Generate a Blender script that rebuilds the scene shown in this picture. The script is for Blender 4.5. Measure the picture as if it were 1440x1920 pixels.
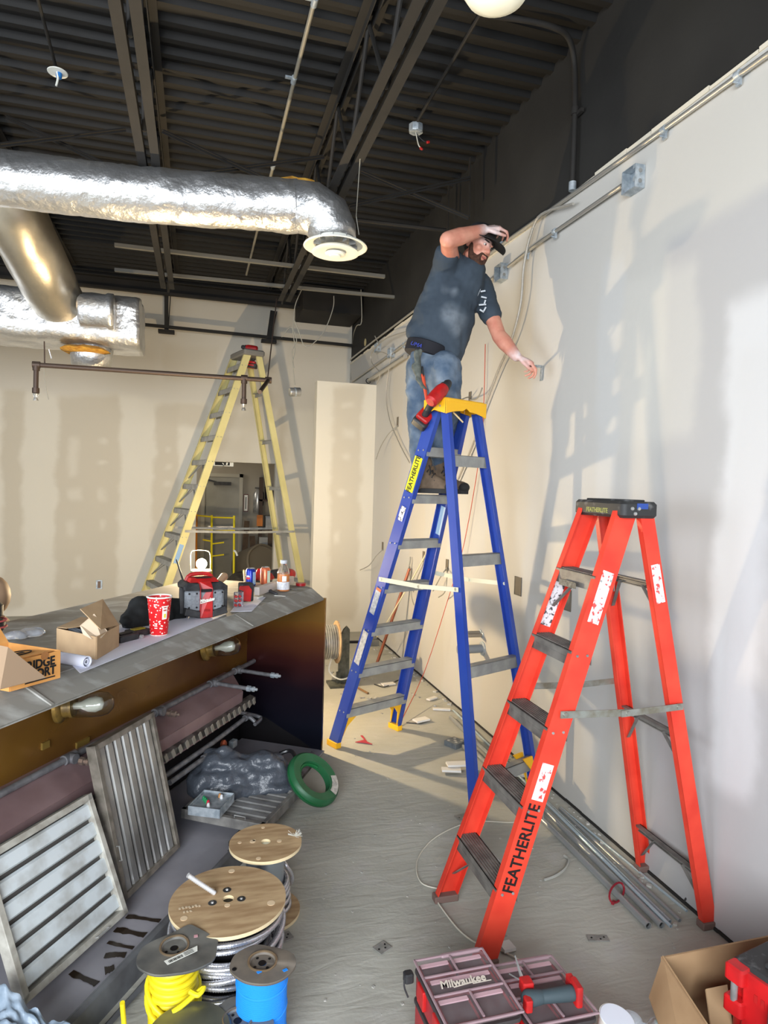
import bpy, bmesh, math, random
from mathutils import Vector, Matrix, Quaternion, noise
random.seed(7)
for o in list(bpy.data.objects): bpy.data.objects.remove(o)
SC = bpy.context.scene
COL = SC.collection
PI = math.pi

# ------------------------------------------------------------------ camera, light, exposure
cd = bpy.data.cameras.new('camera'); cam = bpy.data.objects.new('camera', cd); COL.objects.link(cam)
cd.sensor_fit = 'VERTICAL'; cd.sensor_height = 36.0; cd.sensor_width = 27.0
cd.lens = 36.0 * 1232.1 / 1920.0
cd.clip_start = 0.05; cd.clip_end = 100
CP, CR, CY = -0.03687, 0.02975, 0.27882
_f = Vector((math.sin(CY)*math.cos(CP), math.cos(CY)*math.cos(CP), math.sin(CP)))
_r = Vector((math.cos(CY), -math.sin(CY), 0)); _u = _r.cross(_f)
_r2 = _r*math.cos(CR) + _u*math.sin(CR); _u2 = -_r*math.sin(CR) + _u*math.cos(CR)
cam.matrix_world = Matrix(((_r2.x, _u2.x, -_f.x, 0), (_r2.y, _u2.y, -_f.y, 0), (_r2.z, _u2.z, -_f.z, 1.78), (0, 0, 0, 1)))
SC.camera = cam

W_ = bpy.data.worlds.new('world'); SC.world = W_; W_.use_nodes = True
W_.node_tree.nodes['Background'].inputs[0].default_value = (0.72, 0.82, 1.0, 1)
W_.node_tree.nodes['Background'].inputs[1].default_value = 1.6

def area_light(name, loc, target, sx, sy, power, col):
    l = bpy.data.lights.new(name, 'AREA'); l.shape = 'RECTANGLE'; l.size = sx; l.size_y = sy
    l.energy = power; l.color = col
    o = bpy.data.objects.new(name, l); COL.objects.link(o); o.location = loc
    o.rotation_euler = (Vector(target)-Vector(loc)).to_track_quat('-Z', 'Y').to_euler()
    return o
# daylight through the storefront glass behind and to the left of the camera
area_light('storefront_daylight', (-1.9, -2.98, 2.3), (0.0, 2.0, 0.0), 3.8, 2.6, 590, (0.90, 0.95, 1.0))
area_light('added_side_fill', (-4.8, 2.2, 1.9), (-0.3, 3.0, 0.0), 4.0, 2.4, 170, (0.86, 0.92, 1.0))  # added fill light, no such side window is known
# the jobsite flood lamp standing behind the hood
pl = bpy.data.lights.new('flood_lamp_glow', 'POINT'); pl.energy = 300; pl.color = (1.0, 0.76, 0.45); pl.shadow_soft_size = 0.035
plo = bpy.data.objects.new('flood_lamp_glow', pl); COL.objects.link(plo); plo.location = (0.05, 5.40, 1.17)

SC.view_settings.view_transform = 'Standard'; SC.view_settings.look = 'None'
SC.view_settings.gamma = 1.0; SC.view_settings.use_curve_mapping = False
SC.view_settings.exposure = 0.2

# ------------------------------------------------------------------ materials
def lin(c):
    return tuple(((x/12.92) if x <= 0.04045 else ((x+0.055)/1.055)**2.4) for x in c) + (1.0,)
def N(nt, t, **kw):
    n = nt.nodes.new(t)
    for k, v in kw.items(): setattr(n, k, v)
    return n
MATS = {}
def mat(name, col, rough=0.6, metal=0.0, col2=None, vs=6.0, stretch=(1, 1, 1), bump=0.0, bs=40.0, bdist=0.01,
        contrast=(0.35, 0.65), spec=0.5, trans=0.0, alpha=1.0, ior=1.45, emit=None, es=0.0, detail=4.0, rough2=None):
    """sRGB colours; col2 = second colour mixed in by object-space noise; bump = noise bump"""
    if name in MATS: return MATS[name]
    m = bpy.data.materials.new(name); m.use_nodes = True; nt = m.node_tree
    b = nt.nodes['Principled BSDF']
    b.inputs['Base Color'].default_value = lin(col)
    b.inputs['Roughness'].default_value = rough; b.inputs['Metallic'].default_value = metal
    b.inputs['Specular IOR Level'].default_value = spec; b.inputs['IOR'].default_value = ior
    b.inputs['Transmission Weight'].default_value = trans; b.inputs['Alpha'].default_value = alpha
    if emit: b.inputs['Emission Color'].default_value = lin(emit); b.inputs['Emission Strength'].default_value = es
    if col2 or bump or rough2 is not None:
        tc = N(nt, 'ShaderNodeTexCoord'); mp = N(nt, 'ShaderNodeMapping'); mp.inputs['Scale'].default_value = stretch
        nt.links.new(tc.outputs['Object'], mp.inputs['Vector'])
    if col2 or rough2 is not None:
        ns = N(nt, 'ShaderNodeTexNoise'); ns.inputs['Scale'].default_value = vs; ns.inputs['Detail'].default_value = detail
        nt.links.new(mp.outputs[0], ns.inputs['Vector'])
        mr = N(nt, 'ShaderNodeMapRange'); mr.inputs[1].default_value = contrast[0]; mr.inputs[2].default_value = contrast[1]
        nt.links.new(ns.outputs['Fac'], mr.inputs[0])
        if col2:
            mx = N(nt, 'ShaderNodeMix', data_type='RGBA'); mx.inputs[6].default_value = lin(col); mx.inputs[7].default_value = lin(col2)
            nt.links.new(mr.outputs[0], mx.inputs[0]); nt.links.new(mx.outputs[2], b.inputs['Base Color'])
        if rough2 is not None:
            m2 = N(nt, 'ShaderNodeMapRange'); m2.inputs[3].default_value = rough; m2.inputs[4].default_value = rough2
            nt.links.new(mr.outputs[0], m2.inputs[0]); nt.links.new(m2.outputs[0], b.inputs['Roughness'])
    if bump:
        nb = N(nt, 'ShaderNodeTexNoise'); nb.inputs['Scale'].default_value = bs; nb.inputs['Detail'].default_value = 5.0
        nt.links.new(mp.outputs[0], nb.inputs['Vector'])
        bp = N(nt, 'ShaderNodeBump'); bp.inputs['Strength'].default_value = bump; bp.inputs['Distance'].default_value = bdist
        nt.links.new(nb.outputs['Fac'], bp.inputs['Height']); nt.links.new(bp.outputs[0], b.inputs['Normal'])
    MATS[name] = m
    return m

def wall_mat(name, base, patches, axis=0, mottled=0.03, rough=0.85):
    """drywall: base colour, then patches (a0, a1, z0, z1, colour, strength) along world axis `axis`, wavy trowelled edges"""
    m = bpy.data.materials.new(name); m.use_nodes = True; nt = m.node_tree; b = nt.nodes['Principled BSDF']
    b.inputs['Roughness'].default_value = rough; b.inputs['Specular IOR Level'].default_value = 0.25
    tc = N(nt, 'ShaderNodeTexCoord'); sp = N(nt, 'ShaderNodeSeparateXYZ'); nt.links.new(tc.outputs['Object'], sp.inputs[0])
    nz = N(nt, 'ShaderNodeTexNoise'); nz.inputs['Scale'].default_value = 3.2; nz.inputs['Detail'].default_value = 7
    nt.links.new(tc.outputs['Object'], nz.inputs['Vector'])
    nz2 = N(nt, 'ShaderNodeTexNoise'); nz2.inputs['Scale'].default_value = 1.1; nz2.inputs['Detail'].default_value = 6
    nt.links.new(tc.outputs['Object'], nz2.inputs['Vector'])
    def off(src, nsock, amp):
        s = N(nt, 'ShaderNodeMath', operation='SUBTRACT'); nt.links.new(nsock, s.inputs[0]); s.inputs[1].default_value = 0.5
        a = N(nt, 'ShaderNodeMath', operation='MULTIPLY_ADD'); nt.links.new(s.outputs[0], a.inputs[0]); a.inputs[1].default_value = amp
        nt.links.new(src, a.inputs[2]); return a.outputs[0]
    A = off(sp.outputs[axis], nz.outputs['Fac'], 0.20); Z = off(sp.outputs[2], nz2.outputs['Fac'], 0.30)
    cur = N(nt, 'ShaderNodeMix', data_type='RGBA'); cur.inputs[6].default_value = lin(base)
    cur.inputs[7].default_value = lin(tuple(max(0, c-mottled) for c in base))
    nt.links.new(nz2.outputs['Fac'], cur.inputs[0]); cs = cur.outputs[2]
    def ramp(sock, e0, e1):
        r = N(nt, 'ShaderNodeMapRange', interpolation_type='SMOOTHSTEP'); nt.links.new(sock, r.inputs[0])
        r.inputs[1].default_value = e0; r.inputs[2].default_value = e1; return r.outputs[0]
    def mul(a, c):
        r = N(nt, 'ShaderNodeMath', operation='MULTIPLY'); nt.links.new(a, r.inputs[0])
        if isinstance(c, float): r.inputs[1].default_value = c
        else: nt.links.new(c, r.inputs[1])
        return r.outputs[0]
    for a0, a1, z0, z1, col, st in patches:
        e = min(0.045, (a1-a0)*0.45); ez = min(0.06, (z1-z0)*0.45)
        k = mul(mul(ramp(A, a0-e, a0+e), ramp(A, a1+e, a1-e)), mul(ramp(Z, z0-ez, z0+ez), ramp(Z, z1+ez, z1-ez)))
        mx = N(nt, 'ShaderNodeMix', data_type='RGBA'); nt.links.new(mul(k, float(st)), mx.inputs[0]); nt.links.new(cs, mx.inputs[6])
        mx.inputs[7].default_value = lin(col); cs = mx.outputs[2]
    nt.links.new(cs, b.inputs['Base Color'])
    nb = N(nt, 'ShaderNodeTexNoise'); nb.inputs['Scale'].default_value = 30; nb.inputs['Detail'].default_value = 4
    nt.links.new(tc.outputs['Object'], nb.inputs['Vector'])
    bp = N(nt, 'ShaderNodeBump'); bp.inputs['Strength'].default_value = 0.08; bp.inputs['Distance'].default_value = 0.01
    nt.links.new(nb.outputs['Fac'], bp.inputs['Height']); nt.links.new(bp.outputs[0], b.inputs['Normal'])
    return m

# ------------------------------------------------------------------ geometry helpers (all in world coordinates)
def frame_from(zdir, up=Vector((0, 0, 1))):
    z = Vector(zdir).normalized(); up = Vector(up)
    if abs(z.dot(up.normalized())) > 0.999: up = Vector((0, 1, 0))
    x = up.cross(z).normalized(); y = z.cross(x)
    return Matrix((x, y, z)).transposed()
def axes(x, y, z): return Matrix((Vector(x).normalized(), Vector(y).normalized(), Vector(z).normalized())).transposed()
def rotz(a): return Matrix.Rotation(a, 3, 'Z')
V3 = Vector
def lerp(a, b, t): return Vector(a)*(1-t) + Vector(b)*t

class MB:
    def __init__(s): s.bm = bmesh.new(); s.mi = 0
    def face(s, vs):
        try:
            f = s.bm.faces.new(vs); f.material_index = s.mi; return f
        except ValueError: return None
    def box(s, c, size, R=None, taper=1.0):
        """oriented box, centre c, full sizes; taper shrinks the top"""
        c = Vector(c); R = R or Matrix.Identity(3); x, y, z = [d/2 for d in size]; vs = []
        for k, (i, j) in ((-1, (-1, -1)), (-1, (1, -1)), (-1, (1, 1)), (-1, (-1, 1)), (1, (-1, -1)), (1, (1, -1)), (1, (1, 1)), (1, (-1, 1))):
            t = taper if k > 0 else 1.0
            vs.append(s.bm.verts.new(c + R @ Vector((i*x*t, j*y*t, k*z))))
        for q in ((3, 2, 1, 0), (4, 5, 6, 7), (0, 1, 5, 4), (1, 2, 6, 5), (2, 3, 7, 6), (3, 0, 4, 7)): s.face([vs[i] for i in q])
        return s
    def bar(s, p0, p1, w, h, wdir):
        """box from p0 to p1, width w along wdir, height h across"""
        p0 = Vector(p0); p1 = Vector(p1); d = p1-p0; z = d.normalized(); x = Vector(wdir); x = (x - z*x.dot(z)).normalized(); y = z.cross(x)
        return s.box((p0+p1)/2, (w, h, d.length), Matrix((x, y, z)).transposed())
    def rbox(s, c, size, r=0.01, R=None, seg=4):
        """box with rounded vertical (local z) edges and a small top and bottom chamfer"""
        c = Vector(c); R = R or Matrix.Identity(3); x, y, z = [d/2 for d in size]; r = min(r, x*0.95, y*0.95); ch = min(r*0.5, z*0.5)
        def ring(off, zz):
            pts = []
            for cx, cy, a0 in ((x-r, y-r, 0), (-x+r, y-r, PI/2), (-x+r, -y+r, PI), (x-r, -y+r, 1.5*PI)):
                for k in range(seg+1):
                    a = a0 + k*PI/2/seg; pts.append(s.bm.verts.new(c + R @ Vector((cx+(r-off)*math.cos(a), cy+(r-off)*math.sin(a), zz))))
            return pts
        s.loft([ring(ch, -z), ring(0, -z+ch), ring(0, z-ch), ring(ch, z)]); return s
    def loft(s, rings, caps=True, closed=True):
        for a, b in zip(rings, rings[1:]):
            n = len(a)
            for i in range(n if closed else n-1): s.face([a[i], a[(i+1) % n], b[(i+1) % n], b[i]])
        if caps: s.face(list(reversed(rings[0]))); s.face(rings[-1])
    def ring(s, c, R, rx, ry=None, n=16, fn=None):
        ry = rx if ry is None else ry; c = Vector(c)
        return [s.bm.verts.new(c + R @ Vector((math.cos(2*PI*i/n)*rx*(fn(2*PI*i/n) if fn else 1), math.sin(2*PI*i/n)*ry*(fn(2*PI*i/n) if fn else 1), 0))) for i in range(n)]
    def tube(s, pts, r, n=8, closed=False, caps=True, smooth_n=0, rr=None):
        pts = [Vector(p) for p in pts]
        if smooth_n: pts = catmull(pts, smooth_n, closed)
        m = len(pts); rings = []; up = None
        for i, p in enumerate(pts):
            if closed: t = (pts[(i+1) % m]-pts[i-1])
            else: t = pts[min(i+1, m-1)]-pts[max(i-1, 0)]
            if t.length < 1e-9: t = Vector((0, 0, 1))
            t.normalize()
            if up is None: up = Vector((0, 0, 1)) if abs(t.z) < 0.9 else Vector((1, 0, 0))
            x = (up - t*up.dot(t)).normalized(); up = x; y = t.cross(x)
            R = Matrix((x, y, t)).transposed()
            if isinstance(r, (list, tuple)):
                k = i/(m-1)*(len(r)-1); j = min(int(k), len(r)-2); q = r[j]+(r[j+1]-r[j])*(k-j)
            else: q = rr(i/(m-1)) if rr else r
            rings.append(s.ring(p, R, q, n=n))
        if closed:
            rings.append(rings[0]); s.loft(rings, caps=False)
        else: s.loft(rings, caps=caps)
        return s
    def lathe(s, prof, c, R=None, n=24, caps=True, fn=None):
        """profile [(radius, height)] turned about local z"""
        R = R or Matrix.Identity(3); c = Vector(c); rings = []
        for r, h in prof: rings.append(s.ring(c + R @ Vector((0, 0, h)), R, max(r, 1e-5), n=n, fn=fn))
        s.loft(rings, caps=caps); return s
    def prism(s, poly, ext):
        ext = Vector(ext); a = [s.bm.verts.new(Vector(p)) for p in poly]; b = [s.bm.verts.new(Vector(p)+ext) for p in poly]
        s.face(list(reversed(a))); s.face(b); n = len(a)
        for i in range(n): s.face([a[i], a[(i+1) % n], b[(i+1) % n], b[i]])
        return s
    def cap(s, p0, p1, r0, r1, n=14, flat=1.0, up=None):
        """tapered capsule; flat squashes it across `up`"""
        p0 = Vector(p0); p1 = Vector(p1); R = frame_from(p1-p0, up or Vector((0, 0.02, 1))); L = (p1-p0).length; prof = []
        for k in range(1, 6): a = -PI/2 + k*PI/10; prof.append((r0*math.cos(a), r0*math.sin(a)))
        for k in range(0, 5): a = k*PI/10; prof.append((r1*math.cos(a), L + r1*math.sin(a)))
        rings = [s.ring(p0 + R @ Vector((0, 0, h)), R, r, r*flat, n=n) for r, h in prof]
        s.loft(rings); return s
    def ell(s, c, rad, R=None, n=18, m=10):
        c = Vector(c); R = R or Matrix.Identity(3); rings = []
        for k in range(m+1):
            a = -PI/2 + (k+0.15)*PI/(m+0.3); rings.append([s.bm.verts.new(c + R @ Vector((rad[0]*math.cos(a)*math.cos(2*PI*i/n), rad[1]*math.cos(a)*math.sin(2*PI*i/n), rad[2]*math.sin(a)))) for i in range(n)])
        s.loft(rings); return s
    def grid(s, fn, nu, nv):
        g = [[s.bm.verts.new(Vector(fn(i/nu, j/nv))) for j in range(nv+1)] for i in range(nu+1)]
        for i in range(nu):
            for j in range(nv): s.face([g[i][j], g[i+1][j], g[i+1][j+1], g[i][j+1]])
        return s
    def wobble(s, amp, sc, seed=0.0):
        for v in s.bm.verts: v.co += noise.noise_vector(v.co*sc + Vector((seed, seed*1.7, seed*0.3)))*amp
        return s

def catmull(P, n, closed=False):
    out = []; m = len(P)
    rng = range(m if closed else m-1)
    for i in rng:
        if closed: p0, p1, p2, p3 = P[i-1], P[i], P[(i+1) % m], P[(i+2) % m]
        else: p0, p1, p2, p3 = P[max(i-1, 0)], P[i], P[i+1], P[min(i+2, m-1)]
        for k in range(n):
            t = k/n; out.append(0.5*((2*p1)+(-p0+p2)*t+(2*p0-5*p1+4*p2-p3)*t*t+(-p0+3*p1-3*p2+p3)*t**3))
    if not closed: out.append(P[-1].copy())
    return out

def root_mat(o):
    while o.parent: o = o.parent
    return o.matrix_basis.copy()
def thing(name, label, cat, loc, group=None, rz=0.0):
    o = bpy.data.objects.new(name, None); COL.objects.link(o); o.empty_display_size = 0.1
    o.matrix_basis = Matrix.Translation(Vector(loc)) @ Matrix.Rotation(rz, 4, 'Z')
    o['label'] = label; o['category'] = cat
    if group: o['group'] = group
    return o
def tag(o, label, cat, group=None, kind=None):
    o['label'] = label; o['category'] = cat
    if group: o['group'] = group
    if kind: o['kind'] = kind
    return o
def build(mb, name, m, parent=None, smooth=False, bevel=0.0, label=None, base=None, auto=None, mods=None):
    """link one MB as one mesh object; with no parent its origin goes to `base` (default: bottom centre)"""
    bm = mb.bm
    bmesh.ops.recalc_face_normals(bm, faces=bm.faces[:])
    if parent is not None: inv = root_mat(parent).inverted()
    else:
        if base is None:
            xs = [v.co for v in bm.verts]; base = Vector(((min(c.x for c in xs)+max(c.x for c in xs))/2, (min(c.y for c in xs)+max(c.y for c in xs))/2, min(c.z for c in xs)))
        inv = Matrix.Translation(-Vector(base))
    bmesh.ops.transform(bm, matrix=inv, verts=bm.verts[:])
    me = bpy.data.meshes.new(name); bm.to_mesh(me); bm.free()
    for mm in (m if isinstance(m, (list, tuple)) else [m]): me.materials.append(mm)
    o = bpy.data.objects.new(name, me); COL.objects.link(o)
    if parent is not None: o.parent = parent
    else: o.location = base
    if bevel:
        bv = o.modifiers.new('bevel', 'BEVEL'); bv.width = bevel; bv.segments = 2; bv.limit_method = 'ANGLE'; bv.angle_limit = 0.6
    if smooth:
        ang = auto or 0.7
        me.shade_smooth() if hasattr(me, 'shade_smooth') else None
        try: me.set_sharp_from_angle(angle=ang)
        except Exception: pass
    if label: o['label'] = label
    return o
def remesh(o, vox, it=6, fac=0.5, sub=0):
    r = o.modifiers.new('remesh', 'REMESH'); r.mode = 'VOXEL'; r.voxel_size = vox; r.use_smooth_shade = True
    s = o.modifiers.new('smooth', 'SMOOTH'); s.factor = fac; s.iterations = it
    return o
def displace(o, strength, size, coords='LOCAL', kind='CLOUDS', mid=0.5):
    t = bpy.data.textures.new(o.name+'_fold', kind); t.noise_scale = size
    d = o.modifiers.new('folds', 'DISPLACE'); d.texture = t; d.strength = strength; d.mid_level = mid; d.texture_coords = coords
    return o
def struct(o): o['kind'] = 'structure'; return o
def text(name, s, size, origin, xdir, ydir, m, parent, extrude=0.0006, align='CENTER', shear=0.0, bold=0.0, sx=1.0):
    c = bpy.data.curves.new(name, 'FONT'); c.body = s; c.size = size; c.extrude = extrude; c.align_x = align; c.align_y = 'CENTER'
    c.shear = shear; c.offset = bold; c.resolution_u = 3
    tmp = bpy.data.objects.new(name, c); COL.objects.link(tmp); bpy.context.view_layer.update()
    me = bpy.data.meshes.new_from_object(tmp.evaluated_get(bpy.context.evaluated_depsgraph_get())); bpy.data.objects.remove(tmp)
    me.materials.clear(); me.materials.append(m); me.name = name
    o = bpy.data.objects.new(name, me); COL.objects.link(o)
    x = Vector(xdir).normalized(); y = Vector(ydir); y = (y-x*y.dot(x)).normalized(); z = x.cross(y)
    Mx = Matrix(((x.x*sx, y.x, z.x, origin[0]), (x.y*sx, y.y, z.y, origin[1]), (x.z*sx, y.z, z.z, origin[2]), (0, 0, 0, 1)))
    if parent: o.parent = parent; o.matrix_basis = root_mat(parent).inverted() @ Mx
    else: o.matrix_basis = Mx
    return o
def copy_thing(src, mw, label, group=None):
    """copy a thing with its parts and their sub-parts, shared meshes"""
    r = src.copy(); COL.objects.link(r); r.matrix_basis = mw; r['label'] = label
    if group: r['group'] = group
    for ch in list(src.children):
        c = ch.copy(); COL.objects.link(c); c.parent = r
        for g in list(ch.children):
            d = g.copy(); COL.objects.link(d); d.parent = c
    return r

# shared materials
BLACK = mat('black_ceiling_paint', (0.14, 0.128, 0.115), 0.75, col2=(0.10, 0.095, 0.087), vs=3)
DECKM = mat('black_painted_deck', (0.078, 0.070, 0.060), 0.7, col2=(0.03, 0.028, 0.026), vs=2.0, contrast=(0.3, 0.7))
GALV = mat('galvanized_steel', (0.74, 0.77, 0.79), 0.38, 0.5, col2=(0.56, 0.60, 0.63), vs=30, rough2=0.55)
STEEL = mat('brushed_steel', (0.78, 0.78, 0.77), 0.3, 0.6, col2=(0.55, 0.55, 0.54), vs=8)
ALUM = mat('dull_aluminium', (0.64, 0.64, 0.62), 0.5, 0.3, col2=(0.55, 0.55, 0.54), vs=12)
WHITE = mat('white_plastic', (0.90, 0.90, 0.86), 0.45)
RED = mat('tool_red', (0.75, 0.11, 0.11), 0.45, col2=(0.60, 0.11, 0.11), vs=20)
TBLACK = mat('tool_black', (0.13, 0.13, 0.14), 0.55, col2=(0.22, 0.22, 0.22), vs=25)
RUBBER = mat('dark_rubber', (0.10, 0.10, 0.10), 0.8)
INK = mat('black_ink', (0.08, 0.08, 0.08), 0.7)
CARD = mat('brown_cardboard', (0.70, 0.59, 0.45), 0.85, col2=(0.64, 0.53, 0.40), vs=10)
PLY = mat('plywood', (0.74, 0.63, 0.48), 0.75, col2=(0.63, 0.51, 0.37), vs=6, stretch=(1, 5, 1), contrast=(0.4, 0.62))
PLYE = mat('plywood_edge', (0.86, 0.78, 0.62), 0.8)
GLASS = mat('clear_glass', (0.95, 0.97, 0.97), 0.04, trans=1.0, ior=1.45)
CPLAS = mat('clear_plastic', (0.88, 0.90, 0.93), 0.18, trans=0.75, ior=1.3, bump=0.4, bs=18)
WIREW = mat('white_wire', (0.80, 0.78, 0.72), 0.5)
WIREG = mat('gray_wire', (0.55, 0.54, 0.50), 0.5)


# ================================================================== THE SETTING
FLOORM = mat('dusty_concrete', (0.725, 0.718, 0.675), 0.85, col2=(0.635, 0.628, 0.588), vs=1.6, contrast=(0.3, 0.72), bump=0.0, detail=9)
def floor_nodes():
    nt = FLOORM.node_tree; b = nt.nodes['Principled BSDF']
    tc = N(nt, 'ShaderNodeTexCoord')
    mp = N(nt, 'ShaderNodeMapping'); mp.inputs['Scale'].default_value = (2.2, 7, 1); mp.inputs['Rotation'].default_value = (0, 0, 0.5)
    nt.links.new(tc.outputs['Object'], mp.inputs[0])
    n1 = N(nt, 'ShaderNodeTexNoise'); n1.inputs['Scale'].default_value = 3.0; n1.inputs['Detail'].default_value = 10; n1.inputs['Distortion'].default_value = 0.8
    nt.links.new(mp.outputs[0], n1.inputs['Vector'])
    n2 = N(nt, 'ShaderNodeTexNoise'); n2.inputs['Scale'].default_value = 60; n2.inputs['Detail'].default_value = 3
    nt.links.new(tc.outputs['Object'], n2.inputs['Vector'])
    ad = N(nt, 'ShaderNodeMath', operation='MULTIPLY_ADD'); nt.links.new(n2.outputs['Fac'], ad.inputs[0]); ad.inputs[1].default_value = 0.12
    nt.links.new(n1.outputs['Fac'], ad.inputs[2])
    bp = N(nt, 'ShaderNodeBump'); bp.inputs['Strength'].default_value = 0.32; bp.inputs['Distance'].default_value = 0.015
    nt.links.new(ad.outputs[0], bp.inputs['Height']); nt.links.new(bp.outputs[0], b.inputs['Normal'])
    # pale plaster dust patches
    src = b.inputs['Base Color'].links[0].from_socket
    n3 = N(nt, 'ShaderNodeTexNoise'); n3.inputs['Scale'].default_value = 4.5; n3.inputs['Detail'].default_value = 8
    nt.links.new(tc.outputs['Object'], n3.inputs['Vector'])
    mr = N(nt, 'ShaderNodeMapRange'); mr.inputs[1].default_value = 0.56; mr.inputs[2].default_value = 0.70; mr.inputs[4].default_value = 0.6
    nt.links.new(n3.outputs['Fac'], mr.inputs[0])
    mx = N(nt, 'ShaderNodeMix', data_type='RGBA'); nt.links.new(mr.outputs[0], mx.inputs[0]); nt.links.new(src, mx.inputs[6]); mx.inputs[7].default_value = lin((0.72, 0.71, 0.69))
    nt.links.new(mx.outputs[2], b.inputs['Base Color'])
floor_nodes()
m = MB(); m.box((-1.2, 4.9, -0.05), (7.2, 15.8, 0.1)); struct(build(m, 'floor', FLOORM, base=(0, 0, 0)))

MUD = (0.82, 0.795, 0.735); PAPER = (0.74, 0.705, 0.635); GREYP = (0.74, 0.74, 0.73)
rp = [(-3.0, 2.62, -.5, 3.0, (0.655, 0.65, 0.65), .85), (-3.0, 1.2, -.5, 3.6, (0.64, 0.635, 0.635), .6), (4.9, 5.3, 0.0, 2.4, GREYP, .5), (3.9, 4.5, 0.0, 3.2, PAPER, .35), (5.9, 6.3, 0.1, 3.2, PAPER, .35), (6.7, 7.1, .1, 3.2, PAPER, .35),  # first two: near end greyed in the colour to tame its brightness
      (2.95, 3.15, 0.3, 3.0, GREYP, .6), (2.55, 2.70, 0.2, 2.3, (0.66, 0.655, 0.64), .5), (2.0, 2.25, 0.6, 2.6, (0.80, 0.80, 0.80), .7),
      (1.55, 1.8, 0.0, 2.9, (0.70, 0.69, 0.69), .45), (1.2, 1.35, 0.3, 2.6, (0.82, 0.815, 0.81), .5), (0.3, 0.9, 0.0, 3.4, (0.70, 0.69, 0.69), .4),
      (2.25, 2.6, 0.0, 0.5, (0.66, 0.655, 0.64), .4), (3.4, 3.55, .5, 1.6, MUD, .7), (2.72, 2.78, 2.2, 2.5, MUD, .5), (1.75, 1.8, 1.9, 2.2, MUD, .7),
      (2.4, 2.95, 2.0, 2.85, (0.76, 0.75, 0.72), .5), (1.3, 2.2, 1.2, 2.4, (0.74, 0.735, 0.73), .45)]
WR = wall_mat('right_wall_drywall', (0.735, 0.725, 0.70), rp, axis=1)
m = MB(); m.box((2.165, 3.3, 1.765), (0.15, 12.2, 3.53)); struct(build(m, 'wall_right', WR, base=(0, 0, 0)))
BRW = mat('black_block_wall', (0.105, 0.10, 0.092), 0.8, col2=(0.138, 0.133, 0.122), vs=1.8, bump=0.15, bs=25)
m = MB(); m.box((2.18, 3.3, 4.0), (0.15, 12.2, 0.96)); struct(build(m, 'wall_right_upper', BRW, base=(0, 0, 0)))
# ragged paper tape along the top of the drywall
m = MB(); y = -2.7
while y < 9.25:
    L = random.uniform(.10, .45); h = random.uniform(.008, .03); m.box((2.09, y+L/2, 3.53+h/2-.004), (0.012, L*.98, h)); y += L
struct(build(m, 'trim_1', mat('torn_tape', (0.80, 0.77, 0.70), 0.9), base=(0, 0, 0)))
# joint line at the foot of the right wall
m = MB(); y = -2.7
while y < 7.7:
    L = random.uniform(.15, .5); m.box((2.086, y+L/2, .006+random.uniform(0, .004)), (0.010, L, 0.012)); y += L
struct(build(m, 'trim_2', mat('dark_gap', (0.15, 0.14, 0.13), 0.9), base=(0, 0, 0)))

bp_ = [(-4.6, 2.09, 2.86, 4.3, (0.76, 0.735, 0.685), .75), (-2.35, -2.12, 0.1, 2.88, PAPER, .95), (-1.73, -0.98, 0.1, 2.86, PAPER, .95),
       (-0.55, -0.24, 0.12, 2.8, PAPER, .9), (-0.5, 0.15, 2.52, 2.84, PAPER, .8), (-.45, .25, 3.15, 3.62, PAPER, .55), (1.10, 1.20, 0, 2.9, PAPER, .8),
       (-1.60, -1.50, 1.85, 2.3, MUD, .55), (-1.25, -1.15, 2.2, 2.28, MUD, .55), (-1.24, -1.16, 1.95, 2.0, MUD, .55), (-1.58, -1.42, 1.52, 1.68, MUD, .55),
       (-1.22, -1.14, 1.5, 1.66, MUD, .5), (-1.2, -1.13, 1.1, 1.22, MUD, .5), (-1.58, -1.5, 1.05, 1.25, MUD, .5), (-1.5, -1.42, .62, .78, MUD, .5), (-1.52, -1.38, .38, .5, MUD, .5),
       (-.42, -.34, 2.15, 2.22, MUD, .5), (-.42, -.34, 1.92, 1.99, MUD, .5), (-.42, -.34, 1.68, 1.76, MUD, .5), (-.45, -.36, 1.2, 1.38, MUD, .5)]
WB = wall_mat('back_wall_drywall', MUD, bp_, axis=0)
m = MB()
m.box((-2.3, 9.375, 2.2), (4.6, 0.15, 4.4)); m.box((1.65, 9.375, 2.2), (1.18, 0.15, 4.4)); m.box((0.53, 9.375, 3.235), (1.06, 0.15, 2.33))
struct(build(m, 'wall_back', WB, base=(0, 0, 0)))
WP = wall_mat('partition_drywall', MUD, [(1.56, 1.92, 0.15, 2.98, PAPER, .9), (1.68, 1.82, 2.72, 2.78, MUD, .5), (1.66, 1.82, 2.38, 2.48, MUD, .5), (1.68, 1.78, 2.12, 2.2, MUD, .5), (1.68, 1.76, 1.66, 1.74, MUD, .7), (1.62, 1.7, 1.1, 1.22, MUD, .7)], axis=0)
m = MB(); m.box((1.725, 7.88, 1.515), (0.73, 0.16, 3.03)); struct(build(m, 'wall_partition', WP, base=(0, 0, 0)))
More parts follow.
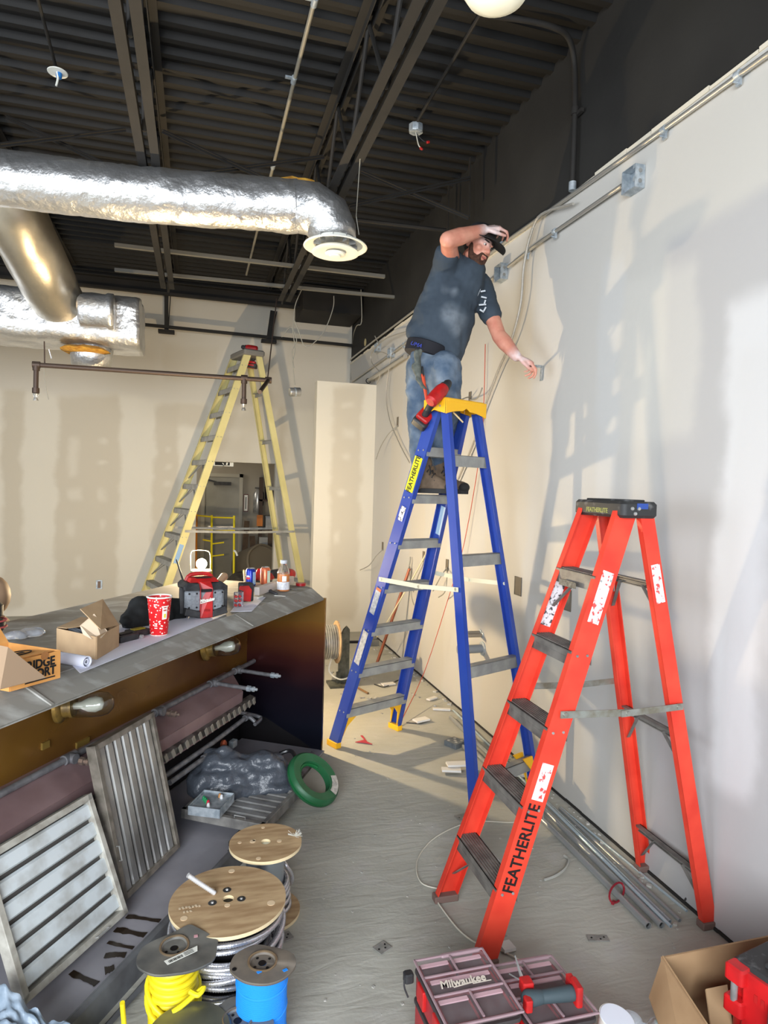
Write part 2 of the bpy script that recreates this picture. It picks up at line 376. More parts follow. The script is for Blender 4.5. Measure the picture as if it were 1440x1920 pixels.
# side and street walls with the street glazing and an added side window (behind the camera)
PW = mat('painted_shell_wall', (0.72, 0.71, 0.69), 0.9)
m = MB()
m.box((-4.65, -1.3, 2.2), (0.1, 3.2, 4.4)); m.box((-4.65, 6.9, 2.2), (0.1, 5.0, 4.4)); m.box((-4.65, 2.35, 0.3), (0.1, 4.1, 0.6)); m.box((-4.65, 2.35, 3.8), (0.1, 4.1, 1.2))
struct(build(m, 'wall_left', PW, base=(0, 0, 0)))
m = MB()
m.box((-4.25, -2.85, 2.2), (0.7, 0.1, 4.4)); m.box((2.0, -2.85, 2.2), (0.3, 0.1, 4.4)); m.box((-1.0, -2.85, 0.1), (6.0, 0.1, 0.2)); m.box((-1.0, -2.85, 3.85), (6.0, 0.1, 1.1))
struct(build(m, 'wall_front', PW, base=(0, 0, 0)))
FRM = mat('dark_window_frame', (0.2, 0.2, 0.2), 0.4, 0.5)
m = MB()
for x in (-3.9, -2.0, 0.0, 1.84): m.box((x, -2.85, 1.75), (0.06, 0.08, 3.1))
for z in (0.22, 3.28): m.box((-1.0, -2.85, z), (5.8, 0.08, 0.05))
struct(build(m, 'window_1', FRM, base=(0, 0, 0)))
m = MB()
for y in (0.33, 2.35, 4.37): m.box((-4.65, y, 1.9), (0.08, 0.06, 2.6))
for z in (0.63, 3.17): m.box((-4.65, 2.35, z), (0.08, 4.0, 0.05))
struct(build(m, 'added_side_window', FRM, base=(0, 0, 0)))  # unseen side window, invented to go with the side fill
# corrugated roof deck
m = MB(); P = 0.152; prof = []
y = -2.9
while y < 9.5:
    prof += [(y, 4.42), (y+.040, 4.42), (y+.058, 4.458), (y+.134, 4.458)]; y += P
vs = [[m.bm.verts.new((x, py, pz)) for py, pz in prof] for x in (-4.8, 2.35)]
for i in range(len(prof)-1): m.face([vs[0][i], vs[1][i], vs[1][i+1], vs[0][i+1]])
m.box((-1.2, 3.3, 4.50), (7.2, 12.6, 0.04))
struct(build(m, 'ceiling', DECKM, base=(0, 0, 0)))
# corridor beyond the opening
CW = mat('corridor_paint', (0.62, 0.59, 0.53), 0.8, col2=(0.57, 0.54, 0.49), vs=2)
m = MB(); m.box((0.4, 12.25, 1.4), (3.2, 0.1, 2.8)); struct(build(m, 'wall_corridor_end', CW, base=(0, 0, 0)))
m = MB(); m.box((-0.75, 10.85, 1.4), (0.1, 2.8, 2.8)); m.box((1.75, 10.85, 1.4), (0.1, 2.8, 2.8)); struct(build(m, 'wall_corridor_sides', CW, base=(0, 0, 0)))
m = MB(); m.box((0.5, 10.85, 2.75), (2.6, 2.8, 0.1)); struct(build(m, 'ceiling_corridor', CW, base=(0, 0, 0)))
dl = area_light('corridor_fill', (-.55, 11.4, 2.2), (1.0, 12.2, 1.0), .5, .8, 9, (1, .93, .8))  # dim fill added inside the corridor, no source of its own
a = (0.149,12.190,1.890); b = (0.746,12.190,1.910)
DOORM = mat('grey_steel_door', (0.58, 0.57, 0.52), 0.45, col2=(0.52, 0.51, 0.47), vs=3)
xc = (a[0]+b[0])/2; dw = b[0]-a[0]
m = MB(); m.box((xc, 12.18, a[2]/2), (dw, .05, a[2])); dr = struct(build(m, 'door_1', DOORM, base=(xc, 12.2, 0)))
m = MB()
for s in (-1, 1): m.box((xc+s*(dw/2+.03), 12.17, a[2]/2+.03), (.06, .07, a[2]+.06))
m.box((xc, 12.17, a[2]+.03), (dw+.12, .07, .06)); build(m, 'door_frame', mat('door_frame_paint', (0.66, 0.64, 0.58), 0.5), dr)
m = MB(); m.box((xc, 12.10, a[2]-.12), (.30, .07, .06)); m.bar((xc-.1, 12.09, a[2]-.1), (xc-.38, 12.12, a[2]-.03), .03, .02, (0, 0, 1)); build(m, 'door_closer', TBLACK, dr)
m = MB(); m.box((xc, 12.12, 0.98), (dw*.8, .05, .05)); build(m, 'panic_bar', STEEL, dr)

# ================================================================== CEILING STEEL
def joist(x, label, y0=-2.7, y1=7.30, far=8.95):
    t = thing('roof_joist', label, 'joist', (x, 3.0, 3.78), 'open web roof joists')
    for s in (-1, 1):
        m = MB(); m.box((x+s*.042, (y0+y1)/2, 3.785), (.052, y1-y0, .007)); m.box((x+s*.019, (y0+y1)/2, 3.81), (.006, y1-y0, .05)); build(m, 'bottom_chord', BLACK, t)
        m = MB(); m.box((x+s*.042, (y0+far)/2, 4.405), (.052, far-y0, .007)); m.box((x+s*.019, (y0+far)/2, 4.38), (.006, far-y0, .05)); build(m, 'top_chord', BLACK, t)
    m = MB(); y = y0+.1; k = 0
    while y+.42 < y1+.3:
        z0, z1 = (3.80, 4.39) if k % 2 == 0 else (4.39, 3.80)
        m.tube([(x, y, z0), (x, y+.42, z1)], .013, n=8); y += .42; k += 1
    y = y1+.1
    m.tube([(x, y1-.25, 3.80), (x, far-.3, 4.38)], .014, n=8)
    build(m, 'web_rods', BLACK, t, smooth=True)
    return t
joist(-0.327, 'black steel roof joist above the left half of the silver duct, seen nearly from below')
joist(0.885, 'black steel roof joist running over the round white diffuser')
joist(-1.54, 'black steel roof joist at the far left edge of the ceiling')
m = MB(); m.box((-1.1, 8.95, 4.30), (5.2, .14, .012)); m.box((-1.1, 8.95, 4.17), (5.2, .13, .012)); m.box((-1.1, 8.95, 4.24), (5.2, .012, .14))
m.box((-1.1, 8.89, 4.16), (5.2, .02, .03))
tag(build(m, 'roof_girder', BLACK), 'black steel girder carrying the far ends of the roof joists above the back wall', 'beam')
m = MB(); m.rbox((1.68, 8.95, 4.23), (.80, .70, .34), .02); tag(build(m, 'black_soffit_box', BLACK, base=(1.68, 8.95, 4.06)), 'black box soffit in the far ceiling corner beside the girder', 'soffit')
# black rail on hangers in front of the back wall
rb = thing('black_rail', 'thin black horizontal rail on two drop hangers high on the back wall', 'rail', (0.6, 9.05, 3.72))
m = MB(); m.bar((-1.099,9.050,3.784), (2.054,9.050,3.752), .035, .045, (0, 0, 1)); build(m, 'rail', BLACK, rb)
for p, q, w in (((-0.419,9.050,4.185), (-0.411,9.050,3.714), .05), ((0.950,9.050,4.119), (0.902,9.050,3.708), .07)):
    m = MB(); m.bar(p, q, w, .03, (1, 0, 0)); m.box(q, (.20, .10, .04)); m.bar(V3(p)+V3((.05, 0, 0)), V3(q)+V3((.02, 0, 0)), .012, .012, (1, 0, 0)); build(m, 'hanger', BLACK, rb)
# unistrut lengths across the joists
for (p, q, lab) in (((-0.756,6.519,3.900), (1.789,6.485,3.900), 'galvanized strut channel crossing the ceiling just beyond the diffuser'), ((-0.848,7.343,3.920), (2.218,7.195,3.920), 'darker strut channel crossing the ceiling behind the galvanized one')):
    m = MB(); m.bar(p, q, .041, .008, (0, 1, 0))
    for s in (-1, 1): m.bar(V3(p)+V3((0, s*.018, .012)), V3(q)+V3((0, s*.018, .012)), .006, .030, (0, 1, 0))
    tag(build(m, 'strut_channel', mat('dull_strut', (0.50, 0.49, 0.46), 0.5, 0.4) if 'galv' in lab else BLACK), lab, 'strut', 'strut channels')
# X bridging
for p, q, lab in (((-0.282,5.108,4.300), (0.499,4.599,3.820), 'thin black bridging angle sloping down from the left joist to the right joist'),
                  ((-0.198,4.733,3.820), (0.884,5.044,4.280), 'thick black bridging angle rising from the left joist to the right joist'),
                  ((-1.329,5.274,4.300), (-0.449,4.838,3.820), 'thin black bridging angle sloping down at the far left above the duct'),
                  ((-1.250,4.822,3.900), (-0.535,5.134,4.280), 'black bridging angle rising toward the left joist'),
                  ((1.175,5.011,4.200), (1.927,4.659,3.820), 'thin black bridging angle sloping down from the right joist to the side wall'),
                  ((1.041,4.804,3.840), (1.999,4.829,4.200), 'black bridging angle rising from the right joist to the side wall')):
    m = MB(); m.bar(p, q, .032, .004, (0, 1, 0)); m.bar(p, q, .004, .032, (0, 1, 0)); tag(build(m, 'bridging_angle', BLACK, base=(V3(p)+V3(q))/2), lab, 'brace', 'joist bridging')
a = (2.000,4.855,4.367); b = (2.000,4.834,3.888)
m = MB(); m.bar(a, b, .03, .005, (0, 1, 0)); tag(build(m, 'wall_angle', BLACK, base=b), 'short vertical black angle near the side wall where two braces meet', 'brace', 'wall angles')
a = (2.000,5.305,4.360); b = (2.000,5.293,3.951)
m = MB(); m.bar(a, b, .03, .005, (0, 1, 0)); tag(build(m, 'wall_angle', BLACK, base=b), 'short vertical black angle just above the man, further along the side wall', 'brace', 'wall angles')
m = MB(); m.tube([(1.237,5.420,4.000), (2.015,5.373,4.000)], .018); tag(build(m, 'ceiling_pipe', BLACK, smooth=True), 'black pipe running across from the duct elbow to behind the raised arm', 'pipe')
# pale conduit under the deck
cp = thing('pale_conduit', 'thin pale metal conduit running the length of the ceiling between the two joists', 'conduit', (0.550,5.572,4.360))
m = MB(); m.tube([(0.534,3.358,4.360), (0.556,3.577,4.360), (0.552,4.302,4.360), (0.550,5.572,4.360), (0.545,8.396,4.360)], .013, n=10); build(m, 'tube', mat('pale_conduit', (0.66, 0.64, 0.58), 0.4, 0.5), cp, smooth=True)
for c in ((0.558,3.589,4.360), (0.549,4.303,4.360), (0.550,5.496,4.360)):
    m = MB(); m.lathe([(.018, -.03), (.018, .03)], c, frame_from((0, 1, 0)), n=10); m.box(V3(c)+V3((-.035, 0, .01)), (.04, .02, .012)); build(m, 'coupling', GALV, cp, smooth=True)

# ceiling junction box with capped wires
BX = (1.452,4.542,4.340)
jb = thing('ceiling_junction_box', 'round steel junction box on the ceiling with red capped wires hanging', 'junction box', BX)
m = MB(); m.lathe([(.050, 0), (.052, .005), (.052, .05), (.04, .055)], V3(BX)+V3((0, 0, -.03)), n=8); m.lathe([(.040, -.004), (.040, 0)], V3(BX)+V3((0, 0, -.03)), n=14); build(m, 'box', GALV, jb, smooth=True, auto=.4)
m = MB(); m.tube([V3(BX)+V3(o) for o in ((0, 0, -.03), (.005, -.01, -.07), (.02, -.01, -.12), (.035, -.01, -.135))], .004, smooth_n=4); build(m, 'white_wire', WIREW, jb, smooth=True)
m = MB(); m.tube([V3(BX)+V3(o) for o in ((0, 0, -.03), (.02, -.01, -.06), (.05, -.02, -.09), (.07, -.02, -.095))], .003, smooth_n=4); build(m, 'black_wire', TBLACK, jb, smooth=True)
for o, d in (((.075, -.02, -.097), (1, 0, .3)), ((.03, -.01, -.137), (1, 0, -.4))):
    m = MB(); m.lathe([(.006, 0), (.010, .004), (.008, .022), (.003, .026)], V3(BX)+V3(o), frame_from(d), n=10); build(m, 'wire_nut', RED, jb, smooth=True)
m = MB(); m.tube([(1.432,3.361,4.360), (1.444,4.484,4.360)], .011); tag(build(m, 'thin_black_conduit', BLACK, smooth=True), 'thin straight black conduit running from the globe lamp to the ceiling junction box', 'conduit')
# sprinkler-like drop on the left
SX = (-0.879,4.609,4.300)
sp_ = thing('covered_ceiling_fixture', 'small white ceiling disc with a blue and white drop at upper left', 'fixture', SX)
m = MB(); m.lathe([(.058, 0), (.060, .004), (.045, .014), (.012, .02)], V3(SX), n=20); build(m, 'disc', WHITE, sp_, smooth=True)
m = MB(); m.lathe([(.016, -.03), (.018, -.02), (.018, 0)], V3(SX)+V3((.008, 0, 0)), n=12); build(m, 'blue_cap', mat('blue_plastic', (0.15, 0.45, 0.72), 0.4), sp_, smooth=True)
m = MB(); m.tube([V3(SX)+V3((0, -.01, 0)), V3(SX)+V3((.004, -.012, -.04)), V3(SX)+V3((-.006, -.01, -.085))], [.007, .007, .006], smooth_n=3); build(m, 'white_stem', WHITE, sp_, smooth=True)
m = MB(); m.tube([(-0.869,3.968,4.360), (-0.897,4.634,4.360), V3(SX)+V3((0, 0, .02))], .010); tag(build(m, 'left_black_conduit', BLACK, smooth=True), 'thin black conduit leading to the small white disc at upper left', 'conduit')
# black conduit on the block wall, bending under the deck
m = MB(); m.tube([(2.070,3.455,3.544), (2.070,3.458,3.974), (2.070,3.486,4.278), (1.992,3.428,4.370), (1.880,3.390,4.380), (1.703,3.401,4.390), (1.449,3.442,4.390)], .016, n=10, smooth_n=6)
bc = thing('bent_black_conduit', 'black painted conduit climbing the block wall and bending along the ceiling', 'conduit', (2.070,3.455,3.544))
build(m, 'tube', BLACK, bc, smooth=True)
m = MB(); m.lathe([(.022, 0), (.022, .05)], (2.070,3.454,3.538), n=12); build(m, 'connector', GALV, bc, smooth=True, label='bare galvanized connector')
m = MB(); m.lathe([(.022, 0), (.022, .04)], (2.070,3.458,3.974), n=12); m.box((2.080,3.441,3.973), (.02, .09, .02)); build(m, 'strap', BLACK, bc, smooth=True)
# white globe lamp at the top edge
GP = (1.058,2.362,3.750)
gl = thing('globe_ceiling_lamp', 'round white glass ceiling lamp cut by the top edge of the frame', 'lamp', GP)
m = MB(); m.lathe([(.01, -.135), (.06, -.128), (.11, -.10), (.142, -.05), (.148, 0), (.142, .02)], GP, n=32, caps=True); build(m, 'globe', mat('opal_glass', (0.93, 0.92, 0.84), 0.25, emit=(1, .97, .85), es=.15), gl, smooth=True)  # unlit lamp; a faint glow is put into the glass
m = MB(); m.lathe([(.15, .0), (.15, .05), (.06, .08)], V3(GP)+V3((0, 0, .02)), n=32); m.tube([V3(GP)+V3((0, 0, .09)), (GP[0], GP[1], 4.42)], .012); build(m, 'lamp_housing', TBLACK, gl, smooth=True)

# ================================================================== DUCTWORK
def foil_mat(name, col, crinkle, sc):
    m = mat(name, col, 0.30, 0.90, col2=tuple(c*0.88 for c in col), vs=5, rough2=0.42)
    nt = m.node_tree; b = nt.nodes['Principled BSDF']; tc = N(nt, 'ShaderNodeTexCoord')
    n1 = N(nt, 'ShaderNodeTexNoise'); n1.noise_type = 'RIDGED_MULTIFRACTAL'; n1.inputs['Scale'].default_value = sc; n1.inputs['Detail'].default_value = 3.5; n1.inputs['Distortion'].default_value = 0.6
    nt.links.new(tc.outputs['Object'], n1.inputs['Vector'])
    n2 = N(nt, 'ShaderNodeTexNoise'); n2.inputs['Scale'].default_value = sc*5; n2.inputs['Detail'].default_value = 4
    nt.links.new(tc.outputs['Object'], n2.inputs['Vector'])
    a = N(nt, 'ShaderNodeMath', operation='MULTIPLY_ADD'); nt.links.new(n2.outputs['Fac'], a.inputs[0]); a.inputs[1].default_value = 0.35; nt.links.new(n1.outputs['Fac'], a.inputs[2])
    bp = N(nt, 'ShaderNodeBump'); bp.inputs['Strength'].default_value = crinkle; bp.inputs['Distance'].default_value = 0.02
    nt.links.new(a.outputs[0], bp.inputs['Height']); nt.links.new(bp.outputs[0], b.inputs['Normal'])
    return m
FOIL = foil_mat('crinkled_foil', (0.88, 0.88, 0.88), 0.95, 6)
FOIL2 = foil_mat('smoother_foil', (0.76, 0.73, 0.67), 0.22, 2.5)
YINS = mat('yellow_fibre', (0.72, 0.55, 0.2), 0.95, col2=(0.6, 0.4, 0.12), vs=20, bump=.6, bs=60)
dt = thing('silver_branch_duct', 'foil wrapped round duct running level across the left and turning down to the diffuser', 'duct', (-0.4, 4.6, 3.45))
pts = [(-2.6, 4.80, 3.63), (-1.9, 4.74, 3.63), (-1.3, 4.70, 3.64), (-.6, 4.62, 3.625), (0.0, 4.57, 3.635), (.45, 4.53, 3.65), (.62, 4.50, 3.655)]
m = MB(); m.tube(pts, .168, n=40, smooth_n=22); m.wobble(.010, 5); m.wobble(.005, 22, 4)
build(m, 'straight_run', FOIL, dt, smooth=True, auto=3)
m = MB(); m.tube([(.58, 4.50, 3.655), (.72, 4.485, 3.645), (.82, 4.465, 3.585), (.865, 4.45, 3.50), (.873, 4.437, 3.425)], [.165, .172, .17, .155, .135], n=32, smooth_n=1); 
m.wobble(.012, 9, 2); m.wobble(.007, 26, 1); build(m, 'elbow', FOIL, dt, smooth=True, auto=3)
m = MB(); m.tube([(.46, 4.54, 3.815), (.58, 4.52, 3.828), (.73, 4.49, 3.818)], [.012, .03, .016], n=8, smooth_n=4); m.wobble(.01, 20); build(m, 'torn_insulation', YINS, dt, smooth=True, label='yellow insulation showing through the torn foil')
df = thing('round_diffuser', 'round white ceiling diffuser under the silver duct elbow', 'diffuser', (.873, 4.437, 3.39))
DC = V3((.873, 4.437, 3.395))
m = MB(); m.lathe([(.135, .05), (.14, .03), (.212, .008), (.216, 0), (.208, -.004), (.15, .02), (.142, .045)], DC, n=48, caps=False); build(m, 'outer_ring', WHITE, df, smooth=True)
m = MB(); m.lathe([(.03, .01), (.125, .0), (.158, -.022), (.160, -.028), (.13, -.034), (.085, -.020), (.075, -.020)], DC+V3((0, 0, -.012)), n=48, caps=True); build(m, 'middle_cone', WHITE, df, smooth=True)
m = MB(); m.lathe([(.002, -.012), (.060, -.010), (.068, -.004), (.070, .002)], DC+V3((0, 0, -.045)), n=32); m.lathe([(.002, -.022), (.036, -.02), (.042, -.012)], DC+V3((0, 0, -.045)), n=32); build(m, 'centre_knob', WHITE, df, smooth=True)
m = MB()
for k in range(10):
    a = 2*PI*k/10; m.box(DC+V3((math.cos(a)*.125, math.sin(a)*.125, .03)), (.05, .004, .05), rotz(a))
m.lathe([(.133, .06), (.133, .055)], DC, n=24); build(m, 'damper_vanes', ALUM, df)
m = MB(); m.tube([(0.915,3.944,3.800), (1.010,4.432,3.620), V3((1.035, 4.44, 3.50))], .003); tag(build(m, 'hanger_wire', WIREG), 'thin hanger wire running from the joist down to the diffuser elbow', 'wire')

fd = thing('grey_flex_duct', 'fat grey flexible duct slanting down from upper left into the big silver duct', 'duct', (-1.267,5.946,3.521))
m = MB(); m.tube([(-1.721,5.683,4.128), (-1.473,5.553,3.954), (-1.376,5.622,3.761), (-1.276,5.949,3.521), (-1.201,6.337,3.334), (-1.163,6.583,3.260)], [.24, .24, .24, .225, .22, .22], n=36, smooth_n=8); m.wobble(.014, 5, 3); build(m, 'flex_sleeve', FOIL2, fd, smooth=True, auto=3)
bd = thing('main_supply_duct', 'large rectangular duct wrapped in crinkled silver foil at far left', 'duct', (-1.031,6.500,2.920))
m = MB(); A0 = V3((-0.517,6.300,3.435)); B0 = V3((-0.510,6.300,2.974))
xr = A0.x; zt = A0.z; zb = B0.z
def bigduct(u, v):
    # rounded-rectangle section lofted along X
    a = 2*PI*v; c, s_ = math.cos(a), math.sin(a); p = 5
    r = (abs(c)**p+abs(s_)**p)**(-1/p); x = -2.7 + (xr+2.7)*min(1, u*1.02)
    k = 1.0 if u < .98 else (1-(u-.98)*6)
    return (x, 6.62 + .33*c*r*k, (zt+zb)/2 + (zt-zb)/2*s_*r*k)
m.grid(bigduct, 60, 56)
end = [bigduct(1, j/56) for j in range(56)]; m.face([m.bm.verts.new(p) for p in end])
bmesh.ops.remove_doubles(m.bm, verts=m.bm.verts[:], dist=.002); m.wobble(.012, 5, 7); m.wobble(.007, 17, 1); build(m, 'duct_body', FOIL, bd, smooth=True, auto=3)
m = MB(); m.lathe([(.12, -.02), (.14, 0), (.14, .20), (.155, .22), (.155, .26), (.10, .27)], (-0.979,6.200,3.222), frame_from((1, 0, .03)), n=28); m.wobble(.012, 9, 5); build(m, 'side_collar', FOIL, bd, smooth=True, auto=3)
m = MB(); m.lathe([(.10, -.12), (.17, -.10), (.19, .02), (.19, .12)], (-0.950,6.620,2.911), n=28); m.wobble(.012, 9, 8); build(m, 'bottom_takeoff', FOIL, bd, smooth=True, auto=3)
m = MB(); m.lathe([(.175, 0), (.21, .018), (.175, .04)], V3((-0.987,6.500,2.914)), n=24); m.wobble(.012, 14, 8); build(m, 'insulation_ring', YINS, bd, smooth=True, label='yellow insulation poking out below the duct')

# ================================================================== HUNG PIPE FRAME
YP = 6.4
PIPE = mat('dark_iron_pipe', (0.30, 0.25, 0.22), 0.5, 0.5)
hp = thing('sprinkler_pipe', 'long dark iron pipe hung level across the back with two drops and sprinkler heads', 'pipe', (-0.410,6.400,2.770))
L0 = V3((-1.364,6.400,2.762)); R0 = V3((0.642,6.400,2.775)); T0 = V3((0.416,6.400,2.778))
m = MB(); m.tube([L0, R0], .021, n=12); build(m, 'cross_pipe', PIPE, hp, smooth=True)
for P0_, q in ((L0, (-1.366,6.400,2.516)), (T0, (0.417,6.400,2.537))):
    m = MB(); m.tube([P0_, q], .021, n=12); build(m, 'drop_pipe', PIPE, hp, smooth=True)
    m = MB(); m.lathe([(.03, -.03), (.03, .03)], P0_, frame_from((1, 0, 0)), n=12); m.lathe([(.03, -.05), (.03, 0)], P0_, n=12); m.lathe([(.03, 0), (.03, .045)], q, n=12); build(m, 'fitting', PIPE, hp, smooth=True)
    m = MB(); m.lathe([(.012, 0), (.026, -.006), (.018, -.02), (.012, -.035), (.022, -.06), (.022, -.064)], q, n=12); m.bar(V3(q)+V3((-.02, 0, -.01)), V3(q)+V3((0, 0, -.06)), .005, .005, (0, 1, 0)); m.bar(V3(q)+V3((.02, 0, -.01)), V3(q)+V3((0, 0, -.06)), .005, .005, (0, 1, 0)); build(m, 'sprinkler_head', STEEL, hp, smooth=True, label='shiny steel sprinkler head')
m = MB(); m.lathe([(.03, -.03), (.03, .03)], R0, frame_from((1, 0, 0)), n=12); m.tube([R0, (0.520,5.900,2.589)], .019, n=12); build(m, 'end_elbow', PIPE, hp, smooth=True)
for p, q, lab in (((-1.303,6.400,2.971), (-1.297,6.400,2.758), 'thin hanger rod at the left end of the hung iron pipe'), ((0.759,6.900,3.692), (0.636,6.400,2.799), 'thin hanger rod at the right end of the hung iron pipe')):
    m = MB(); m.tube([p, q], .006); tag(build(m, 'hanger_rod', PIPE, base=q), lab, 'rod', 'pipe hanger rods')
m = MB(); m.tube([(-1.305,6.400,2.739), (-1.286,6.400,2.578), (-1.264,6.400,2.467)], .003, smooth_n=3); tag(build(m, 'dangling_wire', WIREG), 'short thin wire dangling below the left end of the iron pipe', 'wire', 'dangling wires')
m = MB(); m.tube([(-1.244,6.300,2.887), (-1.223,6.300,2.811)], .006); tag(build(m, 'foil_strip', FOIL), 'small torn strip hanging under the big silver duct', 'strip')
for P_, lab in (([(1.060,7.200,3.907), (0.989,7.200,3.711), (0.978,7.200,3.452), (1.001,7.200,3.253), (0.981,7.200,3.108), (1.010,7.200,2.868)], 'long kinked wire hanging from the far ceiling to the silver canister'),
                ([(1.414,7.200,3.871), (1.406,7.200,3.725), (1.301,7.200,3.453), (1.122,7.200,3.292), (1.036,7.200,3.457), (0.987,7.200,3.567)], 'looping dark wire hanging from the far ceiling right of the kinked one'),
                ([(0.990,7.200,3.442), (1.016,7.200,3.341), (0.972,7.200,3.222), (0.994,7.200,3.051)], 'short wire twisted around the long kinked hanging wire'),
                ([(0.854,7.200,3.372), (0.948,7.200,3.495), (0.979,7.200,3.423)], 'short bent wire end sticking out left of the hanging wires'),
                ([(1.767,7.400,4.035), (1.784,7.400,3.674), (1.770,7.600,3.663), (2.094,9.200,3.845), (2.086,9.200,3.302)], 'thin wire running down the black corner of the far wall')):
    m = MB(); m.tube(P_, .005, n=6, smooth_n=5); tag(build(m, 'hanging_wire', WIREG, smooth=True), lab, 'wire', 'wires hanging from the far ceiling')
cn = thing('hanging_canister', 'small shiny steel canister hanging on a wire left of the white partition top', 'junction box', (1.012,7.200,2.793))
m = MB(); m.lathe([(.045, -.06), (.048, -.055), (.048, .055), (.045, .06)], (1.012,7.200,2.793), frame_from((1, .15, .1)), n=20); build(m, 'can_body', STEEL, cn, smooth=True)
m = MB(); m.lathe([(.051, -.008), (.051, .008)], (1.012,7.200,2.793), frame_from((1, .15, .1)), n=20); build(m, 'clamp', GALV, cn, smooth=True)


# ================================================================== STEPLADDERS
def pz(rail, z):
    a, b = Vector(rail[0]), Vector(rail[1]); return a + (b-a)*((z-a.z)/(b.z-a.z))
def channel(m, p0, p1, wdir, w, fdir, f, t=.004):
    """C section: web w wide on the outside, two flanges f deep pointing along fdir"""
    p0 = Vector(p0); p1 = Vector(p1); d = (p1-p0).normalized(); W = Vector(wdir); W = (W-d*W.dot(d)).normalized(); Fn = Vector(fdir); Fn = (Fn-d*Fn.dot(d)-W*Fn.dot(W)).normalized()
    m.bar(p0, p1, w, t, W)
    for s in (-1, 1): m.bar(p0+W*s*(w/2-t/2)+Fn*f/2, p1+W*s*(w/2-t/2)+Fn*f/2, t, f, W)
def stepladder(name, label, R, zs, fz, rear_zs, mrail, mstep, mcap, mfoot, rw=.085, rf=.030, rrw=.058, rrf=.028, step_d=.085, step_h=.050, cap=None, rear_h=.05, rear_d=.03, spread=None, brace=True, mspread=None, mrear=None, footh=.03):
    c = sum((Vector(R[k][0]) for k in R), Vector())/4
    t = thing(name, label, 'ladder', (c.x, c.y, 0))
    mf = (Vector(R['FL'][0])+Vector(R['FR'][0]))/2; mb = (Vector(R['BL'][0])+Vector(R['BR'][0]))/2
    Fd = (mf-mb).normalized(); L = (Vector(R['FR'][0])-Vector(R['FL'][0])); L.z = 0; L = (L-Fd*L.dot(Fd)).normalized()
    t_info = dict(t=t, Fd=Fd, L=L, R=R)
    for k, s in (('FL', -1), ('FR', 1)):
        m = MB(); channel(m, pz(R[k], .012), pz(R[k], R[k][1][2]), Fd, rw, -L*s, rf); build(m, 'front_rail', mrail, t)
        m = MB(); q = pz(R[k], footh/2)-L*s*.012; m.box(q, (.045, rw+.02, footh), axes(L, Fd, (0, 0, 1))); build(m, 'foot', mfoot, t, bevel=.004)
    for k, s in (('BL', -1), ('BR', 1)):
        m = MB(); channel(m, pz(R[k], .012), pz(R[k], R[k][1][2]), Fd, rrw, -L*s, rrf); build(m, 'rear_rail', mrail, t)
        m = MB(); q = pz(R[k], footh/2)-L*s*.012; m.box(q, (.045, rrw+.02, footh), axes(L, Fd, (0, 0, 1))); build(m, 'foot', mfoot, t, bevel=.004)
    Rm = axes(L, Fd, L.cross(Fd))
    for z in zs:
        a, b = pz(R['FL'], z)+L*.004, pz(R['FR'], z)-L*.004; w = (b-a).length; cen = (a+b)/2 + Fd*.004
        m = MB(); m.box(cen-V3((0, 0, .002)), (w, step_d, .004), Rm)
        for s in (-1, 1): m.box(cen+Fd*s*(step_d/2-.002)-V3((0, 0, step_h/2)), (w, .004, step_h), Rm)
        for j in range(7): m.box(cen+Fd*(j-3)*step_d/8+V3((0, 0, .0015)), (w, .004, .003), Rm)
        m.box(cen+Fd*(step_d/2-.004)-V3((0, 0, step_h*.5)), (w, .010, .004), Rm)
        build(m, 'step', mstep, t)
    for z in rear_zs:
        a, b = pz(R['BL'], z), pz(R['BR'], z); w = (b-a).length
        m = MB(); cen = (a+b)/2-Fd*.0
        m.box(cen-V3((0, 0, .002)), (w, rear_d, .004), Rm); m.box(cen-Fd*(rear_d/2-.002)-V3((0, 0, rear_h/2)), (w, .004, rear_h), Rm)
        m.box(cen-Fd*(rear_d/2-.005)-V3((0, 0, rear_h)), (w, .012, .004), Rm); m.box(cen-Fd*(rear_d/2-.006)-V3((0, 0, rear_h*.5)), (w, .008, .006), Rm)
        build(m, 'rear_brace', mrear or mstep, t)
        if brace:
            for s, k in ((-1, 'BL'), (1, 'BR')):
                m = MB(); q0 = lerp(a, b, .28 if s < 0 else .72)-V3((0, 0, rear_h*.7)); q1 = pz(R[k], z-.15)-L*s*.012; m.bar(q0, q1, .016, .003, Fd); build(m, 'knee_brace', mrear or mstep, t)
    if brace:
        for z in (zs[0], zs[-1]):
            for s, k in ((-1, 'FL'), (1, 'FR')):
                a, b = pz(R['FL'], z), pz(R['FR'], z)
                m = MB(); q0 = lerp(a, b, .3 if s < 0 else .7)-V3((0, 0, step_h*.8)); q1 = pz(R[k], z-.17)-L*s*.012; m.bar(q0, q1, .016, .003, Fd); build(m, 'knee_brace', mstep, t)
    if spread:
        for (kf, kb, p, q, s) in spread:
            p = Vector(p)+L*s*.012; q = Vector(q)+L*s*.010; mid = lerp(p, q, .54)-V3((0, 0, .012))
            d = (q-p).normalized(); up = V3((0, 0, 1)); N_ = d.cross(up).normalized()
            m = MB(); m.bar(p-d*.02, mid+d*.03, .028, .004, up); m.bar(mid-d*.03+N_*.005, q+d*.02+N_*.005, .026, .004, up)
            for e in (p, mid, q): m.lathe([(.010, -.007), (.010, .012)], e, frame_from(N_*(1 if s > 0 else -1)), n=10)
            build(m, 'spreader_bar', mspread or mstep, t, label=None)
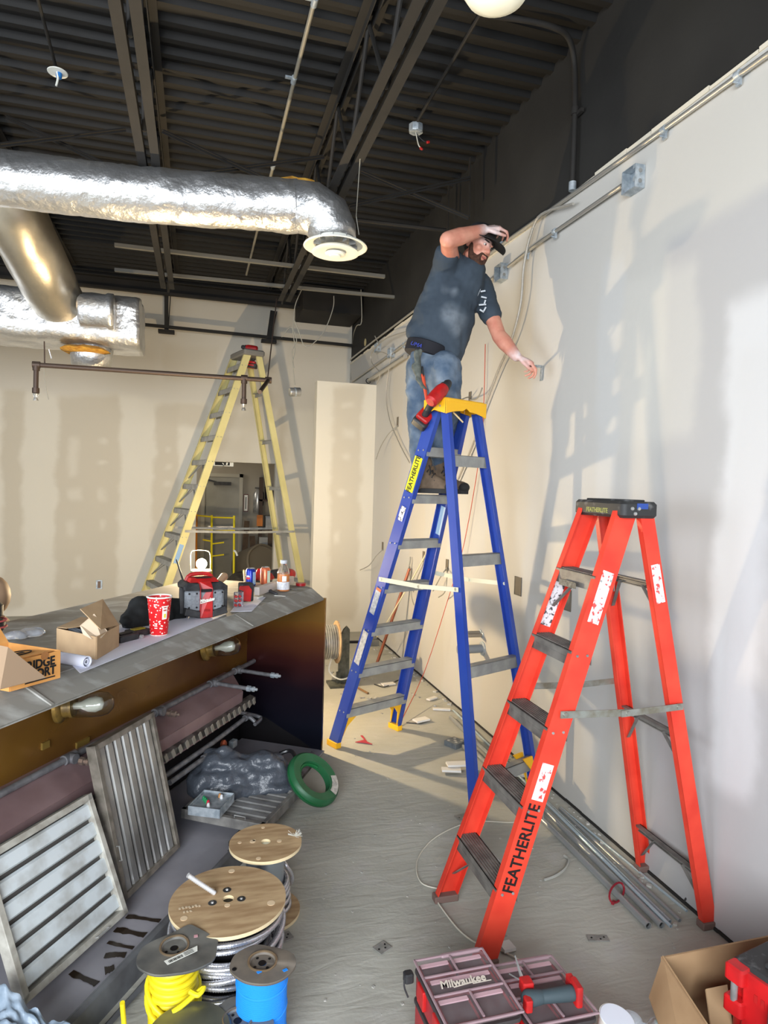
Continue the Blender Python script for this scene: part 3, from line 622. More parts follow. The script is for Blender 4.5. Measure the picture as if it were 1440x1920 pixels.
    for k, s in (('FL', -1), ('FR', 1)):                              # rivets beside every step
        m = MB()
        for z in zs:
            q = pz(R[k], z-.018)+L*s*.004
            for j in (-1, 1): m.lathe([(.006, 0), (.005, .003)], q+Fd*j*.022, frame_from(L*s), n=8)
        build(m, 'rivets', STEEL, t)
    return t_info

RFG = mat('red_fiberglass', (0.87, 0.27, 0.19), 0.42, col2=(0.81, 0.21, 0.15), vs=7, stretch=(1, 1, 1))
DGST = mat('worn_grey_step', (0.50, 0.485, 0.46), 0.55, 0.25, col2=(0.38, 0.365, 0.35), vs=15)
CAPB = mat('scuffed_black_cap', (0.17, 0.17, 0.17), 0.6, col2=(0.42, 0.42, 0.42), vs=22, contrast=(.58, .78))
RED_R = {'FL': ((1.066,2.608,0.000), (1.670,2.524,1.769)), 'FR': ((1.062,2.178,0.000), (1.668,2.250,1.769)), 'BL': ((2.081,2.602,0.000), (1.717,2.544,1.769)), 'BR': ((2.077,2.164,0.000), (1.713,2.230,1.769))}
for k in RED_R: RED_R[k] = (RED_R[k][0], tuple(pz(RED_R[k], 1.705)))
rd = stepladder('red_stepladder', 'six foot red fibreglass stepladder with black cap standing nearest the camera at right', RED_R,
    [(1.164,2.595,0.285)[2], (1.266,2.581,0.585)[2], (1.365,2.567,0.876)[2], (1.465,2.553,1.167)[2], (1.564,2.539,1.457)[2]],
    0, [(2.035,2.595,0.226)[2], (1.914,2.575,0.810)[2], 1.43], RFG, DGST, CAPB, mat('ladder_shoe', (0.45, 0.36, 0.33), 0.7), rw=.088, rrw=.062, step_h=.06, step_d=.092,
    spread=[('FR', 'BR', (1.380,2.216,0.929), (1.885,2.199,0.934), 1), ('FL', 'BL', (1.383,2.564,0.927), (1.890,2.572,0.927), -1)], rear_h=.03,
    mspread=mat('zinc_spreader', (0.62, 0.63, 0.60), 0.4, 0.6, col2=(0.5, 0.47, 0.4), vs=20))
t = rd['t']; L = rd['L']; Fd = rd['Fd']
cc = sum((Vector(RED_R[k][1]) for k in RED_R), Vector())/4
cc.z = 1.722; Rm = axes(L, Fd, L.cross(Fd))
UP = V3((0, 0, 1)); Rc = axes(L, -Fd, UP) if L.cross(-Fd).z > 0 else axes(L, Fd, UP)
m = MB(); m.rbox(cc, (.355, .165, .066), .022, Rc); m.rbox(cc+V3((0, 0, .036)), (.30, .10, .008), .03, Rc); build(m, 'cap', CAPB, t, smooth=True, auto=.5)
for j in (-1, 1):
    for o in ((-.040, .005), (-.01, .005), (-.026, -.015)):
        m = MB(); m.lathe([(.008, 0), (.006, .004)], cc+L*j*.1775-Fd*(-o[0])*-1+V3((0, 0, o[1])), frame_from(L*j), n=10); build(m, 'cap_rivet', STEEL, t)
text('cap_lettering', 'FEATHERLITE', .026, cc+Fd*.0835+V3((0, 0, -.008)), L, UP, mat('faded_yellow_print', (0.55, 0.55, 0.30), 0.6), t, bold=.0008)
m = MB(); m.box(cc+L*.1785-Fd*.005+V3((0, 0, .015)), (.002, .05, .022), axes(L, Fd, UP)); build(m, 'blue_tape', mat('blue_tape', (0.16, 0.27, 0.55), 0.6), t)
FRr = RED_R['FR']; dirF = (V3(FRr[1])-V3(FRr[0])).normalized(); yd = Fd-dirF*Fd.dot(dirF)
zt = V3(pz(FRr, .52))+L*.0045
text('rail_lettering', 'FEATHERLITE', .067, pz(FRr, (1.209,2.196,0.431)[2])+L*.0045, dirF, yd, mat('black_stencil', (0.10, 0.07, 0.07), 0.6), t, bold=.0012, sx=.86)
STK = mat('torn_white_sticker', (0.88, 0.86, 0.86), 0.7, col2=(0.80, 0.30, 0.28), vs=45, contrast=(.55, .62))
WSTK = mat('warning_sticker', (0.84, 0.83, 0.84), 0.6, col2=(0.25, 0.24, 0.26), vs=55, contrast=(.52, .60))
def sticker(rail, z0, z1, w, off, mt, parent, out, name='sticker', wd=None):
    a, b = pz(rail, z0)+out*.0045, pz(rail, z1)+out*.0045; m = MB(); m.bar(a, b, w, .0012, wd); build(m, name, mt, parent)
sticker(FRr, (1.270,2.203,0.606)[2], (1.315,2.208,0.741)[2], .050, 0, STK, t, L, wd=Fd)
sticker(FRr, (1.499,2.230,1.275)[2], (1.567,2.238,1.475)[2], .050, 0, STK, t, L, wd=Fd)
sticker(RED_R['FL'], (1.476,2.551,1.200)[2], (1.544,2.542,1.398)[2], .052, 0, WSTK, t, L, wd=Fd)
sticker(RED_R['BR'], (1.799,2.214,1.352)[2], (1.767,2.220,1.506)[2], .040, 0, STK, t, L, wd=Fd)
q = pz(RED_R['FL'], 1.415); q2 = pz(RED_R['FR'], 1.415); mid = lerp(q, q2, .42)+Fd*.052-UP*.012
m = MB(); m.box(mid, (.13, .002, .026), axes(L, Fd, L.cross(Fd))); build(m, 'step_label', mat('dark_step_label', (0.2, 0.19, 0.17), 0.6, col2=(.42, .41, .38), vs=60), t)

BFG = mat('blue_fiberglass', (0.13, 0.24, 0.58), 0.4, col2=(0.19, 0.29, 0.60), vs=4, stretch=(1, 1, .6))
YPL = mat('yellow_plastic', (0.93, 0.70, 0.13), 0.42)
BLU_R = {'FL': ((0.923,4.353,0.000), (1.366,3.750,2.256)), 'FR': ((1.456,4.592,0.000), (1.612,3.861,2.256)), 'BL': ((1.466,3.183,0.000), (1.397,3.652,2.256)), 'BR': ((1.969,3.410,0.000), (1.665,3.773,2.256))}
bl = stepladder('blue_stepladder', 'eight foot blue fibreglass stepladder with yellow cap that the man stands on', BLU_R,
    [.292*k-.01 for k in range(1, 8)], 0, [(1.941,3.444,0.214)[2], (1.861,3.538,0.800)[2], (1.780,3.636,1.407)[2], (1.702,3.729,1.984)[2]], BFG, ALUM, YPL, YPL, rw=.090, rrw=.060,
    step_d=.085, step_h=.055, brace=False, rear_h=.065, rear_d=.05, footh=.04,
    spread=[('FL', 'BL', (1.158,4.034,1.194), (1.429,3.437,1.219), -1), ('FR', 'BR', (1.540,4.199,1.214), (1.804,3.606,1.222), 1)],
    mspread=mat('cream_spreader', (0.82, 0.80, 0.70), 0.45))
t = bl['t']; L = bl['L']; Fd = bl['Fd']; UP = V3((0, 0, 1))
cc = sum((Vector(BLU_R[k][1]) for k in BLU_R), Vector())/4; cc.z = 2.285
Rc = axes(L, Fd, L.cross(Fd)) if L.cross(Fd).z > 0 else axes(-L, Fd, (-L).cross(Fd))
m = MB(); m.rbox(cc+V3((0, 0, .02)), (.36, .19, .030), .03, Rc)
for s in (-1, 1):
    # arched skirt along the front and the rear of the cap
    pts = []; n = 12; w = .175
    for i in range(n+1):
        u = -1+2*i/n; pts.append((u*w, -.055-.028*abs(u)**2.2 + .018*(abs(u) < .12)))
    poly = [cc+L*(-w)+UP*.03+Fd*s*.086] + [cc+L*x+UP*(z+.02)+Fd*s*.088 for x, z in pts] + [cc+L*w+UP*.03+Fd*s*.086]
    m.prism(poly, Fd*s*.006)
    m.prism([cc+L*s*.176+UP*.03+Fd*.09, cc+L*s*.176+UP*-.06+Fd*.09, cc+L*s*.176+UP*-.035, cc+L*s*.176+UP*-.06-Fd*.09, cc+L*s*.176+UP*.03-Fd*.09], L*s*.006)
build(m, 'cap', YPL, t, bevel=.003)
for s in (-1, 1):
    for o in (-.05, 0, .05):
        m = MB(); m.lathe([(.007, 0), (.006, .003)], cc+L*s*.182+Fd*o+V3((0, 0, -.015)), frame_from(L*s), n=8); build(m, 'cap_rivet', STEEL, t)
for k, s in (('FL', -1), ('FR', 1), ('BR', 1)):
    # yellow corner braces under the lowest step
    a = pz(BLU_R[k], .05)-L*s*.035; b = pz(BLU_R[k], .235)-L*s*.035; e = pz(BLU_R[k], .235)-L*s*.12
    sg = Fd*.03; m = MB(); m.prism([a+sg, b+sg, e+sg, lerp(a, e, .55)-UP*.0+sg+L*s*.03], Fd*.01); m.prism([a-sg, b-sg, e-sg, lerp(a, e, .55)-sg+L*s*.03], -Fd*.01); build(m, 'corner_brace', YPL, t)
out = -L
sticker(BLU_R['FL'], (1.269,3.882,1.763)[2], (1.311,3.825,1.974)[2], .072, 0, mat('yellow_sticker', (0.93, 0.90, 0.12), 0.5), t, out, 'yellow_sticker', wd=Fd)
dirB = (V3(BLU_R['FL'][1])-V3(BLU_R['FL'][0])).normalized(); yb = Fd-dirB*Fd.dot(dirB)
text('rail_lettering', 'FEATHERLITE', .050, pz(BLU_R['FL'], (1.290,3.853,1.869)[2])+out*.0062, dirB, yb, INK, t, bold=.0012, sx=.80)
for y0, y1, mt in ((976, 948, WSTK), (1165, 1102, WSTK), (1246, 1182, mat('pale_sticker', (0.78, 0.77, 0.76), 0.6, col2=(0.6, 0.6, 0.6), vs=50))):
    pass
sticker(BLU_R['FL'], (1.233,3.931,1.578)[2], (1.250,3.908,1.666)[2], .045, 0, WSTK, t, out, wd=Fd)
sticker(BLU_R['FL'], (1.112,4.096,0.962)[2], (1.142,4.055,1.115)[2], .050, 0, mat('pale_sticker', (0.78, 0.77, 0.76), 0.6, col2=(0.6, 0.6, 0.6), vs=50), t, out, wd=Fd)
sticker(BLU_R['FL'], (1.142,4.055,1.115)[2], (1.146,4.050,1.133)[2], .050, 0, mat('orange_stripe', (0.8, 0.4, 0.2), 0.6), t, out, wd=Fd)
sticker(BLU_R['FL'], (1.043,4.189,0.611)[2], (1.088,4.129,0.837)[2], .055, 0, MATS['pale_sticker'], t, out, wd=Fd)
sticker(BLU_R['FR'], (1.559,4.113,1.479)[2], (1.572,4.052,1.667)[2], .045, 0, mat('blue_white_sticker', (0.62, 0.72, 0.80), 0.6), t, -L, wd=Fd)

YFG = mat('pale_yellow_fiberglass', (0.80, 0.76, 0.54), 0.5, col2=(0.74, 0.70, 0.48), vs=3)
YEL_R = {'FL': ((-.483, 7.591, 0), (.567, 8.114, 3.348)), 'FR': ((-.73, 8.324, 0), (.422, 8.545, 3.348)), 'BL': ((1.42, 8.22, 0), (.70, 8.16, 3.348)), 'BR': ((1.23, 8.86, 0), (.60, 8.50, 3.348))}
ye = stepladder('tall_yellow_stepladder', 'tall pale yellow fibreglass stepladder standing in front of the far opening', YEL_R,
    [.292*k for k in range(1, 12)], 0, [.292*k for k in range(2, 11, 2)], YFG, ALUM, TBLACK, RUBBER, rw=.085, rrw=.07, rf=.035, step_d=.09, step_h=.06, brace=False, rear_h=.045, rear_d=.04,
    spread=[('FL', 'BL', pz(YEL_R['FL'], 1.22), pz(YEL_R['BL'], 1.20), -1), ('FR', 'BR', pz(YEL_R['FR'], 1.22), pz(YEL_R['BR'], 1.20), 1)], mspread=ALUM)
t = ye['t']; L = ye['L']; Fd = ye['Fd']
cc = sum((Vector(YEL_R[k][1]) for k in YEL_R), Vector())/4
m = MB(); m.rbox(cc+V3((0, 0, .01)), (.50, .27, .07), .03, axes(L, Fd, L.cross(Fd))); build(m, 'cap', mat('grey_cap', (0.45, 0.44, 0.42), 0.6), t, smooth=True, auto=.5)
m = MB()                                                               # diagonal braces under the lower steps
for k in range(1, 8):
    z = .292*k
    for kk, s in (('FL', -1), ('FR', 1)):
        for o in (.25, .5): m.bar(lerp(pz(YEL_R['FL'], z), pz(YEL_R['FR'], z), .5+(.5-o)*.6*s)-V3((0, 0, .05)), pz(YEL_R[kk], z-.22)-L*s*.02, .014, .004, Fd)
build(m, 'step_braces', ALUM, t)
sticker(YEL_R['FL'], 1.07, .86, .05, 0, mat('light_blue_sticker', (0.50, 0.62, 0.75), 0.6), t, -L, wd=Fd)


# ================================================================== THE STAINLESS EXHAUST HOOD (lying on its side, used as a work table)
HA = math.radians(32); HU = V3((math.sin(HA), math.cos(HA), 0)); HV = V3((math.cos(HA), -math.sin(HA), 0)); HP = V3((.825, 4.257, 0)); HZ = V3((0, 0, 1))
def W(u, v=None, z=None):
    if v is None: u, v, z = u
    return HP + HU*u + HV*v + HZ*z
RH = axes(HU, HV, HU.cross(HV))
RHu = axes(HU, -HV, HZ)
def hbox(m, u0, u1, v0, v1, z0, z1): m.box(W((u0+u1)/2, (v0+v1)/2, (z0+z1)/2), (abs(u1-u0), abs(v1-v0), abs(z1-z0)), RHu)
def reflection_mat():  # reflection in polished steel, painted as an amber to navy ramp by height
    m = bpy.data.materials.new('painted_reflection_steel'); m.use_nodes = True; nt = m.node_tree; b = nt.nodes['Principled BSDF']
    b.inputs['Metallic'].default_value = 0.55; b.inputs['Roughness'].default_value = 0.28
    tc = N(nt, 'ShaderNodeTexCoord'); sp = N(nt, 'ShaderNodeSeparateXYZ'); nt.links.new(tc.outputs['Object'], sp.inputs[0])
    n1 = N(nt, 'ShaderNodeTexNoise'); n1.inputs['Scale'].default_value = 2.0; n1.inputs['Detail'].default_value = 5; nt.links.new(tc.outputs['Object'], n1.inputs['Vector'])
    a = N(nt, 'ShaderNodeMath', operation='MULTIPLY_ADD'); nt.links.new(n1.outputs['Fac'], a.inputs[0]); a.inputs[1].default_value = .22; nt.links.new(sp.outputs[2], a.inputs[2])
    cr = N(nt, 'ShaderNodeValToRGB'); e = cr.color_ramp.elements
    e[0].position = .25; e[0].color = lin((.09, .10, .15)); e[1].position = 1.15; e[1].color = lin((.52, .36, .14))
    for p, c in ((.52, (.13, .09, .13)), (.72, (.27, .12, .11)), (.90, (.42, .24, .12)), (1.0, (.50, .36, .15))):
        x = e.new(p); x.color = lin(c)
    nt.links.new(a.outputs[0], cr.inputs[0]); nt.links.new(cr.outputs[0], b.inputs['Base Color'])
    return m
REFLM = reflection_mat()
AMBER = mat('amber_greasy_steel', (0.50, 0.36, 0.15), 0.22, 0.3, col2=(0.36, 0.22, 0.12), vs=1.6, contrast=(.35, .7), rough2=.4)
TOPM = mat('dirty_galvanized_top', (0.54, 0.53, 0.50), 0.78, 0.05, col2=(0.68, 0.68, 0.66), vs=7, contrast=(.5, .72), stretch=(1, 1.6, 1))
SSF = mat('stainless_floor', (0.68, 0.67, 0.70), 0.35, 0.3, col2=(0.58, 0.575, 0.60), vs=3, rough2=.5)
ROSY = mat('rosy_stainless', (0.60, 0.50, 0.50), 0.38, 0.3, col2=(0.52, 0.42, 0.42), vs=4)
DRK = mat('near_black_steel', (0.09, 0.08, 0.09), 0.5, 0.3)  # near-black steel shared by the plenum and small dark parts
GRIME = mat('grimy_steel', (0.46, 0.45, 0.43), 0.45, 0.6, col2=(0.26, 0.25, 0.24), vs=16, contrast=(.4, .6))
hd = thing('exhaust_hood', 'long stainless kitchen exhaust hood lying open toward the camera, its top used as a bench', 'exhaust hood', W(-1.5, -.45, 0))
U0 = -3.3
m = MB(); m.prism([W(U0, -.20, 1.085), W(U0, -1.0, 1.085), W(.02, -1.0, 1.085), W(.10, -.90, 1.085), W(.10, -.17, 1.085), W(.04, -.10, 1.085)], HZ*.008); build(m, 'bench_top', TOPM, hd)
m = MB(); m.prism([W(U0, -.075, 1.036), W(0, 0, 1.036), W(.04, -.10, 1.090), W(U0, -.20, 1.090)], V3((0, 0, -.004))); m.prism([W(U0, -.075, 1.036), W(0, 0, 1.036), W(0, 0, 1.028), W(U0, -.075, 1.028)], -HV*.006)
m.bar(W(-.95, -.024, 1.038), W(-.95, -.138, 1.092), .012, .006, HU); m.bar(W(-2.30, -.054, 1.038), W(-2.30, -.17, 1.092), .012, .006, HU)
build(m, 'sloping_edge', TOPM, hd)
# end panel: curved lower edge
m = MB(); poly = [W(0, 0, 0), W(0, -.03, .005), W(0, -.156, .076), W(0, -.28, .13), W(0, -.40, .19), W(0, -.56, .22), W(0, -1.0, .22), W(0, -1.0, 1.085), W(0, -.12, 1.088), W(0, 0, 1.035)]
m.prism(poly, HU*.010); hbox(m, -.004, .016, -.006, .010, 0, 1.04); build(m, 'end_panel', REFLM, hd, label='end panel with a painted reflection, amber at the top to blue black below')
m = MB(); hbox(m, U0, 0, -.565, -.555, .52, 1.085); build(m, 'inner_back_panel', AMBER, hd, label='inner panel coated in amber grease')
m = MB(); hbox(m, U0, .0, -1.0, -.99, 0, 1.085); hbox(m, .011, .016, -1.0, -.004, 0, .24); hbox(m, U0, 0, -.99, -.56, .50, .52); hbox(m, U0, -.02, -.60, -.59, .02, .50); build(m, 'dark_plenum_and_added_sheet', DRK, hd)  # low outer sheet added to stop lamp light leaking under the end panel
m = MB(); m.prism([W(U0, -.50, .565), W(-.30, -.50, .565), W(-.42, -.36, .500), W(U0, -.36, .500)], V3((0, 0, -.006))); m.prism([W(U0, -.36, .500), W(-.42, -.36, .500), W(-.42, -.37, .36), W(U0, -.37, .36)], HV*.004); hbox(m, U0, -.3, -.555, -.50, .557, .565)
build(m, 'filter_shelf', ROSY, hd, label='rosy brown steel shelf behind the pipe')
m = MB(); m.prism([W(U0, -.33, .430), W(-.30, -.33, .430), W(-.28, -.38, .435), W(U0, -.38, .435)], V3((0, 0, -.035)))
build(m, 'filter_track', GRIME, hd, label='grimy slotted filter track')
m = MB()
for k in range(26):
    u = -.34-k*.062; m.bar(W(u, -.326, .432), W(u+.02, -.326, .394), .022, .006, HU)
build(m, 'track_clips', mat('pale_clip', (0.60, 0.57, 0.52), 0.5, 0.3), hd)
m = MB(); hbox(m, U0, -1.28, -.58, .088, .012, .022); hbox(m, -1.28, .0, -.58, .03, .012, .022); build(m, 'bottom_panel', SSF, hd, label='dull stainless bottom sheet with drips')
LIPM = mat('dark_lip_steel', (0.46, 0.47, 0.48), 0.5, 0.2, col2=(0.36, 0.36, 0.37), vs=9)
m = MB(); m.prism([W(U0, .088, .0), W(-1.28, .088, .0), W(-1.28, .088, .080), W(U0, .088, .080)], HV*.006); m.prism([W(U0, .088, .080), W(-1.28, .088, .080), W(-1.28, .108, .076), W(U0, .108, .076)], V3((0, 0, -.006)))
m.prism([W(U0, .108, .076), W(-1.28, .108, .076), W(-1.28, .125, .0), W(U0, .125, .0)], HV*.006)
m.prism([W(U0, .150, .0), W(-1.8, .150, .0), W(-1.8, .170, .02), W(U0, .170, .02)], HV*.02)
build(m, 'front_lip', LIPM, hd)
m = MB(); m.prism([W(-1.25, .02, .05), W(-.10, -.02, .05), W(-.10, .03, .02), W(-1.25, .09, .02)], V3((0, 0, -.02))); build(m, 'lip_continuation', GRIME, hd)
# grease drips on the sheet
GRS = mat('brown_grease', (0.16, 0.12, 0.08), 0.25)
for p, q, r in (((-0.238,2.759,0.023), (-0.108,2.698,0.023), .010), ((-0.274,2.685,0.023), (-0.159,2.623,0.023), .014), ((-0.292,2.615,0.023), (-0.196,2.560,0.023), .008), ((-0.294,2.543,0.023), (-0.220,2.530,0.023), .014), ((-0.284,2.463,0.023), (-0.253,2.469,0.023), .018), ((-0.399,2.480,0.023), (-0.301,2.402,0.023), .012)):
    p = V3(p); q = V3(q); d = (q-p).normalized(); n_ = V3((-d.y, d.x, 0)); pts = []
    K = 12
    for s in (1, -1):
        for i in (range(K+1) if s > 0 else range(K, -1, -1)):
            f = i/K; ww = r*(1.5-.7*math.sin(f*PI*.8))*(.55+.45*math.sin(PI*min(1, f*3+.15)/2))*(1+.5*noise.noise(p*30+V3((f*6, s, 0)))); pts.append(lerp(p, q, f)+n_*s*ww)
    m = MB(); m.prism(pts, (0, 0, .0015)); build(m, 'grease_drip', GRS, hd)
# suppression pipe with tees, arms and nozzles
PG = mat('greasy_grey_pipe', (0.50, 0.50, 0.51), 0.42, 0.3, col2=(0.38, 0.38, 0.39), vs=25)
BR = mat('tarnished_nozzle', (0.52, 0.46, 0.42), 0.35, 0.6)
zp = .575; vp = -.49
sp2 = thing if False else None
m = MB(); m.tube([W(-3.2, vp, zp), W(-.02, vp, zp)], .015, n=12); build(m, 'manifold_pipe', PG, hd, smooth=True)
tees = [(-1.727,-0.490,0.568)[0], (-1.094,-0.490,0.584)[0], (-0.558,-0.490,0.556)[0], (-0.258,-0.490,0.572)[0]]
for i, u in enumerate(tees):
    m = MB(); m.lathe([(.022, -.034), (.022, .034)], W(u, vp, zp), frame_from(HU), n=12); m.lathe([(.022, 0), (.022, .034)], W(u, vp, zp), frame_from(HV), n=12); 
    te = build(m, 'tee_fitting', PG, hd, smooth=True)
    ln = (.055, .055, .235, .245)[i]
    if i > 1:
        m = MB(); m.tube([W(u, vp+.02, zp), W(u-.01, vp+ln, zp-.004)], .0125, n=10); build(m, 'arm_pipe', PG, te, smooth=True)
    m = MB(); m.lathe([(.014, 0), (.018, .004), (.018, .024), (.012, .026), (.012, .036), (.016, .038), (.016, .05), (.009, .054), (.009, .066), (.004, .07)], W(u-.01*(i > 1), vp+ln, zp-.004), frame_from(HV), n=8); build(m, 'nozzle', GALV if i > 1 else BR, te, smooth=True, auto=.5)
# two vapour-tight globe lights
for b0_, t0_ in (((-1.720,-0.550,0.786), (-1.634,-0.340,0.806)), ((-0.539,-0.550,0.767), (-0.497,-0.340,0.807))):
    o_ = W(b0_); d_ = (W(t0_)-o_); L_ = d_.length; Rl = frame_from(d_); k = L_/.248
    m = MB(); m.lathe([(.066, -.01), (.068, .006), (.062, .012), (.05, .020)], o_, Rl, n=24); m.lathe([(.046, .018), (.046, .045), (.050, .047), (.050, .060)], o_, Rl, n=24)
    lf = build(m, 'light_fitting', mat('brassy_fitting', (0.62, 0.50, 0.24), 0.35, 0.4, col2=(0.4, 0.33, 0.2), vs=20), hd, smooth=True)
    m = MB(); m.lathe([(.044, .05), (.050, .07), (.054, .12), (.054, .19*k), (.046, .222*k), (.026, .242*k), (.004, .248*k)], o_, Rl, n=28); gg = build(m, 'glass_globe', GLASS, lf, smooth=True, auto=3); so = gg.modifiers.new('s', 'SOLIDIFY'); so.thickness = .002
    m = MB(); m.lathe([(.014, .05), (.016, .09), (.030, .12), (.034, .15), (.026, .175), (.004, .184)], o_, Rl, n=20); build(m, 'bulb', mat('frosted_bulb', (0.95, 0.93, 0.86), 0.35), lf, smooth=True, auto=3)
# gas pipes inside the dark plenum
for pts in ([(-1.236,-0.360,0.301), (-0.756,-0.360,0.302), (-0.362,-0.360,0.316)], [(-1.221,-0.330,0.272), (-0.889,-0.330,0.272)]):
    m = MB(); m.tube([W(p) for p in pts], .014, n=10)
    e = W(pts[-1]); m.lathe([(.02, -.02), (.02, .03)], e, frame_from(HU), n=10); m.tube([e, e+HV*.03, e+HV*.06-HZ*.02], .012, n=8)
    build(m, 'gas_pipe', PG, hd, smooth=True)
m = MB(); m.tube([W((-0.278,-0.450,0.308)), W((-0.182,-0.350,0.257)), W((-0.303,-0.330,0.255))], .012, n=8, smooth_n=3); build(m, 'elbow_pipe', PG, hd, smooth=True)
m = MB(); m.lathe([(.012, 0), (.022, .006), (.024, .02), (.014, .03)], W((-0.666,-0.360,0.262)), frame_from(HV), n=12); build(m, 'copper_plug', mat('copper', (0.62, 0.32, 0.22), 0.35, 0.7), hd, smooth=True)
m = MB(); m.box(W((-0.526,-0.360,0.210)), (.05, .03, .04), RHu); build(m, 'small_box', GALV, hd)
m = MB(); m.box(W((-1.578,-0.550,0.571)), (.08, .01, .04), RHu); m.box(W((-1.799,-0.550,0.649)), (.04, .01, .03), RHu); build(m, 'wall_tab', mat('amber_tab', (0.55, 0.45, 0.22), 0.4, 0.4), hd)

# ------------------------------------------------------------------ baffle filters
def baffle_filter(label, o, A, B, w, h, n, mfr, msl, thick=.045, wear=False, holes=False):
    """o = bottom corner, A along the width, B up the slats, n = number of slats"""
    o = V3(o); A = V3(A).normalized(); B = V3(B); B = (B-A*B.dot(A)).normalized(); Nn = A.cross(B); R = axes(A, B, Nn)
    t = thing('baffle_filter', label, 'grease filter', o, 'baffle grease filters')
    m = MB()
    for c, s in (((w/2, .012, 0), (w, .024, thick)), ((w/2, h-.012, 0), (w, .024, thick)), ((.012, h/2, 0), (.024, h, thick)), ((w-.012, h/2, 0), (.024, h, thick))):
        m.box(o+R @ V3(c), s, R)
    build(m, 'frame', mfr, t, bevel=.002)
    m = MB(); p = (w-.05)/n
    for i in range(n):
        x = .025+p*(i+.5)
        for s, zz in ((1, .010), (-1, -.012)):
            xx = x+(p/2 if s < 0 else 0)
            if xx > w-.02: continue
            q = p*.40; m.mi = 0 if s > 0 else 1; pr = [(-q, zz-.010*s), (-q*.75, zz), (q*.75, zz), (q, zz-.010*s)]
            for a_, b_ in zip(pr, pr[1:]):
                m.prism([o+R @ V3((xx+a_[0], .02, a_[1])), o+R @ V3((xx+b_[0], .02, b_[1])), o+R @ V3((xx+b_[0], h-.02, b_[1])), o+R @ V3((xx+a_[0], h-.02, a_[1]))], Nn*.0012)
    build(m, 'baffles', [msl, MATS.get('groove_shade') or mat('groove_shade', (.34, .33, .32), .5, .2)], t)
    m = MB(); c = o+R @ V3((.012, h*.30, thick/2+.001)); m.tube([c+B*-.03, c+B*-.03+Nn*.012, c+B*.03+Nn*.012, c+B*.03], .003, n=6); build(m, 'drop_handle', STEEL, t)
    return t
FW = mat('pale_worn_filter', (0.82, 0.85, 0.86), 0.45, 0.1, col2=(0.70, 0.71, 0.70), vs=10, contrast=(.45, .7)); FWf = mat('pale_filter_frame', (0.72, 0.71, 0.67), 0.55, 0.1, col2=(.58, .56, .52), vs=18)
FD = mat('dark_shiny_filter', (0.72, 0.72, 0.71), 0.26, 0.5, col2=(0.48, 0.47, 0.46), vs=5, stretch=(1, 1, .6)); FDf = mat('dark_filter_frame', (0.52, 0.49, 0.45), 0.5, 0.2, col2=(.38, .36, .32), vs=20)
a0 = W((-2.356,-0.113,0.045)); a1 = W((-1.848,-0.109,0.045)); top = W((-1.840,-0.300,0.498))
# slats run along the bench here, so the filter is turned a quarter
Bd = (a1-a0); Ad = (top-a1)
baffle_filter('pale worn filter panel with level slats leaning inside the hood at lower left', a1, Ad, -Bd, Ad.length, Bd.length, 6, FWf, FW)
b0 = W((-1.790,-0.172,0.040)); b1 = W((-1.356,-0.196,0.040)); bt = W((-1.810,-0.325,0.673))
baffle_filter('dark shiny filter panel with upright slats leaning on the hood pipe', b0, b1-b0, bt-b0, (b1-b0).length, (bt-b0).length, 7, FDf, FD)
c0 = (-0.070,3.207,0.085); c1 = (0.350,3.192,0.085); c2 = (0.557,3.513,0.085)
baffle_filter('filter panel lying flat on the floor under the small metal tray', c1, V3(c2)-V3(c1), V3(c0)-V3(c1), .40, .47, 6, mat('grey_filter_frame', (.55, .54, .52), .5, .2, col2=(.42, .41, .40), vs=18), FD, thick=.05)

# galvanized tray with wire nuts on the flat filter
tr = thing('metal_tray', 'small galvanized metal tray of loose wire nuts on the flat filter panel', 'tray', (0.126,3.403,0.130))
T0, T1, T2, T3 = V3((0.088,3.505,0.165)), V3((0.266,3.429,0.165)), V3((0.140,3.282,0.165)), V3((-0.010,3.355,0.165))
A = (T2-T3).normalized(); B = (T0-T3); B = (B-A*B.dot(A)).normalized(); R_ = axes(A, B, A.cross(B)); w, h = (T2-T3).length, (T0-T3).length; cen = T3+A*w/2+B*h/2
m = MB(); m.box(cen+V3((0, 0, -.045)), (w, h, .002), R_)
for s in (-1, 1): m.box(cen+A*s*w/2+V3((0, 0, -.022)), (.002, h, .045), R_); m.box(cen+B*s*h/2+V3((0, 0, -.022)), (w, .002, .045), R_)
m.box(cen+V3((0, 0, -.012)), (w*.96, h*.96, .002), R_)
build(m, 'tray_body', GALV, tr)
cols = [('green', (0.10, 0.50, 0.30)), ('green', (0.10, 0.50, 0.30)), ('green', (0.12, 0.55, 0.35)), ('red', (0.75, 0.12, 0.22)), ('steel', (0.8, 0.8, 0.8)), ('amber', (0.7, 0.5, 0.3)), ('steel', (.75, .75, .75))]
for k, (cn_, c_) in enumerate(cols):
    q = cen + A*((-.35+.10*k)*w*.8) + B*((.05, -.02, -.10, -.15, -.3, .3, .25)[k]*h) + V3((0, 0, -.011))
    m = MB(); m.lathe([(.009, 0), (.009, .004), (.006, .018), (.003, .02)], q, n=10)
    tag(build(m, 'wire_nut' if cn_ != 'steel' else 'small_screw_cap', mat('nut_'+cn_, c_, .45), smooth=True), ('leftmost green cap in the galvanized tray', 'middle green cap in the galvanized tray', 'green cap nearest the red one in the galvanized tray', 'tiny red cap lying in the galvanized tray', 'steel cap at the near corner of the galvanized tray', 'amber cap at the back of the galvanized tray', 'steel cap at the far right of the galvanized tray')[k], 'wire connector', 'wire nuts in the tray')


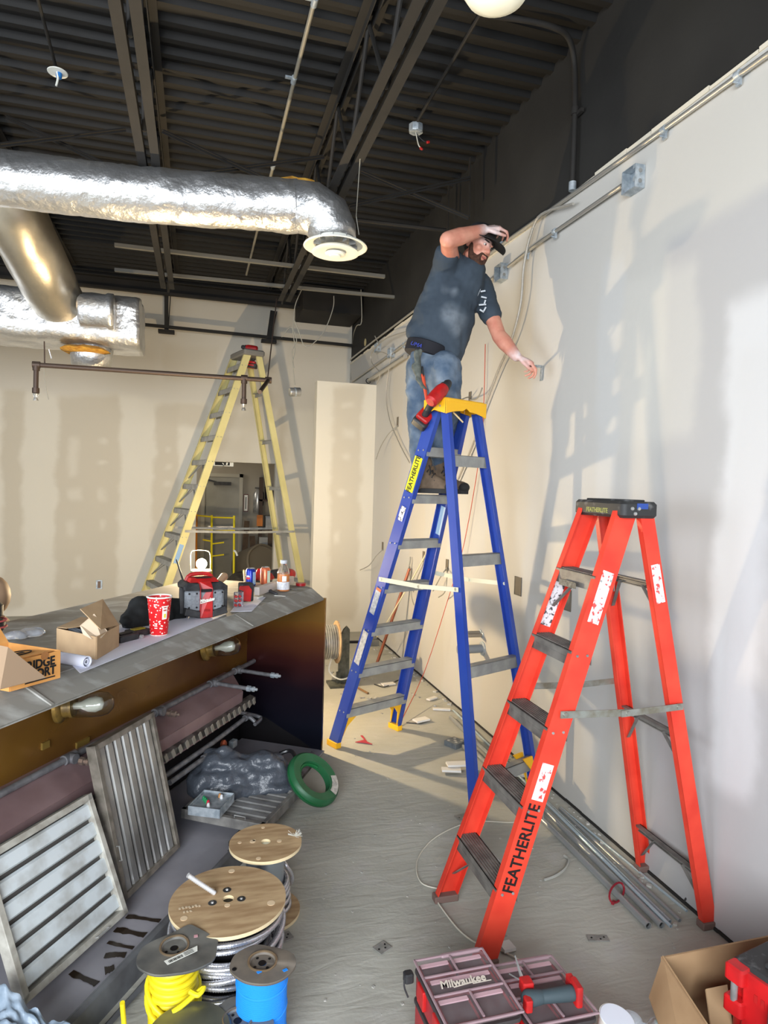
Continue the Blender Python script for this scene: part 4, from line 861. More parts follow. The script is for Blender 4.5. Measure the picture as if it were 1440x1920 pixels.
# ================================================================== CORDLESS TOOLS
def tool(name, label, c, fwd, down, s=1.0, group=None, kind='drill', bat=True):
    """c = middle of the motor body; fwd = nose direction; down = grip direction"""
    c = V3(c); X = V3(fwd).normalized(); D = V3(down); D = (D-X*D.dot(X)).normalized(); R = axes(X, (-D).cross(X), -D); Zu = -D; Y_ = Zu.cross(X)
    t = thing(name, label, 'power tool', c, group)
    q = lambda x, y, z: c + R @ V3((x*s, y*s, z*s))
    m = MB(); m.lathe([(.022*s, -.075*s), (.032*s, -.065*s), (.034*s, -.02*s), (.034*s, .025*s), (.028*s, .05*s)], c, frame_from(X), n=18); m.cap(q(-.01, 0, -.02), q(-.025, 0, -.045), .022*s, .019*s, n=12); build(m, 'motor_housing', RED, t, smooth=True)
    m = MB(); m.lathe([(.027*s, .048*s), (.027*s, .062*s), (.021*s, .066*s), (.022*s, .085*s), (.015*s, .10*s), (.006*s, .104*s)], c, frame_from(X), n=18); build(m, 'chuck', TBLACK, t, smooth=True)
    m = MB(); m.cap(q(-.025, 0, -.04), q(-.045, 0, -.135), .020*s, .019*s, n=12, flat=.85); m.box(q(.0, 0, -.055), (.012*s, .014*s, .03*s), R); build(m, 'grip', TBLACK, t, smooth=True)
    if bat:
        m = MB(); m.rbox(q(-.035, 0, -.150), (.085*s, .072*s, .026*s), .012*s, R); build(m, 'base_plate', RED, t, smooth=True, auto=.5)
        m = MB(); m.rbox(q(-.032, 0, -.185), (.120*s, .080*s, .048*s), .012*s, R); b_ = build(m, 'battery', TBLACK, t, smooth=True, auto=.5)
        m = MB(); m.box(q(-.032, 0, -.2095), (.075*s, .040*s, .001), R); build(m, 'battery_label', RED, b_)
        for y in (-.0405, .0405):
            m = MB(); m.box(q(-.032, y, -.182), (.07*s, .001, .018*s), R); build(m, 'side_strip', RED, b_)
    return t

# ================================================================== THE MAN ON THE LADDER
SKIN = mat('skin', (0.80, 0.56, 0.47), 0.5, col2=(0.74, 0.47, 0.39), vs=14)
DUSTY = mat('plaster_dusted_skin', (0.80, 0.70, 0.66), 0.75, col2=(0.72, 0.52, 0.45), vs=30)
SHIRT = mat('faded_navy_cotton', (0.19, 0.23, 0.27), 0.9, col2=(0.25, 0.29, 0.33), vs=6, contrast=(.45, .8), bump=.25, bs=14)
DENIM = mat('worn_denim', (0.27, 0.34, 0.42), 0.9, col2=(0.46, 0.51, 0.56), vs=9, contrast=(.4, .75), bump=.3, bs=25)
HAIR = mat('dark_brown_hair', (0.13, 0.09, 0.07), 0.8, bump=.6, bs=120)
BEARD = mat('brown_beard', (0.30, 0.19, 0.13), 0.85, col2=(0.22, 0.13, 0.09), vs=80, bump=.5, bs=150)
BOOTM = mat('brown_suede', (0.44, 0.37, 0.30), 0.9, col2=(0.36, 0.30, 0.24), vs=20)
SOLE = mat('boot_rubber', (0.16, 0.155, 0.15), 0.8)
mn = thing('person', 'bearded man in t-shirt, jeans and cap standing on the blue ladder', 'person', (1.465,3.951,1.737))
RT = V3((.961, -.275, 0)); FW_ = V3((.275, .961, 0)); UP = V3((0, 0, 1))
shR, elR, wrR = V3((1.502,3.892,3.197)), V3((1.394,3.675,3.245)), V3((1.641,3.734,3.358))
shL, elL, wrL = V3((1.750,3.984,3.092)), V3((1.811,3.818,2.754)), V3((1.866,3.682,2.608))
neck0, headc = V3((1.609,3.923,3.166)), V3((1.660,3.851,3.298))
chest, belly, pelv = V3((1.572,3.968,3.001)), V3((1.505,3.979,2.760)), V3((1.445,4.012,2.633))
F_ = V3((.40, -.84, -.36)).normalized(); HUp = (UP + RT*.25); HUp = (HUp-F_*HUp.dot(F_)).normalized(); HX = F_.cross(HUp); HR = axes(HX, F_, HUp)
h = lambda x, y, z: headc + HR @ V3((x, y, z))
def hand(m, wrist, d, nrm, side, curls, thumb, s=1.0):
    """five separate fingers: d = toward the knuckles, nrm = palm side, side = toward the thumb"""
    d = V3(d).normalized(); nrm = V3(nrm); nrm = (nrm-d*nrm.dot(d)).normalized(); sd = d.cross(nrm); sd = sd if sd.dot(V3(side)) > 0 else -sd
    w = V3(wrist); lens = [(.046, .028, .021), (.050, .031, .022), (.046, .029, .021), (.036, .022, .019)]
    for k in range(4):
        off = (.030-.020*k)*s; kn = w + d*(.092-.006*abs(k-1))*s + sd*off
        m.cap(w+d*.012*s+sd*off*.55, kn, .016*s, .0125*s, n=10)
        p = kn; a = 0; r = .0095*s if k < 3 else .0082*s
        for j in range(3):
            a += curls[k][j]; dd = d*math.cos(a)+nrm*math.sin(a)+sd*(.10-.07*k)*(j == 0); q = p+dd.normalized()*lens[k][j]*s
            m.cap(p, q, r*(1-.1*j), r*(1-.1*(j+1)), n=8); p = q
    p = w+d*.022*s+sd*.022*s
    for (a, b, c), L, r in zip(thumb, (.040, .034, .027), (.014, .0115, .010)):
        q = p+(d*a+sd*b+nrm*c).normalized()*L*s; m.cap(p, q, r*s, r*.9*s, n=8); p = q
def masked(base, colr, pts, rad, nscale=25, name='masked', soft=.4):
    # a copy of a material with plaster dust smeared around some points of the thing
    mt = base.copy(); mt.name = name; nt = mt.node_tree; b = nt.nodes['Principled BSDF']; src = b.inputs['Base Color'].links[0].from_socket; tc = N(nt, 'ShaderNodeTexCoord')
    ns = N(nt, 'ShaderNodeTexNoise'); ns.inputs['Scale'].default_value = nscale; ns.inputs['Detail'].default_value = 5; nt.links.new(tc.outputs['Object'], ns.inputs['Vector'])
    for p, r in zip(pts, rad):
        q = V3(p)-V3(mn.matrix_basis.translation)
        d = N(nt, 'ShaderNodeVectorMath', operation='DISTANCE'); nt.links.new(tc.outputs['Object'], d.inputs[0]); d.inputs[1].default_value = q
        mr = N(nt, 'ShaderNodeMapRange'); nt.links.new(d.outputs['Value'], mr.inputs[0]); mr.inputs[1].default_value = r; mr.inputs[2].default_value = r*soft; mr.inputs[3].default_value = 0; mr.inputs[4].default_value = 1.5
        mu = N(nt, 'ShaderNodeMath', operation='MULTIPLY'); nt.links.new(mr.outputs[0], mu.inputs[0]); nt.links.new(ns.outputs['Fac'], mu.inputs[1])
        pw = N(nt, 'ShaderNodeMath', operation='POWER', use_clamp=True); nt.links.new(mu.outputs[0], pw.inputs[0]); pw.inputs[1].default_value = 1.4
        mx = N(nt, 'ShaderNodeMix', data_type='RGBA'); nt.links.new(pw.outputs[0], mx.inputs[0]); nt.links.new(src, mx.inputs[6]); mx.inputs[7].default_value = lin(colr); src = mx.outputs[2]
    nt.links.new(src, b.inputs['Base Color']); return mt
BODYM = masked(SKIN, (.84, .78, .77), [wrR+RT*.05, wrL+RT*.03-UP*.02], [.12, .11], name='skin_dusty_hands')
SHIRTM = masked(SHIRT, (.50, .53, .56), [(1.529,3.786,2.819), (1.475,3.804,2.866), (1.495,3.803,2.997), (1.441,3.819,3.012), (1.518,3.787,2.753)], [.11, .09, .05, .05, .07], 16, 'chalky_shirt', .1)
JEANSM = masked(DENIM, (.66, .70, .73), [(1.404,3.787,2.437), (1.477,3.764,2.374), (1.334,3.810,2.516), (1.509,3.751,2.294)], [.09, .07, .06, .07], 22, 'dusty_denim', .1)
m = MB()
m.ell(h(0, -.012, .030), (.074, .094, .092), HR); m.ell(h(0, .020, -.030), (.062, .068, .085), HR); m.ell(h(0, .058, -.092), (.030, .026, .022), HR)
m.cap(h(0, .082, .022), h(0, .103, -.018), .009, .014, n=10); m.cap(h(-.014, .088, -.022), h(.014, .088, -.022), .010, .010, n=8)
m.cap(h(-.035, .074, .032), h(.035, .074, .032), .012, .012, n=8); m.ell(h(-.042, .055, -.018), (.022, .022, .022)); m.ell(h(.042, .055, -.018), (.022, .022, .022))
for s in (-1, 1): m.ell(h(s*.078, -.010, -.002), (.010, .020, .032), HR); m.cap(h(s*.052, .0, -.07), h(s*.02, .055, -.09), .022, .018, n=10)
m.cap(h(-.020, .082, -.050), h(.020, .082, -.050), .010, .010, n=8)
m.cap(neck0-UP*.03, h(0, -.02, -.07), .062, .056)
m.cap(neck0-UP*.07, chest, .08, .09, flat=.8); m.cap(chest, belly, .09, .09, flat=.8); m.cap(belly, pelv, .09, .10, flat=.8)
m.cap(shR, neck0-UP*.08, .052, .05); m.cap(shL, neck0-UP*.08, .052, .05)
m.cap(shR, elR, .058, .047); m.cap(elR, lerp(elR, wrR, .35), .050, .052); m.cap(lerp(elR, wrR, .3), wrR, .052, .034)
m.cap(shL, elL, .056, .045); m.cap(elL, lerp(elL, wrL, .35), .047, .049); m.cap(lerp(elL, wrL, .3), wrL, .049, .033)
hand(m, wrR, RT*.95+UP*.25+FW_*.2, -UP*.75+RT*.2+FW_*.5, -FW_, [(.5, .8, .5), (.55, .8, .5), (.6, .85, .5), (.7, .9, .5)], [(.7, .5, .3), (.9, .2, .4), (1, 0, .4)], 1.1)
hand(m, wrL, RT*.88-UP*.38-FW_*.12, -UP*.9-RT*.35+FW_*.3, UP*.5-FW_, [(.45, .75, .4), (.75, .95, .6), (.9, 1.0, .6), (1.0, 1.0, .6)], [(.85, .5, .4), (1, .1, .4), (1, -.1, .2)], 1.12)
bo = build(m, 'body', BODYM, mn, smooth=True); remesh(bo, .0058, 5)
# hands whitened with plaster dust: patches of dust on the knuckles
for wr, d_ in ((wrR, RT), (wrL, RT*.75-UP*.62)):
    pass
# face details
for s in (-1, 1):
    m = MB(); m.ell(h(s*.030, .078, .014), (.0115, .0085, .0055), HR, n=12, m=8); e = build(m, 'eye', mat('eye_white', (0.85, 0.83, 0.8), .3), mn, smooth=True)
    m = MB(); m.ell(h(s*.029, .0850, .013), (.0058, .003, .0052), HR, n=10, m=6); build(m, 'iris', mat('iris_brown', (0.15, 0.1, 0.08), .3), e, smooth=True)
    m = MB(); m.cap(h(s*.030, .084, .020), h(s*.030, .086, .020), .001, .001); m.cap(h(s*.016, .090, .035), h(s*.046, .080, .036), .0042, .003, n=8); build(m, 'eyebrow', HAIR, mn, smooth=True)
m = MB(); m.ell(h(0, .089, -.058), (.022, .009, .0055), HR, n=14, m=8); build(m, 'lips', mat('lips', (0.66, 0.36, 0.33), .5), mn, smooth=True)
m = MB()
m.ell(h(0, .018, -.062), (.062, .062, .058), HR); m.ell(h(0, .062, -.098), (.034, .030, .026), HR)
for s in (-1, 1): m.cap(h(s*.066, .004, -.010), h(s*.056, .03, -.075), .014, .018, n=8); m.cap(h(s*.05, .04, -.08), h(s*.02, .07, -.092), .018, .016, n=8)
m.cap(h(-.026, .086, -.041), h(.026, .086, -.041), .0075, .0075, n=8)
for s in (-1, 1): m.cap(h(s*.028, .084, -.042), h(s*.032, .074, -.082), .009, .011, n=8)
b = build(m, 'beard', BEARD, mn, smooth=True); remesh(b, .006, 2)
m = MB(); m.ell(h(0, -.028, .036), (.080, .092, .094), HR); m.cap(h(-.05, .055, .062), h(.04, .068, .066), .022, .020, n=8)
for s in (-1, 1): m.cap(h(s*.074, .0, .03), h(s*.074, -.005, .0), .010, .008, n=8)
b = build(m, 'hair', HAIR, mn, smooth=True); remesh(b, .007, 2); b = None
m = MB(); m.lathe([(.094, -.012), (.094, .01), (.088, .04), (.066, .066), (.03, .080), (.004, .083)], h(0, -.010, .062), axes(HX, F_, HUp), n=28); 
def brim(u, v):
    a = (u-.5)*2.0; r = .088+.085*v; return h(math.sin(a)*r*.98, math.cos(a)*r*1.0, .060-.018*a*a - .016*v)
m.grid(brim, 14, 6); b = build(m, 'cap', mat('black_cap', (0.09, 0.09, 0.10), .8), mn, smooth=True); so = b.modifiers.new('s', 'SOLIDIFY'); so.thickness = .004
# dust on both hands
# t-shirt
m = MB(); Rt = frame_from(UP+RT*.28)
def sec(c, rx, ry, n=26): return (V3(c), rx, ry)
secs = [((1.404,4.027,2.738), .140, .120, -.16), ((1.482,3.984,2.746), .192, .150, -.10), ((1.519,3.979,2.870), .178, .150, -.05), ((1.556,3.973,2.994), .176, .150, 0), ((1.589,3.957,3.107), .160, .140, .05), ((1.607,3.934,3.169), .10, .10, .05)]
m.cap((1.419,4.026,2.817), (1.470,4.004,2.898), .130, .13, n=18, flat=1); m.cap((1.482,3.985,2.753), (1.519,3.978,2.863), .125, .15, n=18); m.cap((1.535,3.957,2.691), (1.555,3.958,2.862), .105, .14, n=18)
m.cap((1.567,3.903,2.610), (1.590,3.937,2.860), .035, .10, n=14); m.cap((1.539,3.881,2.637), (1.502,3.930,2.816), .045, .12, n=14)
m.cap((1.513,3.979,2.829), (1.556,3.974,3.017), .158, .155, n=22); m.cap((1.556,3.974,3.017), (1.596,3.957,3.135), .155, .115, n=22)
m.cap(shR, neck0-UP*.045, .082, .070); m.cap(shL+UP*.01, neck0-UP*.045, .078, .070)
m.cap((1.470,3.900,3.169), (1.441,3.827,3.207), .085, .078); m.cap((1.478,3.919,3.176), (1.434,4.003,2.860), .088, .135, n=18); m.cap((1.395,4.033,2.823), (1.363,4.041,2.788), .11, .098, n=18); m.cap(shL, lerp(shL, elL, .55), .078, .070)
m.cap(neck0-UP*.075, neck0-UP*.035+RT*.012, .100, .074); m.cap(lerp(shR, shL, .45)+RT*.02-FW_*.03, chest+RT*.03, .11, .13); m.cap(lerp(shR, shL, .3)-UP*.01, chest, .10, .13)
ts = build(m, 't_shirt', SHIRTM, mn, smooth=True); remesh(ts, .010, 6); displace(ts, .022, .11); displace(ts, .008, .035)
# pale lettering on the chest and chalky smears
wt = mat('faded_white_print', (0.72, 0.74, 0.76), .8)
lc = V3((1.696,3.847,2.975))
for k, (dx, dy, L_, ang) in enumerate(((-6, -12, .045, 1.2), (2, -14, .03, .2), (4, -4, .035, -.2), (6, 4, .03, 1.3), (2, 8, .045, .1), (6, 16, .035, 1.1), (1, 18, .03, -.5))):
    q = lc+RT*dx*.0034-UP*dy*.0038; dr_ = RT*math.cos(ang)+UP*math.sin(ang); m = MB(); m.bar(q-dr_*L_/2, q+dr_*L_/2, .009, .004, dr_.cross(FW_)); build(m, 'chest_print', wt, mn)
# jeans
kA, aA = V3((1.376,4.059,2.258)), V3((1.362,3.947,1.951)); kB, aB = V3((1.508,3.896,2.260)), V3((1.505,4.052,1.973))
hA, hB = V3((1.407,4.103,2.570)), V3((1.484,3.914,2.538))
m = MB(); m.ell(V3((1.443,4.009,2.551)), (.165, .150, .115)); m.cap(V3((1.426,4.016,2.612)), V3((1.440,4.010,2.557)), .130, .150, n=20)
m.cap(hA, kA, .108, .078, n=18); m.cap(kA, aA, .078, .064, n=18); m.cap(hB, kB, .115, .086, n=18); m.cap(kB, aB, .086, .068, n=18)
m.cap((1.337,4.054,2.403), (1.348,4.055,2.506), .055, .05, n=12)
js = build(m, 'jeans', JEANSM, mn, smooth=True); remesh(js, .010, 5); displace(js, .020, .08); displace(js, .008, .03)
m = MB(); m.lathe([(.140, -.045), (.148, -.04), (.152, .03), (.146, .035)], (1.415,4.021,2.666), frame_from(UP*1.0+RT*.30), n=32); b = build(m, 'waistband', mat('black_elastic', (0.07, 0.07, 0.10), .8), mn, smooth=True)
text('waistband_lettering', 'UMA', .034, V3((1.289,3.896,2.671)), RT-UP*.28, UP, mat('blue_print', (0.18, 0.24, 0.62), .7), mn, shear=.3)
for p, q in (((1.261,3.896,2.583), (1.259,3.884,2.522)), ((1.397,3.846,2.572), (1.401,3.843,2.520))):
    m = MB(); m.bar(p, q, .012, .006, RT); build(m, 'belt_loop', DENIM, mn)
# boots
def boot(ank, toe, label):
    ank = V3(ank); toe = V3(toe); d = toe-ank; d.z = 0; L = d.length; d.normalize(); sz = 1.752
    base = V3((ank.x, ank.y, sz)); sd = UP.cross(d); R = axes(d, sd, UP); q = lambda x, y, z: base + R @ V3((x, y, z))
    m = MB(); m.cap(q(-.02, 0, .06), q(.0, 0, .19), .050, .056, n=14); m.cap(q(-.045, 0, .055), q(.06, 0, .065), .042, .046, n=12); m.cap(q(.05, 0, .06), q(.165, 0, .045), .046, .040, n=14); m.cap(q(.02, 0, .10), q(.11, 0, .065), .045, .038, n=12)
    b = build(m, 'boot', BOOTM, mn, smooth=True); remesh(b, .006, 3)
    m = MB(); prof = []
    for i in range(24):
        a = 2*PI*i/24; x = .065+.145*math.cos(a); y = (.046+.010*math.cos(a))*math.sin(a); prof.append(q(x, y, .002))
    m.prism(prof, UP*.030); build(m, 'sole', SOLE, b, bevel=.004)
    m = MB(); m.ell(q(.175, 0, .045), (.042, .046, .034), R); m.ell(q(-.07, 0, .055), (.022, .040, .045), R); build(m, 'toe_cap', SOLE, b, smooth=True)
    m = MB()
    for k in range(6):
        x = .085-.016*k; z = .098+.018*k; m.tube([q(x, -.038, z-.018), q(x+.008, 0, z+.012), q(x, .038, z-.018)], .0038, n=6, smooth_n=4)
    m.tube([q(.02, -.01, .2), q(.05, -.03, .17), q(.06, -.045, .13)], .0035, n=6, smooth_n=3); m.tube([q(.02, .01, .2), q(.06, .02, .18), q(.075, .03, .15)], .0035, n=6, smooth_n=3)
    build(m, 'laces', TBLACK, b, smooth=True)
boot((1.374,3.928,1.836), (1.534,3.807,1.758), 'a'); boot((1.514,4.045,1.841), (1.666,3.936,1.777), 'b')
# things in his pockets and hands
gv = MB(); 
for p, q, r in (((1.282,3.849,2.599), (1.297,3.840,2.486), .035), ((1.271,3.849,2.517), (1.317,3.832,2.414), .032), ((1.285,3.821,2.443), (1.323,3.808,2.392), .022), ((1.301,3.844,2.616), (1.286,3.846,2.550), .022)): gv.cap(p, q, r, r*.8, n=10, flat=.6)
g_ = tag(build(gv, 'work_glove', mat('dirty_grey_glove', (0.40, 0.41, 0.38), .95, col2=(.28, .3, .28), vs=30), smooth=True), "grey work glove stuffed in the man's back pocket", 'glove'); remesh(g_, .007, 3)
pk = thing('pocket_tool', "orange handled tool hanging from the man's back pocket", 'hand tool', (1.327,3.806,2.353))
m = MB(); m.cap((1.316,3.824,2.468), (1.337,3.790,2.304), .016, .012, n=10, flat=.6); build(m, 'handle', mat('orange_rubber', (0.80, 0.30, 0.18), .5), pk, smooth=True)
m = MB(); m.cap((1.312,3.827,2.517), (1.319,3.822,2.459), .012, .012, n=10, flat=.5); build(m, 'head', TBLACK, pk, smooth=True)
br = thing('metal_bracket', "bent metal bracket between the man's fingers at the wall", 'bracket', (2.060,3.736,2.527))
m = MB(); m.bar((1.921,3.632,2.545), (2.075,3.740,2.572), .016, .003, (0, 0, 1)); build(m, 'short_leg', GALV, br)
m = MB(); m.bar((2.082,3.753,2.578), (2.082,3.759,2.485), .030, .003, (0, 1, 0)); build(m, 'long_leg', GALV, br)

tool('impact_driver', 'red and black cordless driver hanging on the yellow cap of the blue ladder', (1.349,3.632,2.339), RT*.55+UP*.65+FW_*.5, -UP*.75-RT*.55, 1.2)
tool('cordless_drill', 'red and black cordless drill lying on top of the tall yellow ladder', (0.611,8.320,3.449), -RT*.9+UP*.1, -UP*.7+RT*.75, 1.15)
m = MB(); m.tube([(1.544,3.716,2.190), (1.476,3.707,2.246)], .005); tag(build(m, 'marking_pencil', mat('pale_wood_pencil', (0.85, 0.75, 0.55), .6), smooth=True), 'pale pencil tucked under the yellow cap of the blue ladder', 'pencil')


# ================================================================== RIGHT WALL: rails, boxes, wires
def wall_box(label, c, w=.105, h=.11, dpt=.056, yaw=0.0):
    c = V3(c); t = thing('junction_box', label, 'junction box', c, 'junction boxes on the wall rail')
    X0 = 2.088; m = MB()
    m.box((X0-.002, c.y, c.z), (.003, w, h))
    for s in (-1, 1): m.box((X0-dpt/2, c.y+s*w/2, c.z), (dpt, .003, h)); m.box((X0-dpt/2, c.y, c.z+s*h/2), (dpt, w, .003))
    for s, u in ((-1, 1), (1, -1)): m.box((X0-dpt+.002, c.y+s*(w/2-.01), c.z+u*(h/2-.01)), (.002, .02, .02))
    build(m, 'box', GALV, t)
    m = MB()
    for yy, zz in ((-.02, .02), (.022, .02), (0, -.022)): m.lathe([(.013, 0), (.013, .003)], (X0-.004, c.y+yy, c.z+zz), frame_from((-1, 0, 0)), n=12)
    for zz in (-.025, .025): m.lathe([(.011, 0), (.011, .002)], (X0-dpt*.5, c.y-w/2-.0015, c.z+zz), frame_from((0, -1, 0)), n=12)
    build(m, 'knockouts', STEEL, t); return t
wall_box('large galvanized junction box alone on the bright wall at upper right', (2.060,2.873,3.345))
wall_box('galvanized junction box on the wall rail just right of the man\'s chin', (2.060,4.352,3.335))
wall_box('galvanized junction box on the wall rail left of the man\'s back, nearer of two', (2.060,7.106,3.285), .10, .10)
wall_box('galvanized junction box on the wall rail left of the man\'s back, farther of two', (2.060,7.688,3.457), .10, .10)
CON = mat('conduit_zinc', (0.72, 0.71, 0.68), 0.35, 0.7)
def conduit(label, pts, r=.012, clips=(), mt=None, group='conduits on the side wall'):
    t = thing('wall_conduit', label, 'conduit', pts[0], group); m = MB(); m.tube(pts, r, n=10); build(m, 'tube', mt or CON, t, smooth=True)
    for c in clips:
        m = MB(); c = V3(c); m.lathe([(r+.006, -.012), (r+.006, .012)], c, frame_from((0, 1, 0)), n=12); m.box(c+V3((.005, 0, -.028)), (.012, .022, .03)); m.lathe([(.005, 0), (.005, .02)], c+V3((-.002, 0, -.032)), frame_from((-1, 0, 0)), n=8); build(m, 'clip', GALV, t, smooth=True)
conduit('long upper conduit running just below the black paint on the side wall', ((2.070,1.949,3.477), (2.070,2.088,3.479), (2.070,2.844,3.496), (2.070,4.297,3.543), (2.070,7.938,3.585), (2.07, 9.2, (2.070,7.938,3.585)[2])), .012, ((2.070,2.232,3.487), (2.070,2.670,3.491), (2.070,4.382,3.550)))
conduit('lower conduit running from the big wall box back to the box near the man', ((2.060,2.960,3.358), (2.060,3.821,3.363), (2.060,4.236,3.344)), .011, ((2.060,3.620,3.364), (2.060,3.967,3.351)))
conduit('lower conduit continuing from the man\'s shoulder toward the two far boxes', ((2.060,4.466,3.339), (2.060,4.914,3.321), (2.060,6.862,3.279), (2.060,9.015,3.243)), .011, ((2.060,6.635,3.291),))
conduit('short fat silver pipe with a black open end above the white partition', ((2.020,7.900,3.097), (2.040,6.502,3.137)), .024, (), CON, 'pipe stubs at the wall')
m = MB(); m.lathe([(.026, -.004), (.034, -.004), (.034, .012), (.026, .012)], (2.020,7.926,3.095), frame_from((0, 1, 0)), n=16, caps=False); tag(build(m, 'pipe_bushing', RUBBER), 'black ring on the open end of the silver pipe above the partition', 'bushing')
def wire(label, pts, r=.004, mt=None, group='loose wires at the side wall', name='wire', n=6):
    m = MB(); m.tube(pts, r, n=6, smooth_n=n); return tag(build(m, name, mt or WIREG, smooth=True, base=pts[0]), label, 'wire', group)
CAB = mat('white_armored_cable', (0.66, 0.64, 0.60), 0.45, 0.3, bump=.5, bs=120)
wire('long pale cable hanging from the conduit right of the man down behind the blue ladder', [(2.050,3.404,3.441), (2.040,3.756,3.515), (2.040,3.887,3.437), (2.040,3.966,3.258), (2.040,3.992,3.022), (2.040,4.113,2.802), (2.050,4.333,2.621), (2.060,4.580,2.361), (2.060,4.730,2.150), (2.060,4.925,1.956), (2.060,5.093,1.795)], .0085, CAB)
wire('pale cable looping from the far wall boxes and hanging down behind the man\'s legs', [(2.020,6.428,3.369), (1.980,7.081,3.426), (1.980,7.629,3.388), (1.990,7.678,3.272), (2.020,7.410,3.105), (2.040,7.589,3.009)], .007, CAB)
wire('long thin cable hanging from the nearer far box past the man\'s shin', [(2.030,6.999,3.227), (2.040,7.185,2.861), (2.040,7.023,2.546), (2.050,6.666,2.261), (2.050,6.282,2.036)], .006, CAB)
wire('short white cable end sticking up by the far wall boxes', [(2.000,7.602,3.573), (2.020,7.496,3.460)], .006, CAB)
wire('thin wire bridging the two far wall boxes', [(2.020,7.579,3.357), (2.010,7.308,3.330), (2.020,7.072,3.251)], .004, CAB)
# holes in the drywall with wires
HOLE = mat('open_cutout', (0.42, 0.39, 0.34), 0.9)
def hole(label, px, w, h, deep=.004):
    px = V3(px); m = MB(); m.box((2.0885, px.y, px.z), (.004, w, h)); m2 = m
    for s in (-1, 1): m.box((2.086, px.y+s*w/2, px.z), (.005, .005, h+.004)); m.box((2.086, px.y, px.z+s*h/2), (.005, w+.004, .005))
    tag(build(m, 'wall_cutout', HOLE), label, 'cutout', 'box cutouts in the side wall')
hole('tall narrow cutout in the side wall left of the blue ladder cap', (2.090,6.859,2.499), .05, .10)
hole('narrow cutout with a single curved wire left of the blue ladder', (2.090,7.303,1.104), .05, .09)
hole('narrow cutout seen between the blue ladder front rails', (2.090,5.875,1.136), .05, .10)
hole('narrow cutout behind the near rear rail of the blue ladder', (2.090,5.266,1.129), .05, .10)
hole('small cutout just right of the yellow ladder cap', (2.090,4.893,2.518), .04, .09)
hole('square cutout between the blue and the red ladder', (2.090,3.970,1.147), .09, .12)
hole('square cutout seen through the top of the red ladder', (2.090,3.357,1.159), .07, .12)
wire('curved wire poking out low left of the blue ladder', [(2.080,7.264,1.070), (2.000,7.243,0.999), (1.950,7.376,0.872), (1.920,7.685,0.776)], .005)
wire('curved wire from the tall cutout bending down to the left', [(2.080,6.822,2.455), (2.000,6.869,2.374), (1.970,7.069,2.251), (1.960,7.242,2.102)], .005)
wire('wire curling left from the small cutout by the yellow cap', [(2.080,4.870,2.514), (2.030,4.816,2.508), (1.980,4.803,2.487), (1.960,4.828,2.468)], .005)
wire('wire curling right from the small cutout by the yellow cap', [(2.080,4.868,2.497), (2.030,4.639,2.474), (2.020,4.551,2.503), (2.020,4.516,2.541)], .005)
wire('wire hanging from the cutout between the blue front rails', [(2.080,5.844,1.109), (2.030,5.742,1.061), (2.020,5.839,0.948), (2.020,5.950,0.789)], .005)
wire('second wire curling below the cutout between the blue front rails', [(2.080,6.269,0.996), (2.030,6.087,0.871), (2.030,6.023,0.725), (2.030,5.952,0.664)], .005)
wire('wire curling down from the cutout behind the near rear rail', [(2.080,5.252,1.112), (2.030,5.117,1.035), (2.010,5.105,0.925), (2.000,5.223,0.861)], .005)
wire('wire slanting left from the cutout behind the near rear rail', [(2.080,5.252,1.112), (2.030,5.267,1.028), (2.020,5.411,0.885)], .005)
wire('long dusty cable leaning from the wall to the floor left of the blue ladder', [(2.060,5.641,1.269), (1.980,5.633,1.109), (1.900,5.892,0.774), (1.820,6.198,0.422), (1.760,6.601,0.080)], .007, mat('cream_cable', (0.80, 0.76, 0.62), .6))
ORG = mat('orange_string', (0.75, 0.30, 0.20), 0.7)
wire('thin orange string hanging straight down the wall behind the blue ladder to the floor', [(2.070,4.598,2.883), (2.070,4.588,2.423), (2.070,4.625,2.063), (2.050,4.827,1.353), (2.000,5.024,0.850), (1.900,5.246,0.207), (1.461,4.573,0.004)], .0032, ORG, name='string', n=3)
cpz = thing('copper_pipe', 'copper pipe leaning on the wall behind the blue ladder steps', 'pipe', (1.797,6.367,0.000))
m = MB(); m.tube([(1.787,6.331,0.010), (2.060,6.207,0.982)], .016, n=10); build(m, 'tube', mat('dull_copper', (0.62, 0.36, 0.26), .45, .5, col2=(.5, .3, .22), vs=12), cpz, smooth=True)
m = MB(); m.tube([(2.050,6.237,0.903), (2.060,6.198,1.069), (2.060,6.202,1.100)], .006); build(m, 'tip', WIREG, cpz, smooth=True)
# stub pipes out of the wall
for c, ln, r, lab in (((2.090,4.545,0.706), .13, .014, 'thin copper stub pipe sticking out of the wall, upper of three'), ((2.090,4.505,0.694), .12, .014, 'thin copper stub pipe sticking out of the wall just below the upper one'), ((2.090,4.497,0.595), .20, .032, 'fat grey stub pipe sticking out of the wall behind the blue ladder')):
    c = V3(c); t = thing('stub_pipe', lab, 'pipe', c, 'stub pipes low on the wall'); m = MB(); m.tube([c, c+V3((-ln, 0, 0))], r, n=14); build(m, 'tube', mat('grey_pvc', (.5, .52, .54), .5) if r > .02 else mat('stub_metal', (.6, .56, .5), .4, .4), t, smooth=True)
    m = MB(); m.lathe([(r*1.7, 0), (r*1.7, .006), (r*1.05, .010)], c, frame_from((-1, 0, 0)), n=18); build(m, 'escutcheon', GALV, t, smooth=True)
ot = thing('wall_outlet', 'small uncovered outlet box in the far wall left of the tall yellow ladder', 'outlet', (-1.206,9.290,0.397))
c = V3((-1.207,9.295,0.396)); m = MB(); m.box(c, (.075, .01, .115)); build(m, 'mud_ring', GALV, ot); m = MB(); m.box(c+V3((0, -.007, 0)), (.035, .008, .09)); build(m, 'receptacle', mat('brown_receptacle', (.45, .35, .28), .5), ot)
